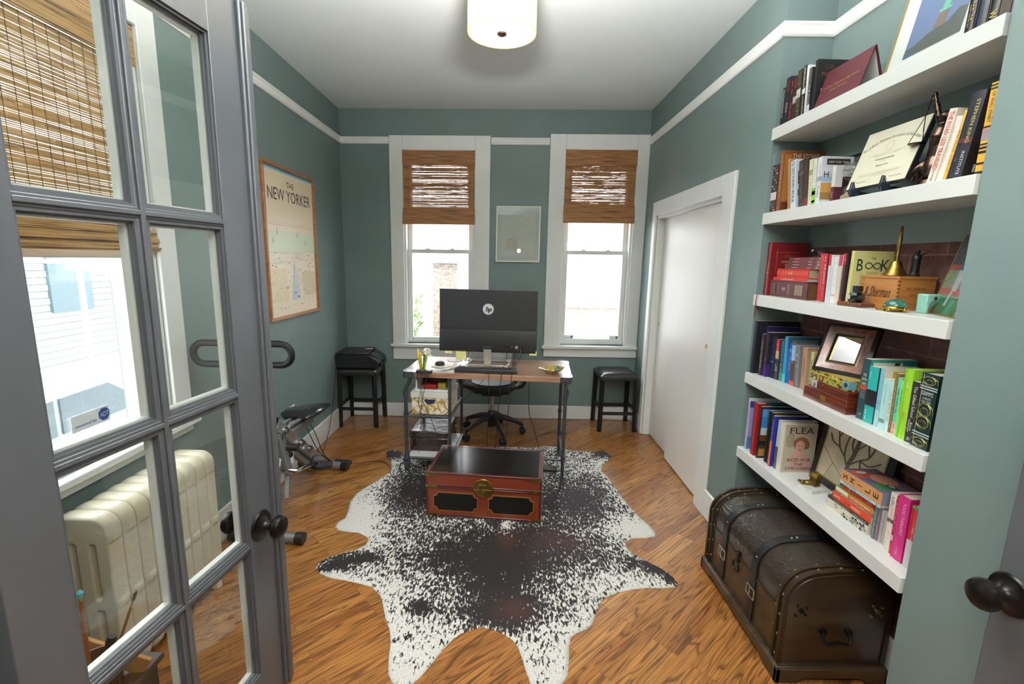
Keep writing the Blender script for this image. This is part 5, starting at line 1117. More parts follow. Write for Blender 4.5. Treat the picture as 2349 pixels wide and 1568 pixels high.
for i, (yn, t, h, c, sp, lb) in enumerate(((1.470, .026, .235, '1c1622', [('IIII', 'b09a4a', .08, .07, .008, 'V', .35), ('IIIIIIII', '9a8a4a', .06, .06, .006, 'V', .7)], 'deep purple hardback with small gold lettering on the top shelf beside the matted photo'),
        (1.432, .036, .24, '1a2430', [], 'glossy navy hardback with plain shiny spine on the top shelf'), (1.400, .030, .24, '191a1e', [('KING', 'a8241c', .12, .05, .014), ('W', 'c9b45a', .03, .02, .02)], 'black hardback with red lettering and yellow crest on the top shelf'),
        (1.368, .030, .235, '2a2320', [('GREAT', '8a8478', .09, .08, .012)], 'brown-black book with a grey spine panel on the top shelf'), (1.345, .021, .23, '3d1448', [('IIII', 'e0dce0', .06, .05, .006)], 'purple and black paperback nearest the end of the top shelf'))):
    book(lb, 1.335, yn, z, t, h, .15, c, sp, lean=3 if i else 2, hard=i < 3, gloss=.3, group=G)

# ---- shelf 2
z = ZS[1]; G = 'books at the far end of the second shelf'
o = book('brown polka-dot notebook with a white band on the second shelf', 1.328, 2.382, z, .048, .232, .14, '3d2c2b', bands=[(.062, .100, 'd8cfc4')], lean=-2, name='notebook', cat='notebook')
b = MB(); rr = random.Random(2)
for i in range(15):
    zc = .012+.0148*i
    if .05 < zc < .108: continue
    b.cyl((-.0002, .008+.014*(i*7 % 3), zc), (-.0012, .008+.014*(i*7 % 3), zc), .0042, n=10, m=i % 4)
for i in range(40):
    xx, zc = rr.uniform(.008, .13), rr.uniform(.01, .22)
    if .05 < zc < .108: continue
    b.cyl((xx, .0002, zc), (xx, -.0012, zc), .0042, n=10, m=i % 4)
b.build('dots', [flat(c) for c in ('d6cfc8', 'b87884', '8aa6ae', '9aa08a')], o)
book('tall brown hardback with white capitals across its cover top, far end of the second shelf', 1.330, 2.345, z, .030, .288, .205, '7a4620', [('THE STOWE DEBATE', 'c8b8a0', .17, .20, .010)], cv=[(.004, .05, .035, .27, '9a6a34'), (.035, .05, .20, .22, '3a2418'), (.0, .0, .205, .045, '5a2a18')], cvt=[('THE STOWE', 'e6dccb', .105, .262, .13, .022)], lean=-2)
book('tan mottled paperback leaning behind the white book with thin black capitals', 1.330, 2.262, z, .015, .242, .15, 'a8794e', [('9', '8a5a3a', .12, .2, .002, 'L')], lean=-10)
book('white paperback with thin black capitals down its spine and brown marks on its cover', 1.330, 2.216, z, .038, .226, .16, 'cdd8e0', [('15 SECOND RULE', '23232b', .125, .19, .020)], cv=[(.01, .11, .04, .17, '4a2c20'), (.01, .055, .035, .085, '3a241c')], lean=-10, edge=1)
book('dark brown paperback with framed grey panels on its spine, second shelf', 1.330, 2.160, z, .034, .214, .14, '332b2a', [('IIIIIIIIIIII', '7a706c', .095, .11, .009), ('II', '8a8480', .185, .03, .008)], [(.158, .160, '9a928c'), (.150, .1515, '9a928c'), (.012, .0135, '9a928c')], lean=-9)
book('dark paperback with faint red lettering on its spine, second shelf', 1.330, 2.128, z, .028, .212, .14, '2c2422', [('IIIIIIIIIII', '7a3328', .12, .12, .012)], [(0, .04, '6a3020')], lean=-9)
book('cream paperback with an olive square on its spine, second shelf', 1.330, 2.103, z, .024, .204, .13, 'c8c6a6', [('8', '9a9478', .08, .10, .0015, 'L')], [(.135, .157, '7f8a56')], lean=-7)
book('thin white paperback with a green and red foot on its spine', 1.330, 2.080, z, .021, .200, .13, 'd6d6cc', [('IIIIIIII', '8a8a84', .14, .08, .004)], [(.004, .075, '6fae48'), (.012, .022, 'b0402c'), (.045, .062, 'c8702c')], lean=-6)
book('white paperback with red spine letters and an orange landscape cover on the second shelf', 1.330, 2.050, z, .026, .200, .135, 'd9dce0', [('THE HUNTING', 'a84a3a', .135, .085, .008, 'V', .35), ('Phoebe', '3a3a40', .055, .05, .010, 'V', .5)], [(.10, .118, '8aa0b0')], cv=[(.02, .165, .12, .19, '2e2824'), (.0, .05, .06, .09, 'b88a4a'), (.0, .02, .06, .05, '8a6a3a'), (.0, .095, .07, .115, '9ab4cc')], cvt=[('NEW YORK TIMES', 'e8e4dc', .07, .176, .085, .008), ('TUR', '24242a', .075, .150, .05, .014), ('H', '24242a', .02, .125, .02, .024)], lean=-4)
book('short white and maroon paperback with a yellow-coated portrait on its cover', 1.345, 1.985, z, .020, .150, .11, 'd6d2d0', [('Emma', 'd8c8c4', .032, .022, .006), ('IIIIIII', 'b0a8a4', .10, .05, .004)], [(0, .065, '4a1c26')], cv=[(.0, .0, .11, .063, '4a1c26'), (.03, .008, .105, .105, '2c1c1c'), (.050, .012, .088, .068, 'b09a3a'), (.058, .066, .080, .092, 'c8935c'), (.054, .082, .084, .097, '8a4a22')], cvt=[('JANE AUSTEN', '4a4448', .066, .128, .075, .009), ('EMMA', '7a7478', .066, .114, .03, .006)], lean=-2)
def hourglass():
    r = empty('hourglass', (1.383, 1.945, z), label='clear glass hourglass with beige sand between the paperbacks and the diploma', cat='hourglass')
    b = MB(); P = [(.0, .004), (.022, .004), (.034, .015), (.036, .03), (.026, .055), (.006, .072), (.005, .076), (.026, .093), (.036, .118), (.034, .134), (.022, .146), (0, .148)]; b.lathe(P, n=32); b.build('glass_bulb', glass('hourglass_glass', (.96, .97, .98), .08), r)
    b = MB(); b.lathe([(0, .006), (.021, .007), (.031, .016), (.030, .024), (.012, .038), (0, .042)], n=24); b.build('sand', flat('a08c68'), r)
    for q in (.0, .146): b = MB(); b.lathe([(0, q), (.030, q), (.032, q+.003), (.030, q+.006), (0, q+.006)], n=28); b.build('end_plate', glass('hourglass_glass'), r)
hourglass()
def diploma():
    r = empty('framed_diploma', (1.335, 1.622, z+.034), label='university diploma in a thin black frame on a dark easel, second shelf', cat='diploma')
    W, H = .284, .225; a = math.radians(17); d = V(math.sin(a), 0, math.cos(a)); n_ = V(-math.cos(a), 0, math.sin(a)); t = .016
    def P(u, v, o=0): return V(0, W-u, 0)+d*v+n_*o
    b = MB(); b.add([P(0, 0), P(W, 0), P(W, H), P(0, H), P(0, 0, -t), P(W, 0, -t), P(W, H, -t), P(0, H, -t)], [(0, 1, 2, 3), (4, 7, 6, 5), (0, 4, 5, 1), (1, 5, 6, 2), (2, 6, 7, 3), (3, 7, 4, 0)]); b.build('frame', flat('17171b', .3), r)
    b = MB(); f = .004; b.add([P(f, f, .0006), P(W-f, f, .0006), P(W-f, H-f, .0006), P(f, H-f, .0006)], [(0, 1, 2, 3)]); o = .0014; s = 'The William Paterson University of New Jersey'
    n = len(s); R = .26; cxx, cyy = W/2, -.078
    for i, ch in enumerate(s):
        if ch == ' ': continue
        th = math.radians(-29+58*i/(n-1)); p = P(cxx+R*math.sin(th)*1.0, cyy+R*math.cos(th)*1.0, o)
        rgt = V(0, -1, 0)*math.cos(th)-d*math.sin(th); u_ = V(0, -1, 0)*math.sin(th)+d*math.cos(th); up_ = ch.isupper() or ch in 'lhtdkf'
        b.text(ch, p+u_*(.0 if up_ else -.002), rgt, u_, .0042 if ch not in 'liIJ' else .0022, .013 if ch.isupper() else (.011 if up_ else .008), 1)
    for k in range(2): b.add([P(W/2+q*math.cos(2*PI*i/24), .148+q*math.sin(2*PI*i/24), o) for q in ((.019, .0175), (.013, .0122))[k] for i in range(24)], [(i, (i+1) % 24, 24+(i+1) % 24, 24+i) for i in range(24)], 2)
    b.text('Bachelor of Arts', P(W/2, .078, o), (0, -1, 0), d, .055, .007, 1); b.text('Graduate', P(W/2, .103, o), (0, -1, 0), d, .085, .008, 1)
    for v, w_ in ((.122, .17), (.116, .11), (.092, .02), (.066, .016), (.050, .19), (.045, .19), (.040, .08)): b.add([P(W/2-w_/2, v, o), P(W/2+w_/2, v, o), P(W/2+w_/2, v+.0012, o), P(W/2-w_/2, v+.0012, o)], [(0, 1, 2, 3)], 2)
    for u, w_ in ((.07, .05), (.23, .055)): b.tube([P(u-w_/2+w_*i/8, .024+.003*math.sin(i*2.2), o) for i in range(9)], .0005, 4, 1)
    b.add([P(.022, .012, o), P(.036, .012, o), P(.038, .034, o), P(.020, .034, o)], [(0, 1, 2, 3)], 3)
    b.build('certificate', [flat('d0ccb6'), flat('2c2c2e'), flat('a8a594'), flat('9a8a4a')], r)
    r = empty('display_easel', (1.33, 1.78, z), label='dark plastic display easel with curled hooks carrying the framed diploma', cat='easel'); k = dict(parent=r, world=True)
    for y in (1.848, 1.70):
        pr = [(1.475, 0), (1.48, .012), (1.345, .024), (1.334, .030), (1.329, .040), (1.324, .058), (1.316, .060), (1.312, .040), (1.308, .024), (1.318, .0)]
        b = MB(); b.prism([(p[0], z+p[1]) for p in pr], y-.005, y+.005, 0, 'xz'); b.bar((1.475, y, z+.01), (1.410, y, z+.15), .008, .010); b.build('hook_leg', flat('1d2430', .25), bevel=.0015, **k)
    b = MB(); b.box(1.40, 1.70, z+.005, 1.412, 1.848, z+.017); b.build('crossbar', flat('1d2430', .25), **k)
diploma()
BRZ = noisy('dark_bronze', '2a211c', '4a3a30', (40, 40, 40), .25, .9)
def justice():
    c = V(1.393, 1.583, z); r = empty('justice_statue', c, label='dark bronze robed figurine raising a pair of scales, beside the leaning books', cat='statue')
    b = MB(); b.tube(smooth_path([(-.035, .045, .03), (-.03, .03, .065), (-.012, .012, .085)], 5), .012, 10)        # bent front leg
    P = [(.000, .000, .030), (.002, .0, .07), (.0, .0, .10), (-.004, -.002, .135), (-.004, -.004, .160), (-.002, -.008, .185), (-.002, -.010, .200)]
    b.tube(P, [.036, .034, .026, .021, .026, .020, .009], 14); b.tube([(0, .015, .02), (-.01, .012, .06), (0, 0, .10)], [.03, .026, .02], 10); b.ball((-.004, -.012, .219), .0150, (1, 1, 1.2)); b.ball((.004, -.020, .224), .013, (1.1, 1, 1))
    b.tube(smooth_path([(-.004, -.002, .198), (-.008, .006, .225), (-.010, .016, .258), (-.012, .026, .292)], 5), [.010]*6+[.008]*6+[.006]*4, 8)  # raised arm
    b.ball((-.012, .028, .297), .0075); b.tube(smooth_path([(-.002, -.018, .190), (.004, -.036, .155), (.002, -.044, .12), (-.002, -.046, .095)], 5), .0075, 8)
    b.tube(smooth_path([(.012, -.012, .19), (.024, -.020, .12), (.03, -.025, .05), (.02, -.03, .02)], 5), [.012, .013, .014, .016, .018, .02, .02, .02, .02, .018, .016, .015, .014, .014, .014, .014], 10)
    b.build('figure', BRZ, r, remesh=.0028)
    b = MB(); b.lathe([(0, 0), (.040, 0), (.042, .006), (.039, .014), (.036, .024), (.0, .03)], n=28); b.build('base', BRZ, r)
    b = MB(); t = V(-.014, .036, .296); e = V(-.018, .046, .235); b.tube([t, (t+e)/2+V(0, .002, 0), e], .0022, 6); b.ball(t, .004); pc = V(-.024, .056, .150)
    for i in range(3): a = 2*PI*i/3+.4; b.tube([e, pc+V(.024*math.cos(a), .024*math.sin(a), .0)], .0012, 5)
    b.lathe([(0, -.006), (.014, -.005), (.024, -.001), (.0255, .002), (.023, .0015), (0, -.003)], pc, 24)
    b.build('scales', BRZ, r); b = MB(); b.bar((.0, -.046, .10), (.004, -.050, .028), .004, .008); b.box(-.012, -.052, .10, .012, -.044, .104); b.build('sword', BRZ, r)
justice()
G = 'leaning books at the near end of the second shelf'
book('cream paperback with tall red spine capitals, leaning beside the bronze figurine', 1.330, 1.5055, z, .027, .215, .14, 'd6cfc0', [('THE ROAD LESS TRAVELED', 'b8322c', .125, .165, .015), ('IIIIIIIII', '6a6460', .025, .035, .005)], lean=11)
book('thin white paperback with a red top line leaning right of the red-lettered cream one', 1.334, 1.4837, z, .0205, .188, .13, 'ddd8d0', [('IIIIIIIIIIIIIII', 'b08a4a', .10, .12, .003, 'V', .8)], [(0, .002, 'b83a2c')], lean=11, group=G)
book('thin orange-yellow paperback squeezed against the leaning dark hardback', 1.334, 1.472, z, .011, .20, .13, 'c9a04a', [('IIIIIIIIIII', '8a5a2a', .09, .12, .004)], lean=11, group=G)
book('dark blue-black hardback with spaced gold capitals leaning on the second shelf', 1.330, 1.418, z, .044, .238, .155, '1d1d2a', [('STEPHEN KING', 'c8b46a', .158, .115, .011, 'V', .36), ('INSTITUTE', 'dcdce0', .045, .065, .010, 'V', .36), ('THE', 'b8b8c0', .055, .010, .003, 'V', .75)], [(.10, .112, '4a1c22')], lean=8.5, hard=True, gloss=.4, cv=[(.0, .0, .15, .10, '10121a')], cvt=[('IN', 'd8dce4', .05, .03, .05, .022)])
book('black and yellow striped paperback at the near end of the second shelf', 1.332, 1.344, z, .036, .246, .15, 'c89a3a', [('THE WOLF', '1a1816', .182, .082, .014, 'V', .27), ('OF WALL STREET', '1a1816', .182, .080, .009, 'V', .68)], [(.228, .233, '17150f'), (.237, .241, '17150f'), (.128, .133, '17150f'), (.095, .125, '8a7a80'), (.082, .087, '17150f'), (.072, .078, '17150f'), (.060, .067, '17150f'), (.030, .036, '17150f'), (.0, .012, '17150f')], lean=1)

# ---- shelf 3
z = ZS[2]; RM = '6a1219'
book('tall glossy crimson law yearbook with gold lettering, farthest on the middle shelf', 1.338, 2.385, z, .034, .268, .19, '6e0f18', [('5', 'b08a3a', .14, .05, .003, 'L'), ('II', 'b08a3a', .20, .01, .008), ('3', 'b08a3a', .10, .02, .002, 'L'), ('O', 'b08a3a', .03, .014, .008)], cv=[(.03, .0, .0315, .235, 'a8843a'), (.025, .218, .15, .2195, 'a8843a')], cvt=[('2009', '9a7a34', .085, .200, .03, .010), ('LAWYER OF THE', 'd8c48a', .088, .172, .065, .010), ('YEAR', 'd8c48a', .088, .155, .03, .010)], hard=True, gloss=.6)
o = MB().add([(0, 0, 0), (0, .008, 0), (-.004, .008, -.03), (-.004, 0, -.03), (-.003, .006, -.115), (-.003, -.003, -.110)], [(0, 1, 2, 3), (3, 2, 4, 5)]).build('ribbon', flat('9a0f1e')); o.location = (XR-.015, 2.392, z+.0005); tag(o, 'red ribbon bookmark hanging over the middle shelf edge', 'ribbon')
s = o.modifiers.new('thick', 'SOLIDIFY'); s.thickness = .0008
y0 = 2.075; L = .30
book('thick worn maroon law volume lying at the bottom of the red stack', 1.345, y0, z, .080, L, .19, '4a1a20', [('2', 'c8b8a0', .235, .02, .001, 'L'), ('4', 'a89884', .26, .03, .001, 'L'), ('IIIII', 'b0a08c', .18, .025, .025), ('2', 'c8b8a0', .14, .01, .0012, 'L'), ('6', 'b8ac98', .06, .05, .004, 'L')], lie=True, hard=True, pc='5a3c20')
book('thin bright red book lying on the thick maroon law volume', 1.345, y0+.01, z+.0805, .014, .27, .18, 'b01a18', [('THE ENGLISH BOOK OF NAMES', 'e8d8d0', .15, .10, .005)], lie=True, pc='9aa0a0')
book('orange-red hardback lying in the middle of the red stack', 1.350, y0+.015, z+.095, .042, .245, .17, 'b8301f', [('4', 'e0a890', .155, .07, .0015, 'L'), ('III', 'e0b8a0', .13, .03, .010)], lie=True, hard=True, pc='a89478')
for i in range(4):
    book('slim dark maroon reference volume, %s of the four on top of the red stack' % ('lowest', 'second lowest', 'second highest', 'highest')[i], 1.375+.002*i, y0+.01-.004*(i % 2), z+.1375+.0136*i, .0134, .23-.004*i, .15, '541018', [('IIIIIIIIII', 'd0bca8', .15, .05, .005), ('IIIIII', 'c8b4a0', .045, .025, .005)], lie=True, gloss=.3, group='maroon volumes on the red stack')
def oil_lamp():
    r = empty('silver_lamp', (1.44, 2.15, z+.1925), .4, label='small tarnished silver oil lamp on top of the maroon volumes', cat='ornament')
    SV = mat('tarnished_silver', '9a9a98', .22, 1); b = MB(); b.lathe([(0, 0), (.02, 0), (.016, .005), (.034, .014), (.038, .022), (.028, .032), (.010, .036), (.006, .041), (0, .042)], n=28); b.build('bowl', SV, r)
    b = MB(); b.tube(smooth_path([(-.03, 0, .018), (-.05, 0, .020), (-.068, 0, .030)], 4), .006, 8); b.build('spout', SV, r); b = MB(); b.tube(smooth_path([(.03, 0, .02), (.055, 0, .035), (.05, 0, .012), (.032, 0, .012)], 5), .003, 6); b.build('handle', SV, r)
oil_lamp()
G = 'red and white paperbacks on the middle shelf'
book('first bright red paperback right of the red stack, with small pale lettering', 1.372, 2.018, z, .026, .206, .13, 'a01624', [('IIIIIIIIIIIIIIII', 'e0a0a0', .12, .15, .005, 'V', .3)], [(0, .002, 'e8d8d8')], lean=-3, group=G)
book('second bright red paperback right of the red stack, with bold white capitals', 1.368, 1.992, z, .024, .206, .13, '9c1423', [('THE JUNGLE', 'f0e4e0', .12, .085, .013), ('IIII', 'e8d8d8', .185, .022, .008), ('IIIII', 'd8a8a8', .05, .05, .005)], lean=-3)
for i, (t, c, h, x_, sp, lb) in enumerate(((.014, '3a1a24', .205, 1.370, [('IIIII', 'd8a0a0', .06, .05, .006)], 'dark maroon paperback right of the two bright red ones on the middle shelf'), (.009, 'c8b898', .198, 1.358, [('IIIIIIIII', 'b03040', .10, .14, .003)], 'thin cream paperback with red lettering on the middle shelf'),
        (.014, 'ccd4da', .20, 1.352, [], 'pale grey-white paperback with a red top on the middle shelf'), (.012, 'd4d6d6', .20, 1.352, [('IIIIIIIII', '9a9a9a', .10, .10, .003)], 'plain white paperback left of the one with red letters at its foot'))):
    book(lb, x_, 1.976-.014*i, z, t-.001, h, .13, c, sp, [(h-.045, h, 'a81e2a')] if i == 2 else [], lean=-2, group=G)
book('white paperback with red lettering at its foot, middle shelf', 1.352, 1.905, z, .026, .192, .13, 'd8dad8', [('How', 'a83040', .036, .022, .014, 'H', .4), ('4', 'a8a8a8', .12, .09, .0015, 'L')], lean=-2)
book('cream paperback with a magenta top panel near the pale yellow book', 1.354, 1.888, z, .017, .200, .14, 'd2c8b8', [('IIIIIIIIIIIII', 'c8a890', .09, .13, .005)], [(.155, .20, '9a2040')], cv=[(.05, .165, .13, .20, 'b85a34')], cvt=[('RR', '2a1a18', .04, .19, .02, .008)], lean=-1, group=G)
book('black and red paperback tucked right behind the pale yellow book', 1.358, 1.874, z, .012, .204, .14, '2c1420', [('T', 'e0c8c8', .18, .006, .008)], [(.16, .204, '9a1c30'), (0, .02, 'a01c28')], lean=-1, group=G)
book('pale yellow book with large dark green letters and an infinity sign on its cover', 1.372, 1.853, z, .016, .215, .160, 'd0cf8c', [('IIIIIIIIIIII', 'a09c70', .13, .09, .003)], cvt=[('THE', '3a4a34', .078, .186, .018, .010), ('B', '1c3a28', .026, .160, .024, .046), ('K', '1c3a28', .128, .160, .034, .046), ('On the Taboo', 'a06a34', .078, .130, .045, .008), ('Against Knowing', 'a06a34', .078, .112, .055, .008)])
b = MB(); P = [(1.372+.078+.030*math.sin(t)/(1+math.cos(t)**2*.6)*1.0, 1.8505, z+.158+.020*math.sin(t)*math.cos(t)/(1+.2*math.cos(t)**2)*1.3) for t in [2*PI*i/48 for i in range(48)]]
inf = b.tube(P, .0017, 6, 0, True)
bk = [q for q in COL.objects if q.get('label', '').startswith('pale yellow book')][0]
inf_o = inf.build('infinity_sign', flat('1c3a28')); inf_o.parent = bk; inf_o.data.transform(Matrix.Translation(-bk.location))
WB = noisy('pine_cigar_box', '8a5a2a', 'a87038', (5, 5, 60), .45)
def wooden_box():
    x0, x1, y0, y1, h = 1.400, 1.535, 1.655, 1.835, .112
    r = empty('wooden_cigar_box', ((x0+x1)/2, (y0+y1)/2, z), label='finger-jointed pine cigar box with black script on the middle shelf under the bell', cat='wooden box'); k = dict(parent=r, world=True)
    b = MB(); b.box(x0, y0, z, x1, y1, z+h)
    for i in range(8):
        q = z+.006+i*.0135; b.box(x0-.0006, y0-.0006, q, x0+.006, y0+.006, q+.0067, 1)
    b.text('& Sherman', (x0-.001, y0+.098, z+.062), (0, -1, .0), (0, 0, 1), .125, .040, 2, .35)
    for j, (w_, q) in enumerate(((.07, .078), (.05, .055))): b.text('NAT SHERMAN' if j == 0 else 'TIMELESS', (x0+.065, y0-.001, z+q), (1, 0, 0), (0, 0, 1), w_, .008, 2)
    b.build('body', [WB, flat('6a4018'), flat('2a1c12')], **k)
    MB().box(x0-.002, y0-.002, z+h+.0005, x1+.002, y1+.002, z+h+.010).build('lid', WB, bevel=.001, **k)
    # bell
    r = empty('hand_bell', (1.437, 1.725, z+h+.0105), label='tall brass hand bell standing on the pine cigar box', cat='bell')
    b = MB(); b.lathe([(.036, 0), (.0375, .002), (.030, .014), (.022, .030), (.018, .046), (.014, .053), (.006, .056), (.0, .057)], n=36); b.build('bell', ABRASS, r)
    b = MB(); b.lathe([(.006, .055), (.0045, .066), (.007, .074), (.0045, .082), (.0060, .11), (.0075, .135), (.005, .155), (.007, .160), (.0045, .165), (.0065, .172), (.004, .178), (0, .180)], n=20); b.build('handle', ABRASS, r)
    r = empty('small_justice_figurine', (1.475, 1.685, z+h+.0105), label='small black robed figurine holding tiny scales beside the brass bell', cat='figurine')
    BKM = mat('black_iron', '1e1e20', .4, .5); b = MB(); b.lathe([(0, 0), (.018, 0), (.019, .004), (.013, .010), (.013, .05), (.014, .064), (.011, .074), (.004, .08), (0, .081)], n=18); b.ball((0, 0, .088), .0085); b.tube([(0, 0, .072), (.012, -.012, .078), (.022, -.016, .084)], .003, 6); b.build('figure', BKM, r, remesh=.0022)
    b = MB(); b.cyl((.022, -.016, .066), (.022, -.016, .098), .001, n=6); b.cyl((.010, -.016, .090), (.034, -.016, .090), .001, n=6); [b.lathe([(0, 0), (.006, .001), (.008, .004), (0, .003)], (q, -.016, .066), 12) for q in (.010, .034)]; b.build('scales', BRASS, r)
wooden_box()
def bits3():
    r = empty('ink_bottle_stand', (1.355, 1.795, z), math.radians(8), label='faceted black ink bottle with dark cap on a small wooden stand', cat='ink bottle')
    MB().box(-.028, -.055, 0, .034, .052, .016).build('wooden_stand', noisy('walnut_stand', '4a2a18', '5e3820', (6, 30, 30), .4), r, bevel=.003)
    b = MB(); b.lathe([(0, .0163), (.022, .0165), (.028, .028), (.026, .044), (.016, .056), (0, .057)], (.003, -.002, 0), 8); b.build('bottle', mat('black_glass', '0d0e10', .08, coat=.6), r, ang=20)
    b = MB(); b.lathe([(0, .0575), (.0185, .0575), (.0185, .078), (.016, .080), (0, .080)], (.003, -.002, 0), 28); b.build('cap', mat('black_glass'), r)
    r = empty('glass_turtle', (1.362, 1.610, z), math.radians(60), label='gold turtle paperweight with a clear turquoise glass shell on the middle shelf', cat='paperweight')
    GD = mat('bright_gold', 'b08a2e', .22, 1); b = MB(); b.lathe([(0, .010), (.036, .009), (.038, .013), (.034, .018), (0, .016)], n=28)
    for a in (.7, 2.4, 3.9, 5.5): b.ball((.036*math.cos(a), .032*math.sin(a), .008), .009, (1.2, .9, .8))
    b.ball((.050, 0, .016), .010, (1.3, .8, .8)); b.ball((-.046, 0, .010), .005, (2, .6, .6)); b.build('gold_body', GD, r)
    TG = mat('turquoise_glass', '5fc4be', .05, coat=.5); nodes(TG)[2].inputs['Transmission Weight'].default_value = .85; b = MB(); b.lathe([(.033, .018), (.033, .022), (.028, .033), (.016, .042), (0, .045)][::1], n=28); b.build('glass_shell', TG, r)
    o = MB().tube(smooth_path([(1.36, 1.69, z+.003), (1.345, 1.67, z+.003), (1.35, 1.64, z+.003)], 6), .003, 6).build('gold_chain', GD); tag(o, 'short gold chain lying behind the turtle paperweight', 'chain')
    r = empty('ceramic_holder', (1.44, 1.565, z), label='pale turquoise ceramic piece with a round arch, behind the turtle paperweight', cat='ceramic')
    CE = noisy('celadon_glaze', '7fb0a4', '9ac4b6', (20, 20, 20), .2, coat=.4); b = MB(); n = 12
    P = [(-.028, 0), (-.030, .066), (.030, .066), (.028, 0), (.018, 0)]+[(.016*math.cos(PI*i/n), .022+.020*math.sin(PI*i/n)) for i in range(n+1)]+[(-.018, 0)]
    b.prism(P, -.020, .020, 0, 'xz'); b.build('body', CE, r, bevel=.004); b = MB(); b.cyl((.0, -.021, .052), (0, -.019, .052), .006); b.build('hole', flat('2a1c16'), r)
    # photo frame nearest the jamb
    r = empty('gold_photo_frame', (1.372, 1.400, z), math.radians(-25), label='thin gold photo frame with a sports player on green, end of the middle shelf', cat='photo frame')
    W, H, a = .195, .275, math.radians(13); d = V(math.sin(a), 0, math.cos(a)); n_ = V(-math.cos(a), 0, math.sin(a))
    def P(u, v, o=0): return V(0, W-u, 0)+d*v+n_*o
    b = MB(); f = .005
    for u0, v0, u1, v1 in ((0, 0, W, f), (0, H-f, W, H), (0, f, f, H-f), (W-f, f, W, H-f)): b.add([P(u0, v0, .002), P(u1, v0, .002), P(u1, v1, .002), P(u0, v1, .002), P(u0, v0, -.008), P(u1, v0, -.008), P(u1, v1, -.008), P(u0, v1, -.008)], [(0, 1, 2, 3), (4, 7, 6, 5), (0, 4, 5, 1), (1, 5, 6, 2), (2, 6, 7, 3), (3, 7, 4, 0)])
    b.build('frame', mat('thin_gold_frame'), r); b = MB(); cnt = [0]
    def q(pts, m): cnt[0] += 1; b.poly([P(u*W, v*H, .0002*min(cnt[0], 8)) for u, v in pts], m)
    q([(.02, .02), (.98, .02), (.98, .98), (.02, .98)], 0); q([(.02, .02), (.98, .02), (.98, .22), (.02, .22)], 1); q([(.02, .26), (.98, .26), (.98, .33), (.02, .33)], 2); q([(.02, .62), (.98, .62), (.98, .98), (.02, .98)], 3); q([(.02, .55), (.98, .55), (.98, .62), (.02, .62)], 4)
    q([(.45, .30), (.62, .30), (.68, .55), (.42, .55)], 5); q([(.40, .12), (.48, .12), (.56, .35), (.47, .35)], 5); q([(.40, .55), (.70, .55), (.74, .78), (.62, .84), (.45, .76)], 6); q([(.55, .80), (.66, .80), (.66, .90), (.55, .90)], 5)
    b.build('print', [flat(c, .25) for c in ('8a9a84', '2f6a4a', 'a85a5e', '5a5862', '9a4a50', 'c4c8cc', '4a7a78')], r)
    MB().poly([P(f, f, .0021), P(W-f, f, .0021), P(W-f, H-f, .0021), P(f, H-f, .0021)]).build('glass', glass('picture_glass'), r)
bits3()

# ---- shelf 4
z = ZS[3]; G = 'blue and purple books at the far end of the fourth shelf'
book('very tall black-navy book, farthest on the fourth shelf', 1.318, 2.402, z, .024, .283, .225, '141420', [], [(.281, .283, '5a5a60')], gloss=.2)
book('tall deep purple book behind the dark paperbacks on the fourth shelf', 1.365, 2.383, z, .012, .256, .17, '261c52')
book('dark purple paperback with bright yellow spine lettering on the fourth shelf', 1.338, 2.356, z, .024, .218, .14, '2a1c34', [('MOUSE TALES', 'c8b43a', .135, .10, .010, 'V', .4), ('IIIIIII', 'c8b43a', .055, .055, .012, 'V', .4)], lean=-1)
book('black book with a purple foot and a purple capital letter on its cover', 1.346, 2.326, z, .028, .232, .165, '17141a', [('IIII', 'b8b8c0', .09, .03, .006)], [(0, .066, '33185c')], cv=[(0, 0, .165, .066, '33185c')], cvt=[('E', '40265e', .035, .195, .022, .034), ('C', '3c3c44', .055, .135, .022, .03), ('R', 'c8c8cc', .045, .09, .018, .02)], lean=-1)
book('navy blue hardback with a light blue band on the fourth shelf', 1.366, 2.295, z, .028, .203, .14, '1c2438', [('4', '5a6a8a', .12, .08, .002, 'L')], [(.078, .09, '3a5a8a')], lean=-2, hard=True, group=G)
book('dark paperback with a red top panel and white lettering low on its spine', 1.370, 2.262, z, .026, .204, .14, '2a2432', [('IIIII', 'e8e4e0', .165, .04, .006), ('DANCE', 'e0e0e0', .060, .036, .008, 'V', .7), ('CODE', 'e0e0e0', .055, .03, .008, 'V', .3)], [(.145, .204, 'a81a1c'), (.105, .145, 'b09a70')], lean=-3)
book('teal and green paperback left of the tall sky-blue book', 1.378, 2.236, z, .022, .200, .14, '2a5a6a', [('IIIII', 'd8e0d8', .07, .04, .006)], [(0, .045, '3a7a5a'), (.06, .10, '203c3c')], lean=-4, group=G)
book('tall sky-blue book with gold capitals across its dark blue cover top', 1.378, 2.208, z, .024, .228, .165, '2a86b8', [], [(0, .04, '4ab8d0')], cv=[(0, .17, .165, .228, '22506e'), (.0, .0, .165, .17, '2f6a8a')], cvt=[('BEST LITTLE STORIES', 'b89a48', .085, .203, .125, .013)], lean=-3)
book('bright blue paperback with pink italic lettering on its spine', 1.388, 2.184, z, .020, .196, .13, '2350a0', [('IIIIIIII', 'c8a8d8', .10, .07, .010), ('II', 'e8e8f0', .165, .02, .010)], lean=-4, group=G)
book('pale blue paperback with a brown forest photo and orange foot', 1.386, 2.150, z, .031, .194, .13, '8ab0d8', [('IIIIII', 'f0f0f4', .14, .07, .006, 'V', .7)], [(.02, .12, '4a3426'), (0, .022, 'c8482c')], lean=-4, group=G)
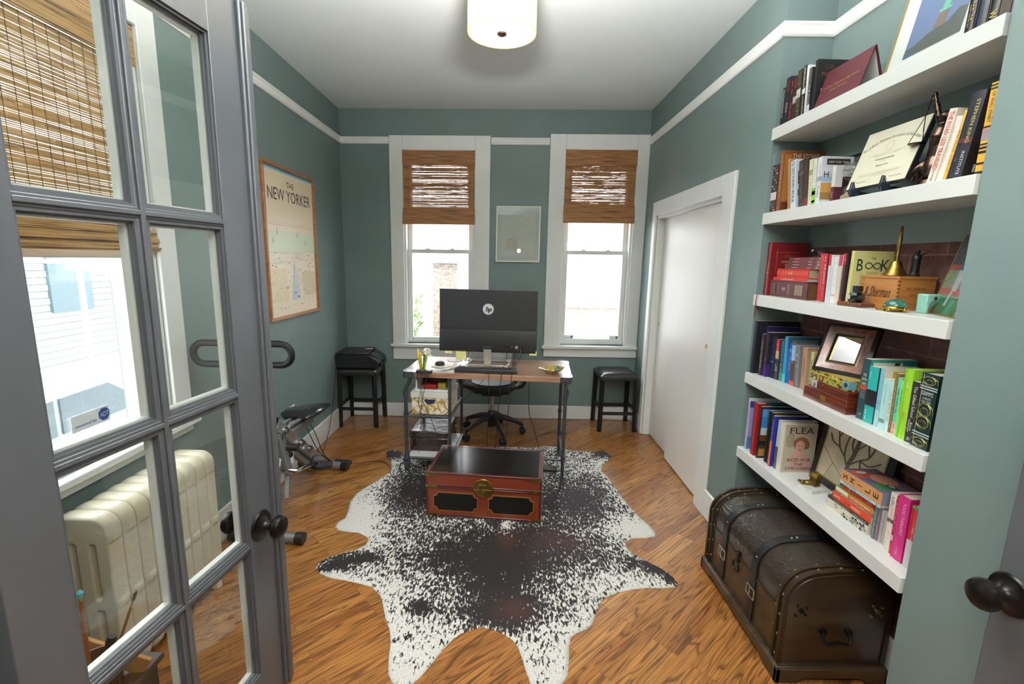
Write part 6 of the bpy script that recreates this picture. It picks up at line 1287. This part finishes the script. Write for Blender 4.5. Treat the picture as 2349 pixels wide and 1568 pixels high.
book('plain grey hardback with small white marks on its spine', 1.386, 2.118, z, .030, .196, .14, '6a6c6e', [('F', 'e0e0e0', .15, .012, .012, 'H'), ('K', 'e0e0e0', .10, .01, .01, 'H')], lean=-5, hard=True, group=G)
book('old tan book with a faded lettered spine, leaning on the fourth shelf', 1.398, 2.084, z, .032, .196, .14, 'a88468', [('IIIIIIIIIIII', '5a4438', .105, .085, .012)], cv=[(0, 0, .14, .196, 'a48a70')], lean=-4, group=G)
book('cream paperback showing a black title panel above a blue panel, behind the cigar boxes', 1.412, 2.060, z, .020, .182, .13, 'cdc894', [('IIIIIIII', '1c1c1c', .09, .11, .012)], cv=[(.025, .132, .125, .158, '16171b'), (.020, .06, .12, .130, '4a72b0'), (.07, .118, .12, .132, 'b8c4b0')], cvt=[('FRIEDRICH NIETZSCHE', 'e4e2da', .075, .141, .085, .007), ('00', '16181c', .07, .10, .022, .012)], lean=-3)
def cigars():
    r = empty('cigar_box', (1.43, 1.855, z), label='dark mahogany cigar box at the bottom of the cigar box stack', cat='cigar box', group='stacked cigar boxes'); k = dict(parent=r, world=True)
    MH = noisy('mahogany', '4a1c10', '6a2c18', (6, 6, 60), .28, coat=.4); GO = mat('brass_fitting', 'b8974a', .3, .9)
    x0, x1, y0, y1 = 1.330, 1.530, 1.722, 1.985
    b = MB(); b.box(x0, y0, z, x1, y1, z+.026); b.build('body', MH, **k); MB().box(x0, y0, z+.027, x1, y1, z+.055).build('lid', MH, bevel=.002, **k)
    b = MB(); b.box(x0-.003, y0+.12, z+.018, x0, y0+.15, z+.036); b.build('clasp', GO, bevel=.0008, **k)
    r = empty('cigar_box', (1.43, 1.855, z+.0555), label='reddish cigar box with gold star clasp and paper seal, middle of the stack', cat='cigar box', group='stacked cigar boxes'); k = dict(parent=r, world=True)
    MB().box(x0+.004, y0+.004, z+.0557, x1-.01, y1-.035, z+.074).build('body', MH, **k); MB().box(x0+.004, y0+.004, z+.0745, x1-.01, y1-.035, z+.090).build('lid', MH, bevel=.0015, **k)
    b = MB(); b.box(x0+.0028, y1-.075, z+.058, x0+.004, y1-.040, z+.089); b.box(x0+.0024, y1-.066, z+.060, x0+.0028, y1-.055, z+.075, 1); b.build('paper_seal', [flat('a8a09c'), flat('4a4c58')], **k)
    b = MB(); c = V(x0+.001, y0+.155, z+.076); b.poly([c+V(0, (.008 if i % 2 == 0 else .0045)*math.cos(2*PI*i/8), (.008 if i % 2 == 0 else .0045)*math.sin(2*PI*i/8)) for i in range(8)][::-1]); b.cyl(c, c+V(.003, 0, 0), .004); b.build('clasp', GO, **k)
    b = MB(); b.text('IIIII', (x0+.0035, y0+.06, z+.064), (0, -1, 0), (0, 0, 1), .04, .005); b.build('lettering', flat('2a0f0a'), **k)
    r = empty('cigar_box', (1.43, 1.855, z+.091), label='ornate yellow paper cigar box with green and red crests, top of the stack', cat='cigar box', group='stacked cigar boxes'); k = dict(parent=r, world=True)
    OR = mat('ornate_box_paper', 'a88a2a', .4, coat=.3); L = OR.node_tree.links; vv = coords(OR, (0, 0, 0), (95, 95, 95)); vo = N(OR, 'TexVoronoi'); vo.inputs['Scale'].default_value = 1.0; L.new(vv, vo.inputs['Vector']); sc = N(OR, 'SeparateColor'); L.new(vo.outputs['Color'], sc.inputs[0])
    rp = ramp(OR, sc.outputs[0], [(0, '3a4a24'), (.2, '7a2a1c'), (.38, 'a88a30'), (.6, '8a9a3a'), (.8, 'c4b060'), (.9, '4a2418')]); rp.node.color_ramp.interpolation = 'CONSTANT'; L.new(rp, nodes(OR)[2].inputs['Base Color'])
    MB().box(x0+.004, y0+.008, z+.0905, x1-.012, y1-.030, z+.118).build('body', OR, **k)
    MB().box(x0+.003, y0+.007, z+.1185, x1-.011, y1-.029, z+.132).build('lid', OR, **k)
    b = MB(); b.box(x0+.002, y0+.006, z+.119, x0+.0028, y1-.028, z+.1225, 0); b.box(x0+.004, y0+.008, z+.1322, x1-.012, y1-.030, z+.1328, 1)
    b.lathe([(0, .1329), (.055, .1329), (.055, .1333), (0, .1333)], (1.42, 1.84, z), 28, 2); b.lathe([(0, .1334), (.030, .1334), (.030, .1337), (0, .1337)], (1.42, 1.84, z), 24, 3)
    b.box(x0+.0015, y0+.0065, z+.098, x0+.0032, y0+.040, z+.130, 4); b.box(x0+.0035, y0+.0068, z+.098, x0+.035, y0+.0078, z+.130, 4); b.lathe([(0, 0), (.010, 0), (.010, .0008), (0, .0008)], (x0+.0015, y0+.022, z+.114), 14, 5, (-1, 0, 0))
    b.box(x0+.04, y0+.0068, z+.098, x1-.03, y0+.0078, z+.110, 0); b.text('CUBA', (x0+.09, y0+.0062, z+.104), (1, 0, 0), (0, 0, 1), .05, .009, 5)
    b.build('label', [flat(c, .35) for c in ('c8b43c', 'a8923a', 'a8a890', '4a3a2c', '6a98a0', '1a2c3a')], **k)
    # brown picture frame with mirror leaning on the boxes
    zt = z+.134; a = math.radians(24); W, H = .20, .215; r = empty('burl_mirror_frame', (1.415, 1.76, zt), math.radians(28), label='brown burl frame with dark edges and mirror glass leaning on the cigar boxes', cat='frame')
    d = V(math.sin(a), 0, math.cos(a)); n_ = V(-math.cos(a), 0, math.sin(a))
    def P(u, v, o=0): return V(0, W-u, 0)+d*v+n_*o
    def ring(b, i0, i1, o0, o1, m):
        A = [(i0, i0), (W-i0, i0), (W-i0, H-i0), (i0, H-i0)]; B_ = [(i1, i1), (W-i1, i1), (W-i1, H-i1), (i1, H-i1)]
        b.add([P(u, v, o0) for u, v in A]+[P(u, v, o1) for u, v in B_], [(i, (i+1) % 4, 4+(i+1) % 4, 4+i) for i in range(4)], m)
    b = MB(); BU = noisy('burl_veneer', '4a2414', '7a4022', (45, 45, 45), .25, coat=.5); DK = flat('17110f', .3); SL = mat('silver_slip', 'a89c94', .3, .8)
    ring(b, 0, 0, -.015, .004, 1); ring(b, 0, .014, .004, .010, 1); ring(b, .014, .040, .010, .004, 0); ring(b, .040, .046, .004, .008, 2); ring(b, .046, .052, .008, .001, 1); ring(b, .052, .056, .001, -.001, 3)
    b.add([P(0, 0, -.015), P(W, 0, -.015), P(W, H, -.015), P(0, H, -.015)], [(3, 2, 1, 0)], 1); b.build('frame', [BU, DK, SL, mat('gold_slip', 'a88a3c', .3, .9)], r); fr = r.children[-1]
    MB().add([P(.055, .055, 0), P(W-.055, .055, 0), P(W-.055, H-.055, 0), P(.055, H-.055, 0)], [(0, 1, 2, 3)]).build('mirror', mat('mirror_glass', 'c8c8c8', .02, 1), fr)
cigars()
G = 'teal and green books at the near end of the fourth shelf'
book('dark teal book with a red bar mid-spine, right of the cigar boxes', 1.350, 1.658, z, .036, .233, .175, '1c3a40', [('THE', 'e4e6e4', .172, .016, .012, 'H', .5), ('SMITH', 'e4e6e4', .155, .026, .011, 'H', .5), ('TAPES', 'e4e6e4', .138, .026, .011, 'H', .5), ('5', 'a8a090', .10, .03, .0015, 'L'), ('O', 'd8dcd8', .02, .01, .01, 'H')], [(.118, .130, 'b83a2c')], cv=[(0, 0, .175, .233, '1f8078'), (.01, .205, .12, .222, 'b8c4b4'), (.09, .205, .11, .222, '3a2a24')], lean=-1)
book('turquoise biography with black and white portraits on its spine', 1.348, 1.612, z, .044, .212, .165, '1fa09a', [('IIIIII', 'd8e8e4', .18, .025, .006, 'V', .8), ('IIIII', 'e0e8e4', .03, .04, .008, 'V', .8)], [(.065, .125, '1c1a1c')], cv=[(.0, .0, .165, .212, '2a2624'), (.02, .15, .05, .195, 'b8b0a8'), (.018, .175, .052, .202, '17140f'), (.0, .0, .05, .15, '1c1c20'), (.030, .125, .040, .155, 'd0d0cc')], cvt=[('the', 'a82c20', .030, .095, .035, .018)], lean=-1)
book('light blue paperback with a red dot on its spine, near the turquoise biography', 1.352, 1.592, z, .018, .214, .15, '7ab8cc', [('O', 'a81e1c', .09, .012, .010)], [(0, .06, 'a8d4dc')], cv=[(0, 0, .15, .214, 'd8d4c4'), (.03, .165, .14, .205, 'c8a02c')], cvt=[('AG', '3a3224', .075, .19, .04, .02)], lean=-1)
book('pale aqua paperback with tiny black figures at the foot of its spine', 1.350, 1.560, z, .028, .182, .14, 'b4dcdc', [('MALCOLM GLADWELL', '7ab4b8', .125, .075, .008, 'V', .5), ('xxxx', '1c2024', .03, .025, .014, 'H', .5)], cv=[(.02, .15, .045, .175, '8ac890')], cvt=[('Talk', 'c0b890', .05, .12, .03, .014)], lean=-1)
book('white and aqua paperback with slanted handwriting on its spine', 1.352, 1.544, z, .015, .180, .14, 'c4e0dc', [('IIIIIIII', 'b0a884', .09, .11, .009)], lean=-1, group=G)
book('olive brown paperback between the aqua and green books', 1.350, 1.527, z, .016, .212, .14, '6a5c34', [('IIIIIIIIIIIIIIIIII', 'b0a884', .095, .15, .005)], lean=-1, group=G)
book('mint green paperback with a pink and red foot on its spine', 1.348, 1.512, z, .014, .200, .13, '5ec49a', [('IIIIIIII', '1c4a4a', .12, .09, .007), ('IIII', 'b83040', .022, .035, .007)], [(0, .042, 'e0a8a4')], lean=-1)
book('pale green paperback with orange lettering, left of the tall lime book', 1.346, 1.496, z, .015, .194, .14, '7ed08a', [('IIIIIIII', 'c8702c', .10, .035, .006), ('IIIIIII', '1c6a4a', .14, .05, .006)], lean=-1, group=G)
book('tall glossy lime green hardback, brightest on the fourth shelf', 1.340, 1.462, z, .033, .240, .17, '8cc22c', [('THE', 'd8e8b8', .185, .02, .008), ('D', 'c8602c', .085, .012, .012)], lean=-1, hard=True, gloss=.5, pc='d8d4c8')
book('black paperback with white lettering and a yellow dot, beside the lime hardback', 1.338, 1.432, z, .027, .205, .13, '24221f', [('The Gifted School', 'e8e4dc', .138, .105, .012, 'V', .42), ('Holsinger', 'e8e4dc', .055, .045, .010, 'V', .7), ('Bruce', 'e8e4dc', .055, .028, .008, 'V', .35), ('JE', 'd0ccc4', .012, .012, .012, 'H', .5)], [], lean=-1)
o = book('thick dark green hardback with gilt scrollwork on its spine, nearest the jamb', 1.330, 1.366, z, .060, .244, .165, '0f2a2a', [('GRIMMS', 'c4ccc4', .180, .040, .014, 'H', .5), ('COMPLETE', 'c4ccc4', .164, .030, .007, 'H', .5), ('FAIRY TALES', 'c4ccc4', .154, .032, .007, 'H', .5)], [(.192, .196, 'a8b0ac'), (.200, .2035, 'a8b0ac'), (.048, .052, 'a8b0ac'), (.040, .0435, 'a8b0ac')], hard=True, gloss=.3)
for zc, sx in ((.220, 1), (.125, 1.6), (.085, 1.5), (.020, 1)):
    b = MB()
    for s_ in (-1, 1):
        b.tube([(-.0016, .030+s_*(.004+.0016*t_)*math.cos(t_*.75)*1.3, zc+sx*(.003+.0012*t_)*math.sin(t_*.75)) for t_ in range(14)], .0008, 4)
    b.tube([(-.0016, .030+.020*math.cos(2*PI*i/20), zc+sx*.014*math.sin(2*PI*i/20)) for i in range(20)], .0007, 4, 0, True); b.build('gilt_ornament', mat('gilt', '8f8a4c', .4, .5), o)

# ---- shelf 5 (lowest)
z = ZS[4]
def coil(o, h, col, x=-.003, y=.006, n=34, R=.006):
    b = MB(); P = []
    for i in range(n*6): t = i/6; P.append((x+R*math.cos(2*PI*t), y+R*math.sin(2*PI*t), .006+(h-.012)*t/n))
    b.tube(P, .0011, 4); b.build('coil_binding', flat(col), o)
o = book('large white spiral-bound notebook with purple trim, farthest on the lowest shelf', 1.325, 2.392, z, .012, .285, .21, 'd0d0dc', cv=[(.0, 0, .21, .235, '9a90bc'), (.0, .235, .21, .27, '3a2c78'), (0, 0, .21, .07, '5a72a8')], name='spiral_notebook', cat='notebook', lean=-1); coil(o, .285, 'c8c8cc')
book('blue hardcover album with a cyan picture behind the red binder', 1.335, 2.350, z, .018, .276, .21, '2a6a9a', cv=[(0, .20, .21, .276, '2a88a8')], cvt=[('THE BL', 'c8dce4', .06, .258, .05, .012)], lean=-1)
book('tall red binder with small gold lettering on the lowest shelf', 1.318, 2.302, z, .030, .282, .055, '8e1616', [('IIIIIIIIIIIIIIIII', 'd0b0a0', .12, .13, .004)], lean=-1, hard=True, name='binder', cat='binder')
book('tall book with blue sky and golden field cover, right of the red binder', 1.322, 2.272, z, .014, .278, .215, '17181c', cv=[(.003, .008, .212, .27, '1a1a1c'), (.004, .165, .211, .268, '3a78b8'), (.004, .225, .211, .262, '5a90c8'), (.004, .125, .211, .166, 'b4c8cc'), (.004, .095, .211, .127, '5a3a1c'), (.004, .012, .211, .055, 'a8702c'), (.004, .052, .211, .07, '4a3018')], cvt=[("God's Plan", 'a8c4e0', .10, .235, .07, .010), ('Joy-Filled', 'c8dcec', .075, .208, .075, .016)])
o = book('small black and white spiral-bound notebook in front of the blue sky cover', 1.376, 2.250, z, .012, .182, .10, '202022', name='spiral_notebook', cat='notebook'); coil(o, .182, 'd4d4d4', n=26)
for i, (yn, h_) in enumerate(((2.222, .272), (2.200, .270))):
    o = book('black comb-bound book with perforated top edge, %s behind the white portrait hardback' % ('farther one' if i == 0 else 'nearer one'), 1.338, yn, z, .014, h_, .20, '131315', [], [(h_-.02, h_, '1c1c20')]); 
    b = MB()
    for j in range(30): b.box(.01+.006*j, -.0012, h_-.010, .013+.006*j, -.0005, h_-.007)
    b.build('perforations', flat('b8b8b8'), o)
book('slim book with navy top and orange foot on its spine on the lowest shelf', 1.332, 2.172, z, .016, .262, .17, '2a3080', [('IIIIIIIIIII', 'c0c4e0', .19, .10, .005), ('IIIIIIIIIIII', 'f0c4a8', .07, .11, .006)], [(0, .135, 'c8502a')])
book('pale blue and grey paperback immediately left of the white portrait hardback', 1.345, 2.140, z, .020, .250, .18, 'b0c4d8', [], [(.0, .115, '4a4e56'), (.112, .118, 'a8a8a8')])
o = book('white hardback with a curly-haired portrait cover on the lowest shelf', 1.340, 2.098, z, .032, .250, .160, 'd8d2c4', [('IIIIIIIIII', 'a8a298', .13, .14, .004)], cv=[(.006, .006, .156, .244, 'b4ab98')], cvt=[('FLEA', '1f1d1c', .085, .218, .115, .030), ('ACID FOR', '3a2624', .085, .070, .115, .016), ('THE', '3a2624', .085, .047, .045, .014), ('CHILDREN', '3a2624', .085, .026, .125, .016)], hard=True)
b = MB(); e = [0]
def blob(cx, cz, rx, rz_, m, n=18):
    e[0] += 1; b.poly([(cx+rx*math.cos(2*PI*i/n), -.0007-.0001*e[0], cz+rz_*math.sin(2*PI*i/n)) for i in range(n)], m)
for args in ((.035, .17, .022, .04, 0), (.10, .045, .058, .032, 2), (.088, .075, .048, .030, 2), (.088, .152, .038, .034, 1), (.085, .138, .022, .030, 3), (.118, .145, .012, .02, 1), (.065, .095, .017, .020, 3), (.052, .075, .014, .028, 2), (.078, .140, .003, .002, 4), (.094, .140, .003, .002, 4), (.086, .120, .006, .003, 5)): blob(*args)
b.build('portrait', [flat(c) for c in ('9a927c', '8a5a40', 'c49a8c', 'c89a8c', '4a342c', '9a4c46')], o)
def treeart():
    r = empty('tree_artwork', (1.478, 1.665, z), math.radians(0), label='black-framed marble mosaic of a bare tree leaning on the lowest shelf wall', cat='framed picture')
    W, H, a = .42, .335, math.radians(9); d = V(math.sin(a), 0, math.cos(a)); n_ = V(-math.cos(a), 0, math.sin(a))
    def P(u, v, o=0): return V(0, W-u, 0)+d*v+n_*o
    b = MB(); f = .035
    b.add([P(0, 0), P(W, 0), P(W, H), P(0, H), P(0, 0, -.014), P(W, 0, -.014), P(W, H, -.014), P(0, H, -.014)], [(0, 1, 2, 3), (4, 7, 6, 5), (0, 4, 5, 1), (1, 5, 6, 2), (2, 6, 7, 3), (3, 7, 4, 0)], 0)
    b.build('frame', flat('1a1b20', .3), r); b = MB()
    for u0, v0, u1, v1 in ((f, f, W-f, f+.006), (f, H-f-.006, W-f, H-f), (f, f, f+.006, H-f), (W-f-.006, f, W-f, H-f)): b.add([P(u0, v0, .003), P(u1, v0, .003), P(u1, v1, .003), P(u0, v1, .003)], [(0, 1, 2, 3)])
    b.build('gilt_fillet', mat('gilt', '8f8a4c', .4, .5), r); b = MB(); b.add([P(f, f, .001), P(W-f, f, .001), P(W-f, H-f, .001), P(f, H-f, .001)], [(0, 1, 2, 3)], 0)
    TR = [[(.20, .04), (.205, .10), (.20, .15), (.215, .20), (.225, .30)], [(.203, .12), (.17, .17), (.13, .20), (.10, .27)], [(.17, .17), (.16, .22), (.17, .28)], [(.13, .20), (.085, .21), (.06, .24)], [(.205, .15), (.25, .19), (.29, .22), (.31, .29)], [(.25, .19), (.30, .185), (.35, .22)], [(.215, .20), (.19, .24), (.20, .29)], [(.225, .23), (.26, .27), (.255, .30)], [(.11, .24), (.13, .28)], [(.29, .22), (.27, .27)], [(.25, .19), (.27, .15), (.32, .14)]]
    for i, t in enumerate(TR): b.tube([P(u*1.02, v, .002) for u, v in smooth2(t)], .0085 if i == 0 else .0032, 5, 1)
    for t in ([(.04, .17), (.10, .13), (.19, .08)], [(.22, .12), (.30, .10), (.38, .07)], [(.09, .04), (.12, .12)], [(.30, .10), (.33, .04)]): b.tube([P(u, v, .0005) for u, v in t], .0016, 4, 2)
    b.build('mosaic', [noisy('cream_marble', 'b0a488', 'c4baa2', (14, 14, 14), .35), flat('5a5246'), flat('6a5c48')], r)
def smooth2(t): return [(p.x, p.y) for p in smooth_path([(a, b_, 0) for a, b_ in t], 4)]
treeart()
def boot():
    r = empty('brass_boot_ornament', (1.395, 1.935, z), math.radians(15), label='small brass boot-and-lantern ornament on a white marble slab', cat='ornament')
    MB().box(-.045, -.040, 0, .035, .040, .017).build('marble_base', noisy('white_marble', 'c4c6c2', 'd8dad6', (30, 30, 30), .2), r, bevel=.001)
    b = MB(); b.box(-.004, -.016, .020, .026, .016, .058); b.box(-.007, -.020, .058, .029, .020, .063); b.prism([(-.008, .063), (.030, .063), (.024, .072), (.011, .080), (-.002, .072)], -.019, .019, 0, 'xz'); b.box(.006, -.017, .030, .016, -.0155, .046); b.build('lantern', ABRASS, r, bevel=.001)
    b = MB(); b.tube(smooth_path([(.020, .012, .026), (-.002, .018, .024), (-.024, .030, .024), (-.040, .040, .032)], 5), [.014]*8+[.011]*4+[.006]*4, 10); b.build('boot', ABRASS, r)
boot()
SY, SX = 1.580, 1.372
book('thick paperback with a black and white photo spine, bottom of the near stack', SX, SY, z, .048, .222, .135, 'd0c8b4', [('O', '1c1c1c', .17, .018, .018), ('LAST EXIT TO BROOKLYN', 'c8b46a', .14, .09, .006, 'V', .12), ('HUBERT SELBY, JR.', 'e0dcd0', .045, .07, .006, 'V', .12)], [], lie=True, cv=[(0, 0, .135, .222, '1c1c1e')])
bk = [q for q in COL.objects if q.get('label', '').startswith('thick paperback with a black and white')][0]
b = MB(); rr = random.Random(8)
b.box(-.0010, .0, 0, -.0004, .011, .222, 0)
for i in range(46): q, y_ = rr.uniform(.004, .14), rr.uniform(.013, .044); s_ = rr.uniform(.004, .012); b.box(-.0010-.00001*i, y_, q, -.0004, min(.0475, y_+s_*.8), q+s_, rr.choice((0, 0, 1, 2)))
b.build('spine_photo', [flat('1c1c1e'), flat('8a8a86'), flat('c8c8c0')], bk)
book('bright orange paperback lying second from the bottom of the near stack', SX+.004, SY-.002, z+.0485, .026, .208, .13, 'c8401e', [('DANTE', 'f0e4d8', .178, .035, .010), ('INFERNO', 'f0e4d8', .075, .050, .011), ('IIIII', '8a2010', .125, .035, .006)], lie=True)
book('grey and orange marbled paperback lying third from the bottom of the near stack', SX+.008, SY+.001, z+.075, .011, .195, .13, '8a7a6c', [('IIIIIIII', 'd8c8b8', .10, .12, .004)], lie=True)
book('orange and white paperback with a green cover in the near stack', SX+.006, SY-.004, z+.0865, .015, .198, .135, 'c86a30', [('IIIIIIIIIIIIII', 'f0dcc0', .065, .10, .007)], [(.13, .198, 'd8d4b8')], lie=True, cv=[(0, 0, .135, .198, '3a8a30')])
book('orange-red hardback lying under the pale blue paperback', SX+.012, SY+.002, z+.102, .027, .170, .12, 'bc3c20', [('IIIII', 'e0a090', .10, .03, .006), ('2', 'e8c0b0', .125, .004, .0015, 'L'), ('IIII', 'e0b0a0', .025, .02, .006)], lie=True, hard=True)
book('thin pale blue paperback lying second from the top of the near stack', SX, SY-.035, z+.1295, .014, .205, .13, 'b8d0dc', [('Just Write', '3a5a7a', .15, .07, .008), ('IIIIIIIII', '7a94a8', .075, .06, .005), ('o', '2a4a6a', .015, .008, .008, 'H')], lie=True)
sm = book('thick book with peach spine and colourful cover, topmost of the near stack', SX-.002, SY-.040, z+.144, .047, .205, .150, 'c8905a', [('SMILE', '1c1816', .105, .155, .024, 'S')], lie=True, cv=[(0, 0, .15, .205, '5a5478'), (.015, .02, .07, .08, '3a7a4a'), (.01, .12, .08, .19, 'a84a30'), (.09, .02, .145, .07, '7a6878')], pc='8a8ea4')
b = MB(); e = [8]
def blob2(cx, cz, rx, rz_, m, n=18): e[0] += 1; b.poly([(cx+rx*math.cos(2*PI*i/n), -.0004-.0002*e[0], cz+rz_*math.sin(2*PI*i/n)) for i in range(n)], m)
for args in ((.085, .10, .042, .048, 0), (.07, .045, .014, .018, 1), (.07, .045, .009, .012, 2), (.045, .165, .02, .012, 3), (.12, .15, .018, .02, 4)): blob2(*args)
b.build('cover_shapes', [flat(c) for c in ('c08a6c', '1a1a1c', 'a8b0b4', 'b8c0c8', '6a3a5a')], sm)
for i in range(4):
    book('upright plastic disc case, %s of the four right of the near book stack' % ('farthest', 'second farthest', 'second nearest', 'nearest')[i], 1.376+.003*i, 1.556-.0122*i, z, .0112, .125, .13, ('5a6a70', '7a5a66', 'a8a8a8', 'b0a498')[i], [('IIIIIII', ('a8b4b8', 'b8a0a8', '7a7a7a', 'c8c0b4')[i], .06, .09, .004)], name='disc_case', cat='disc case', group='disc cases beside the stack', pc='9a9ea4', gloss=.5)
book('white hardback with orange and grey lettering left of the magenta hardback', 1.372, 1.478, z, .026, .215, .15, 'ded8d0', [('Life', '6a7070', .185, .03, .012), ('CHELSEA', 'e09a84', .135, .06, .009), ('IIII', 'e09a84', .06, .035, .006)], [(.105, .118, '4a4644')], lean=-1, hard=True, cv=[(0, .2, .15, .215, 'c85040')])
book('thin crimson paperback just left of the magenta hardback', 1.368, 1.462, z, .013, .205, .15, 'a8102e', [('IF YOU HAVE TO', 'e8b0b8', .14, .10, .006), ('Home', 'e04a2c', .02, .03, .010)], [(.05, .07, 'd8c8c8')], lean=-1)
book('bright magenta hardback with a fat rounded spine on the lowest shelf', 1.358, 1.412, z, .044, .232, .155, 'c4287a', [('FOOD THERAPIST', 'f0c8dc', .150, .115, .012, 'V', .4), ('III', 'e8a0c4', .03, .03, .006)], lean=-1, hard=True, gloss=.4)
book('coral red hardback with a green top edge, nearest on the lowest shelf', 1.358, 1.375, z, .030, .222, .15, 'c43a3e', [('IIIIIIIII', 'd8b8c0', .10, .10, .006)], [(.212, .222, '3a8a4a'), (0, .10, 'd0c8cc')], lean=0, hard=True)

# ================================================================ OUTSIDE
def outside():
    GR = noisy('pale_street', 'b4b8ba', 'c0c4c6', (2, 2, 2), .9)
    o = MB().box(-26, -8, -1.35, 14, 30, -1.25).build('ground', GR); tag(o, kind='structure')
    BK_ = brick_mat('tan_brick', 'b8a294', 'c4afa2', 'd0ccc2', .22, .075, rot=(PI/2, 0, 0))
    r = empty('brick_pillar', (-.86, 6.5, -1.25), label='tan brick pillar with stone cap outside the back left window', cat='pillar'); MB().box(-.16, -.16, 0, .17, .16, 2.80).build('shaft', BK_, r); MB().box(-.23, -.22, 2.80, .24, .22, 2.97).build('cap', flat('c0beb6'), r, bevel=.01)
    r = empty('garden_wall', (1.3, 7.3, -1.25), label='low brick garden wall with white coping outside the back right window', cat='wall'); MB().box(-.8, -.1, 0, 2.5, .1, 2.16).build('wall', BK_, r); MB().box(-.85, -.14, 2.16, 2.6, .14, 2.55).build('coping', flat('b8b8b4'), r)
    LF = noisy('pale_leaves', '5f7a3a', '7c9850', (12, 12, 12), .7)
    for i, (x, y, s, lb) in enumerate(((-1.42, 6.0, .50, 'pale green shrub outside the back left window beside the brick pillar'), (.75, 9.5, .8, 'green shrub beyond the garden wall outside the back right window'))):
        r = empty('shrub', (x, y, -1.25), label=lb, cat='shrub'); rr = random.Random(i); b = MB()
        for j in range(1400):
            a, q, h = rr.uniform(0, 2*PI), rr.random()**.5*s*.55, rr.uniform(.5, 2.35+.2*i); c = V(q*math.cos(a), q*math.sin(a), h); d = V(rr.uniform(-1, 1), rr.uniform(-1, 1), rr.uniform(-1, 1)).normalized(); e = d.orthogonal().normalized(); l = .05
            b.add([c, c+d*l+e*l*.35, c+d*l*2, c+d*l-e*l*.35], [(0, 1, 2, 3)])
        q = b.build('foliage', LF, r); q['kind'] = 'stuff'; b = MB(); [b.cyl((0, 0, 0), (.15*math.cos(t), .15*math.sin(t), 1.4), .02, .01, 6) for t in (0, 2, 4)]; b.build('stem', flat('4a3a2a'), r)
    r = empty('house', (.5, 19, -1.25), label='pale distant house across the street behind the back windows', cat='house'); SD_ = mat('pale_siding', 'c4c4c0', .8)
    MB().box(-5, -2, 0, 4.5, 2, 3.2).build('walls', SD_, r); MB().prism([(-5.4, 3.2), (5, 3.2), (3.6, 4.6), (-4, 4.6)], -2.3, 2.3, 0, 'xz').build('roof', flat('b0aca8'), r)
    for x in (-3.6, -1.8, .2, 2.2): MB().box(x, -2.05, 1.2, x+.9, -1.98, 2.6).build('window', flat('9aa2a8'), r)
    # street side: parked car, low wall and slatted building
    r = empty('house', (-13, 6.5, -1.25), label='building with horizontal siding across the street outside the side window', cat='house')
    b = MB(); [b.box(-.02, -7, .16*i, 2.2-.02*(i % 2), 9, .16*i+.15) for i in range(30)]; b.build('siding', mat('grey_siding', '98a4a2', .8), r); MB().box(.1, -7.1, 4.8, 2.4, 9.1, 5.2).build('roof', flat('9a9a96'), r)
    for y in (-3, -.5, 2.0, 4.5): MB().box(2.2, y, 1.4, 2.26, y+1.1, 2.9).build('window', flat('5a6a70'), r)
    r = empty('white_fence', (-7.4, 3, -1.25), label='white post fence between the street and side window', cat='fence'); WH = flat('d8dcdc')
    for i in range(7): MB().box(-.03, -2.4+1.5*i, 0, .03, -2.34+1.5*i, 2.7).build('post', WH, r)
    for q in (.9, 2.65): MB().box(-.02, -2.4, q, .02, 6.7, q+.07).build('rail', WH, r)
    r = empty('car', (-5.3, 4.35, -1.25), math.radians(92), label='pale silver hatchback parked outside the side window', cat='car'); PT = mat('silver_car_paint', '8e979b', .3, .2, coat=.6)
    b = MB(); P = [(-2.1, .32), (-2.15, .75), (-1.9, .95), (-1.2, 1.0), (-.55, 1.42), (.75, 1.46), (1.45, 1.05), (2.0, .92), (2.15, .6), (2.1, .3)]
    b.prism(P, -.82, .82, 0, 'xz'); b.build('body', PT, r, bevel=.05)
    b = MB(); b.prism([(-1.05, 1.02), (-.50, 1.37), (.05, 1.39), (.05, 1.02)], -.835, .835, 0, 'xz'); b.prism([(.12, 1.02), (.12, 1.39), (.72, 1.40), (1.25, 1.04)], -.835, .835, 0, 'xz'); b.build('side_glass', flat('5a666a', .1), r)
    for x in (-1.35, 1.35):
        for y in (-.78, .78):
            b = MB(); s_ = 1 if y > 0 else -1; b.cyl((x, y-.1*s_, .32), (x, y+.07*s_, .32), .32, n=28, m=0); b.cyl((x, y+.07*s_, .32), (x, y+.08*s_, .32), .20, n=20, m=1); b.build('wheel', [flat('222222'), mat('alloy', 'a8acae', .3, .8)], r)
    for y in (-.9, .9): MB().box(-.95, y-.1, .98, -.78, y+.1, 1.10).build('door_mirror', PT, r, bevel=.02)
outside()
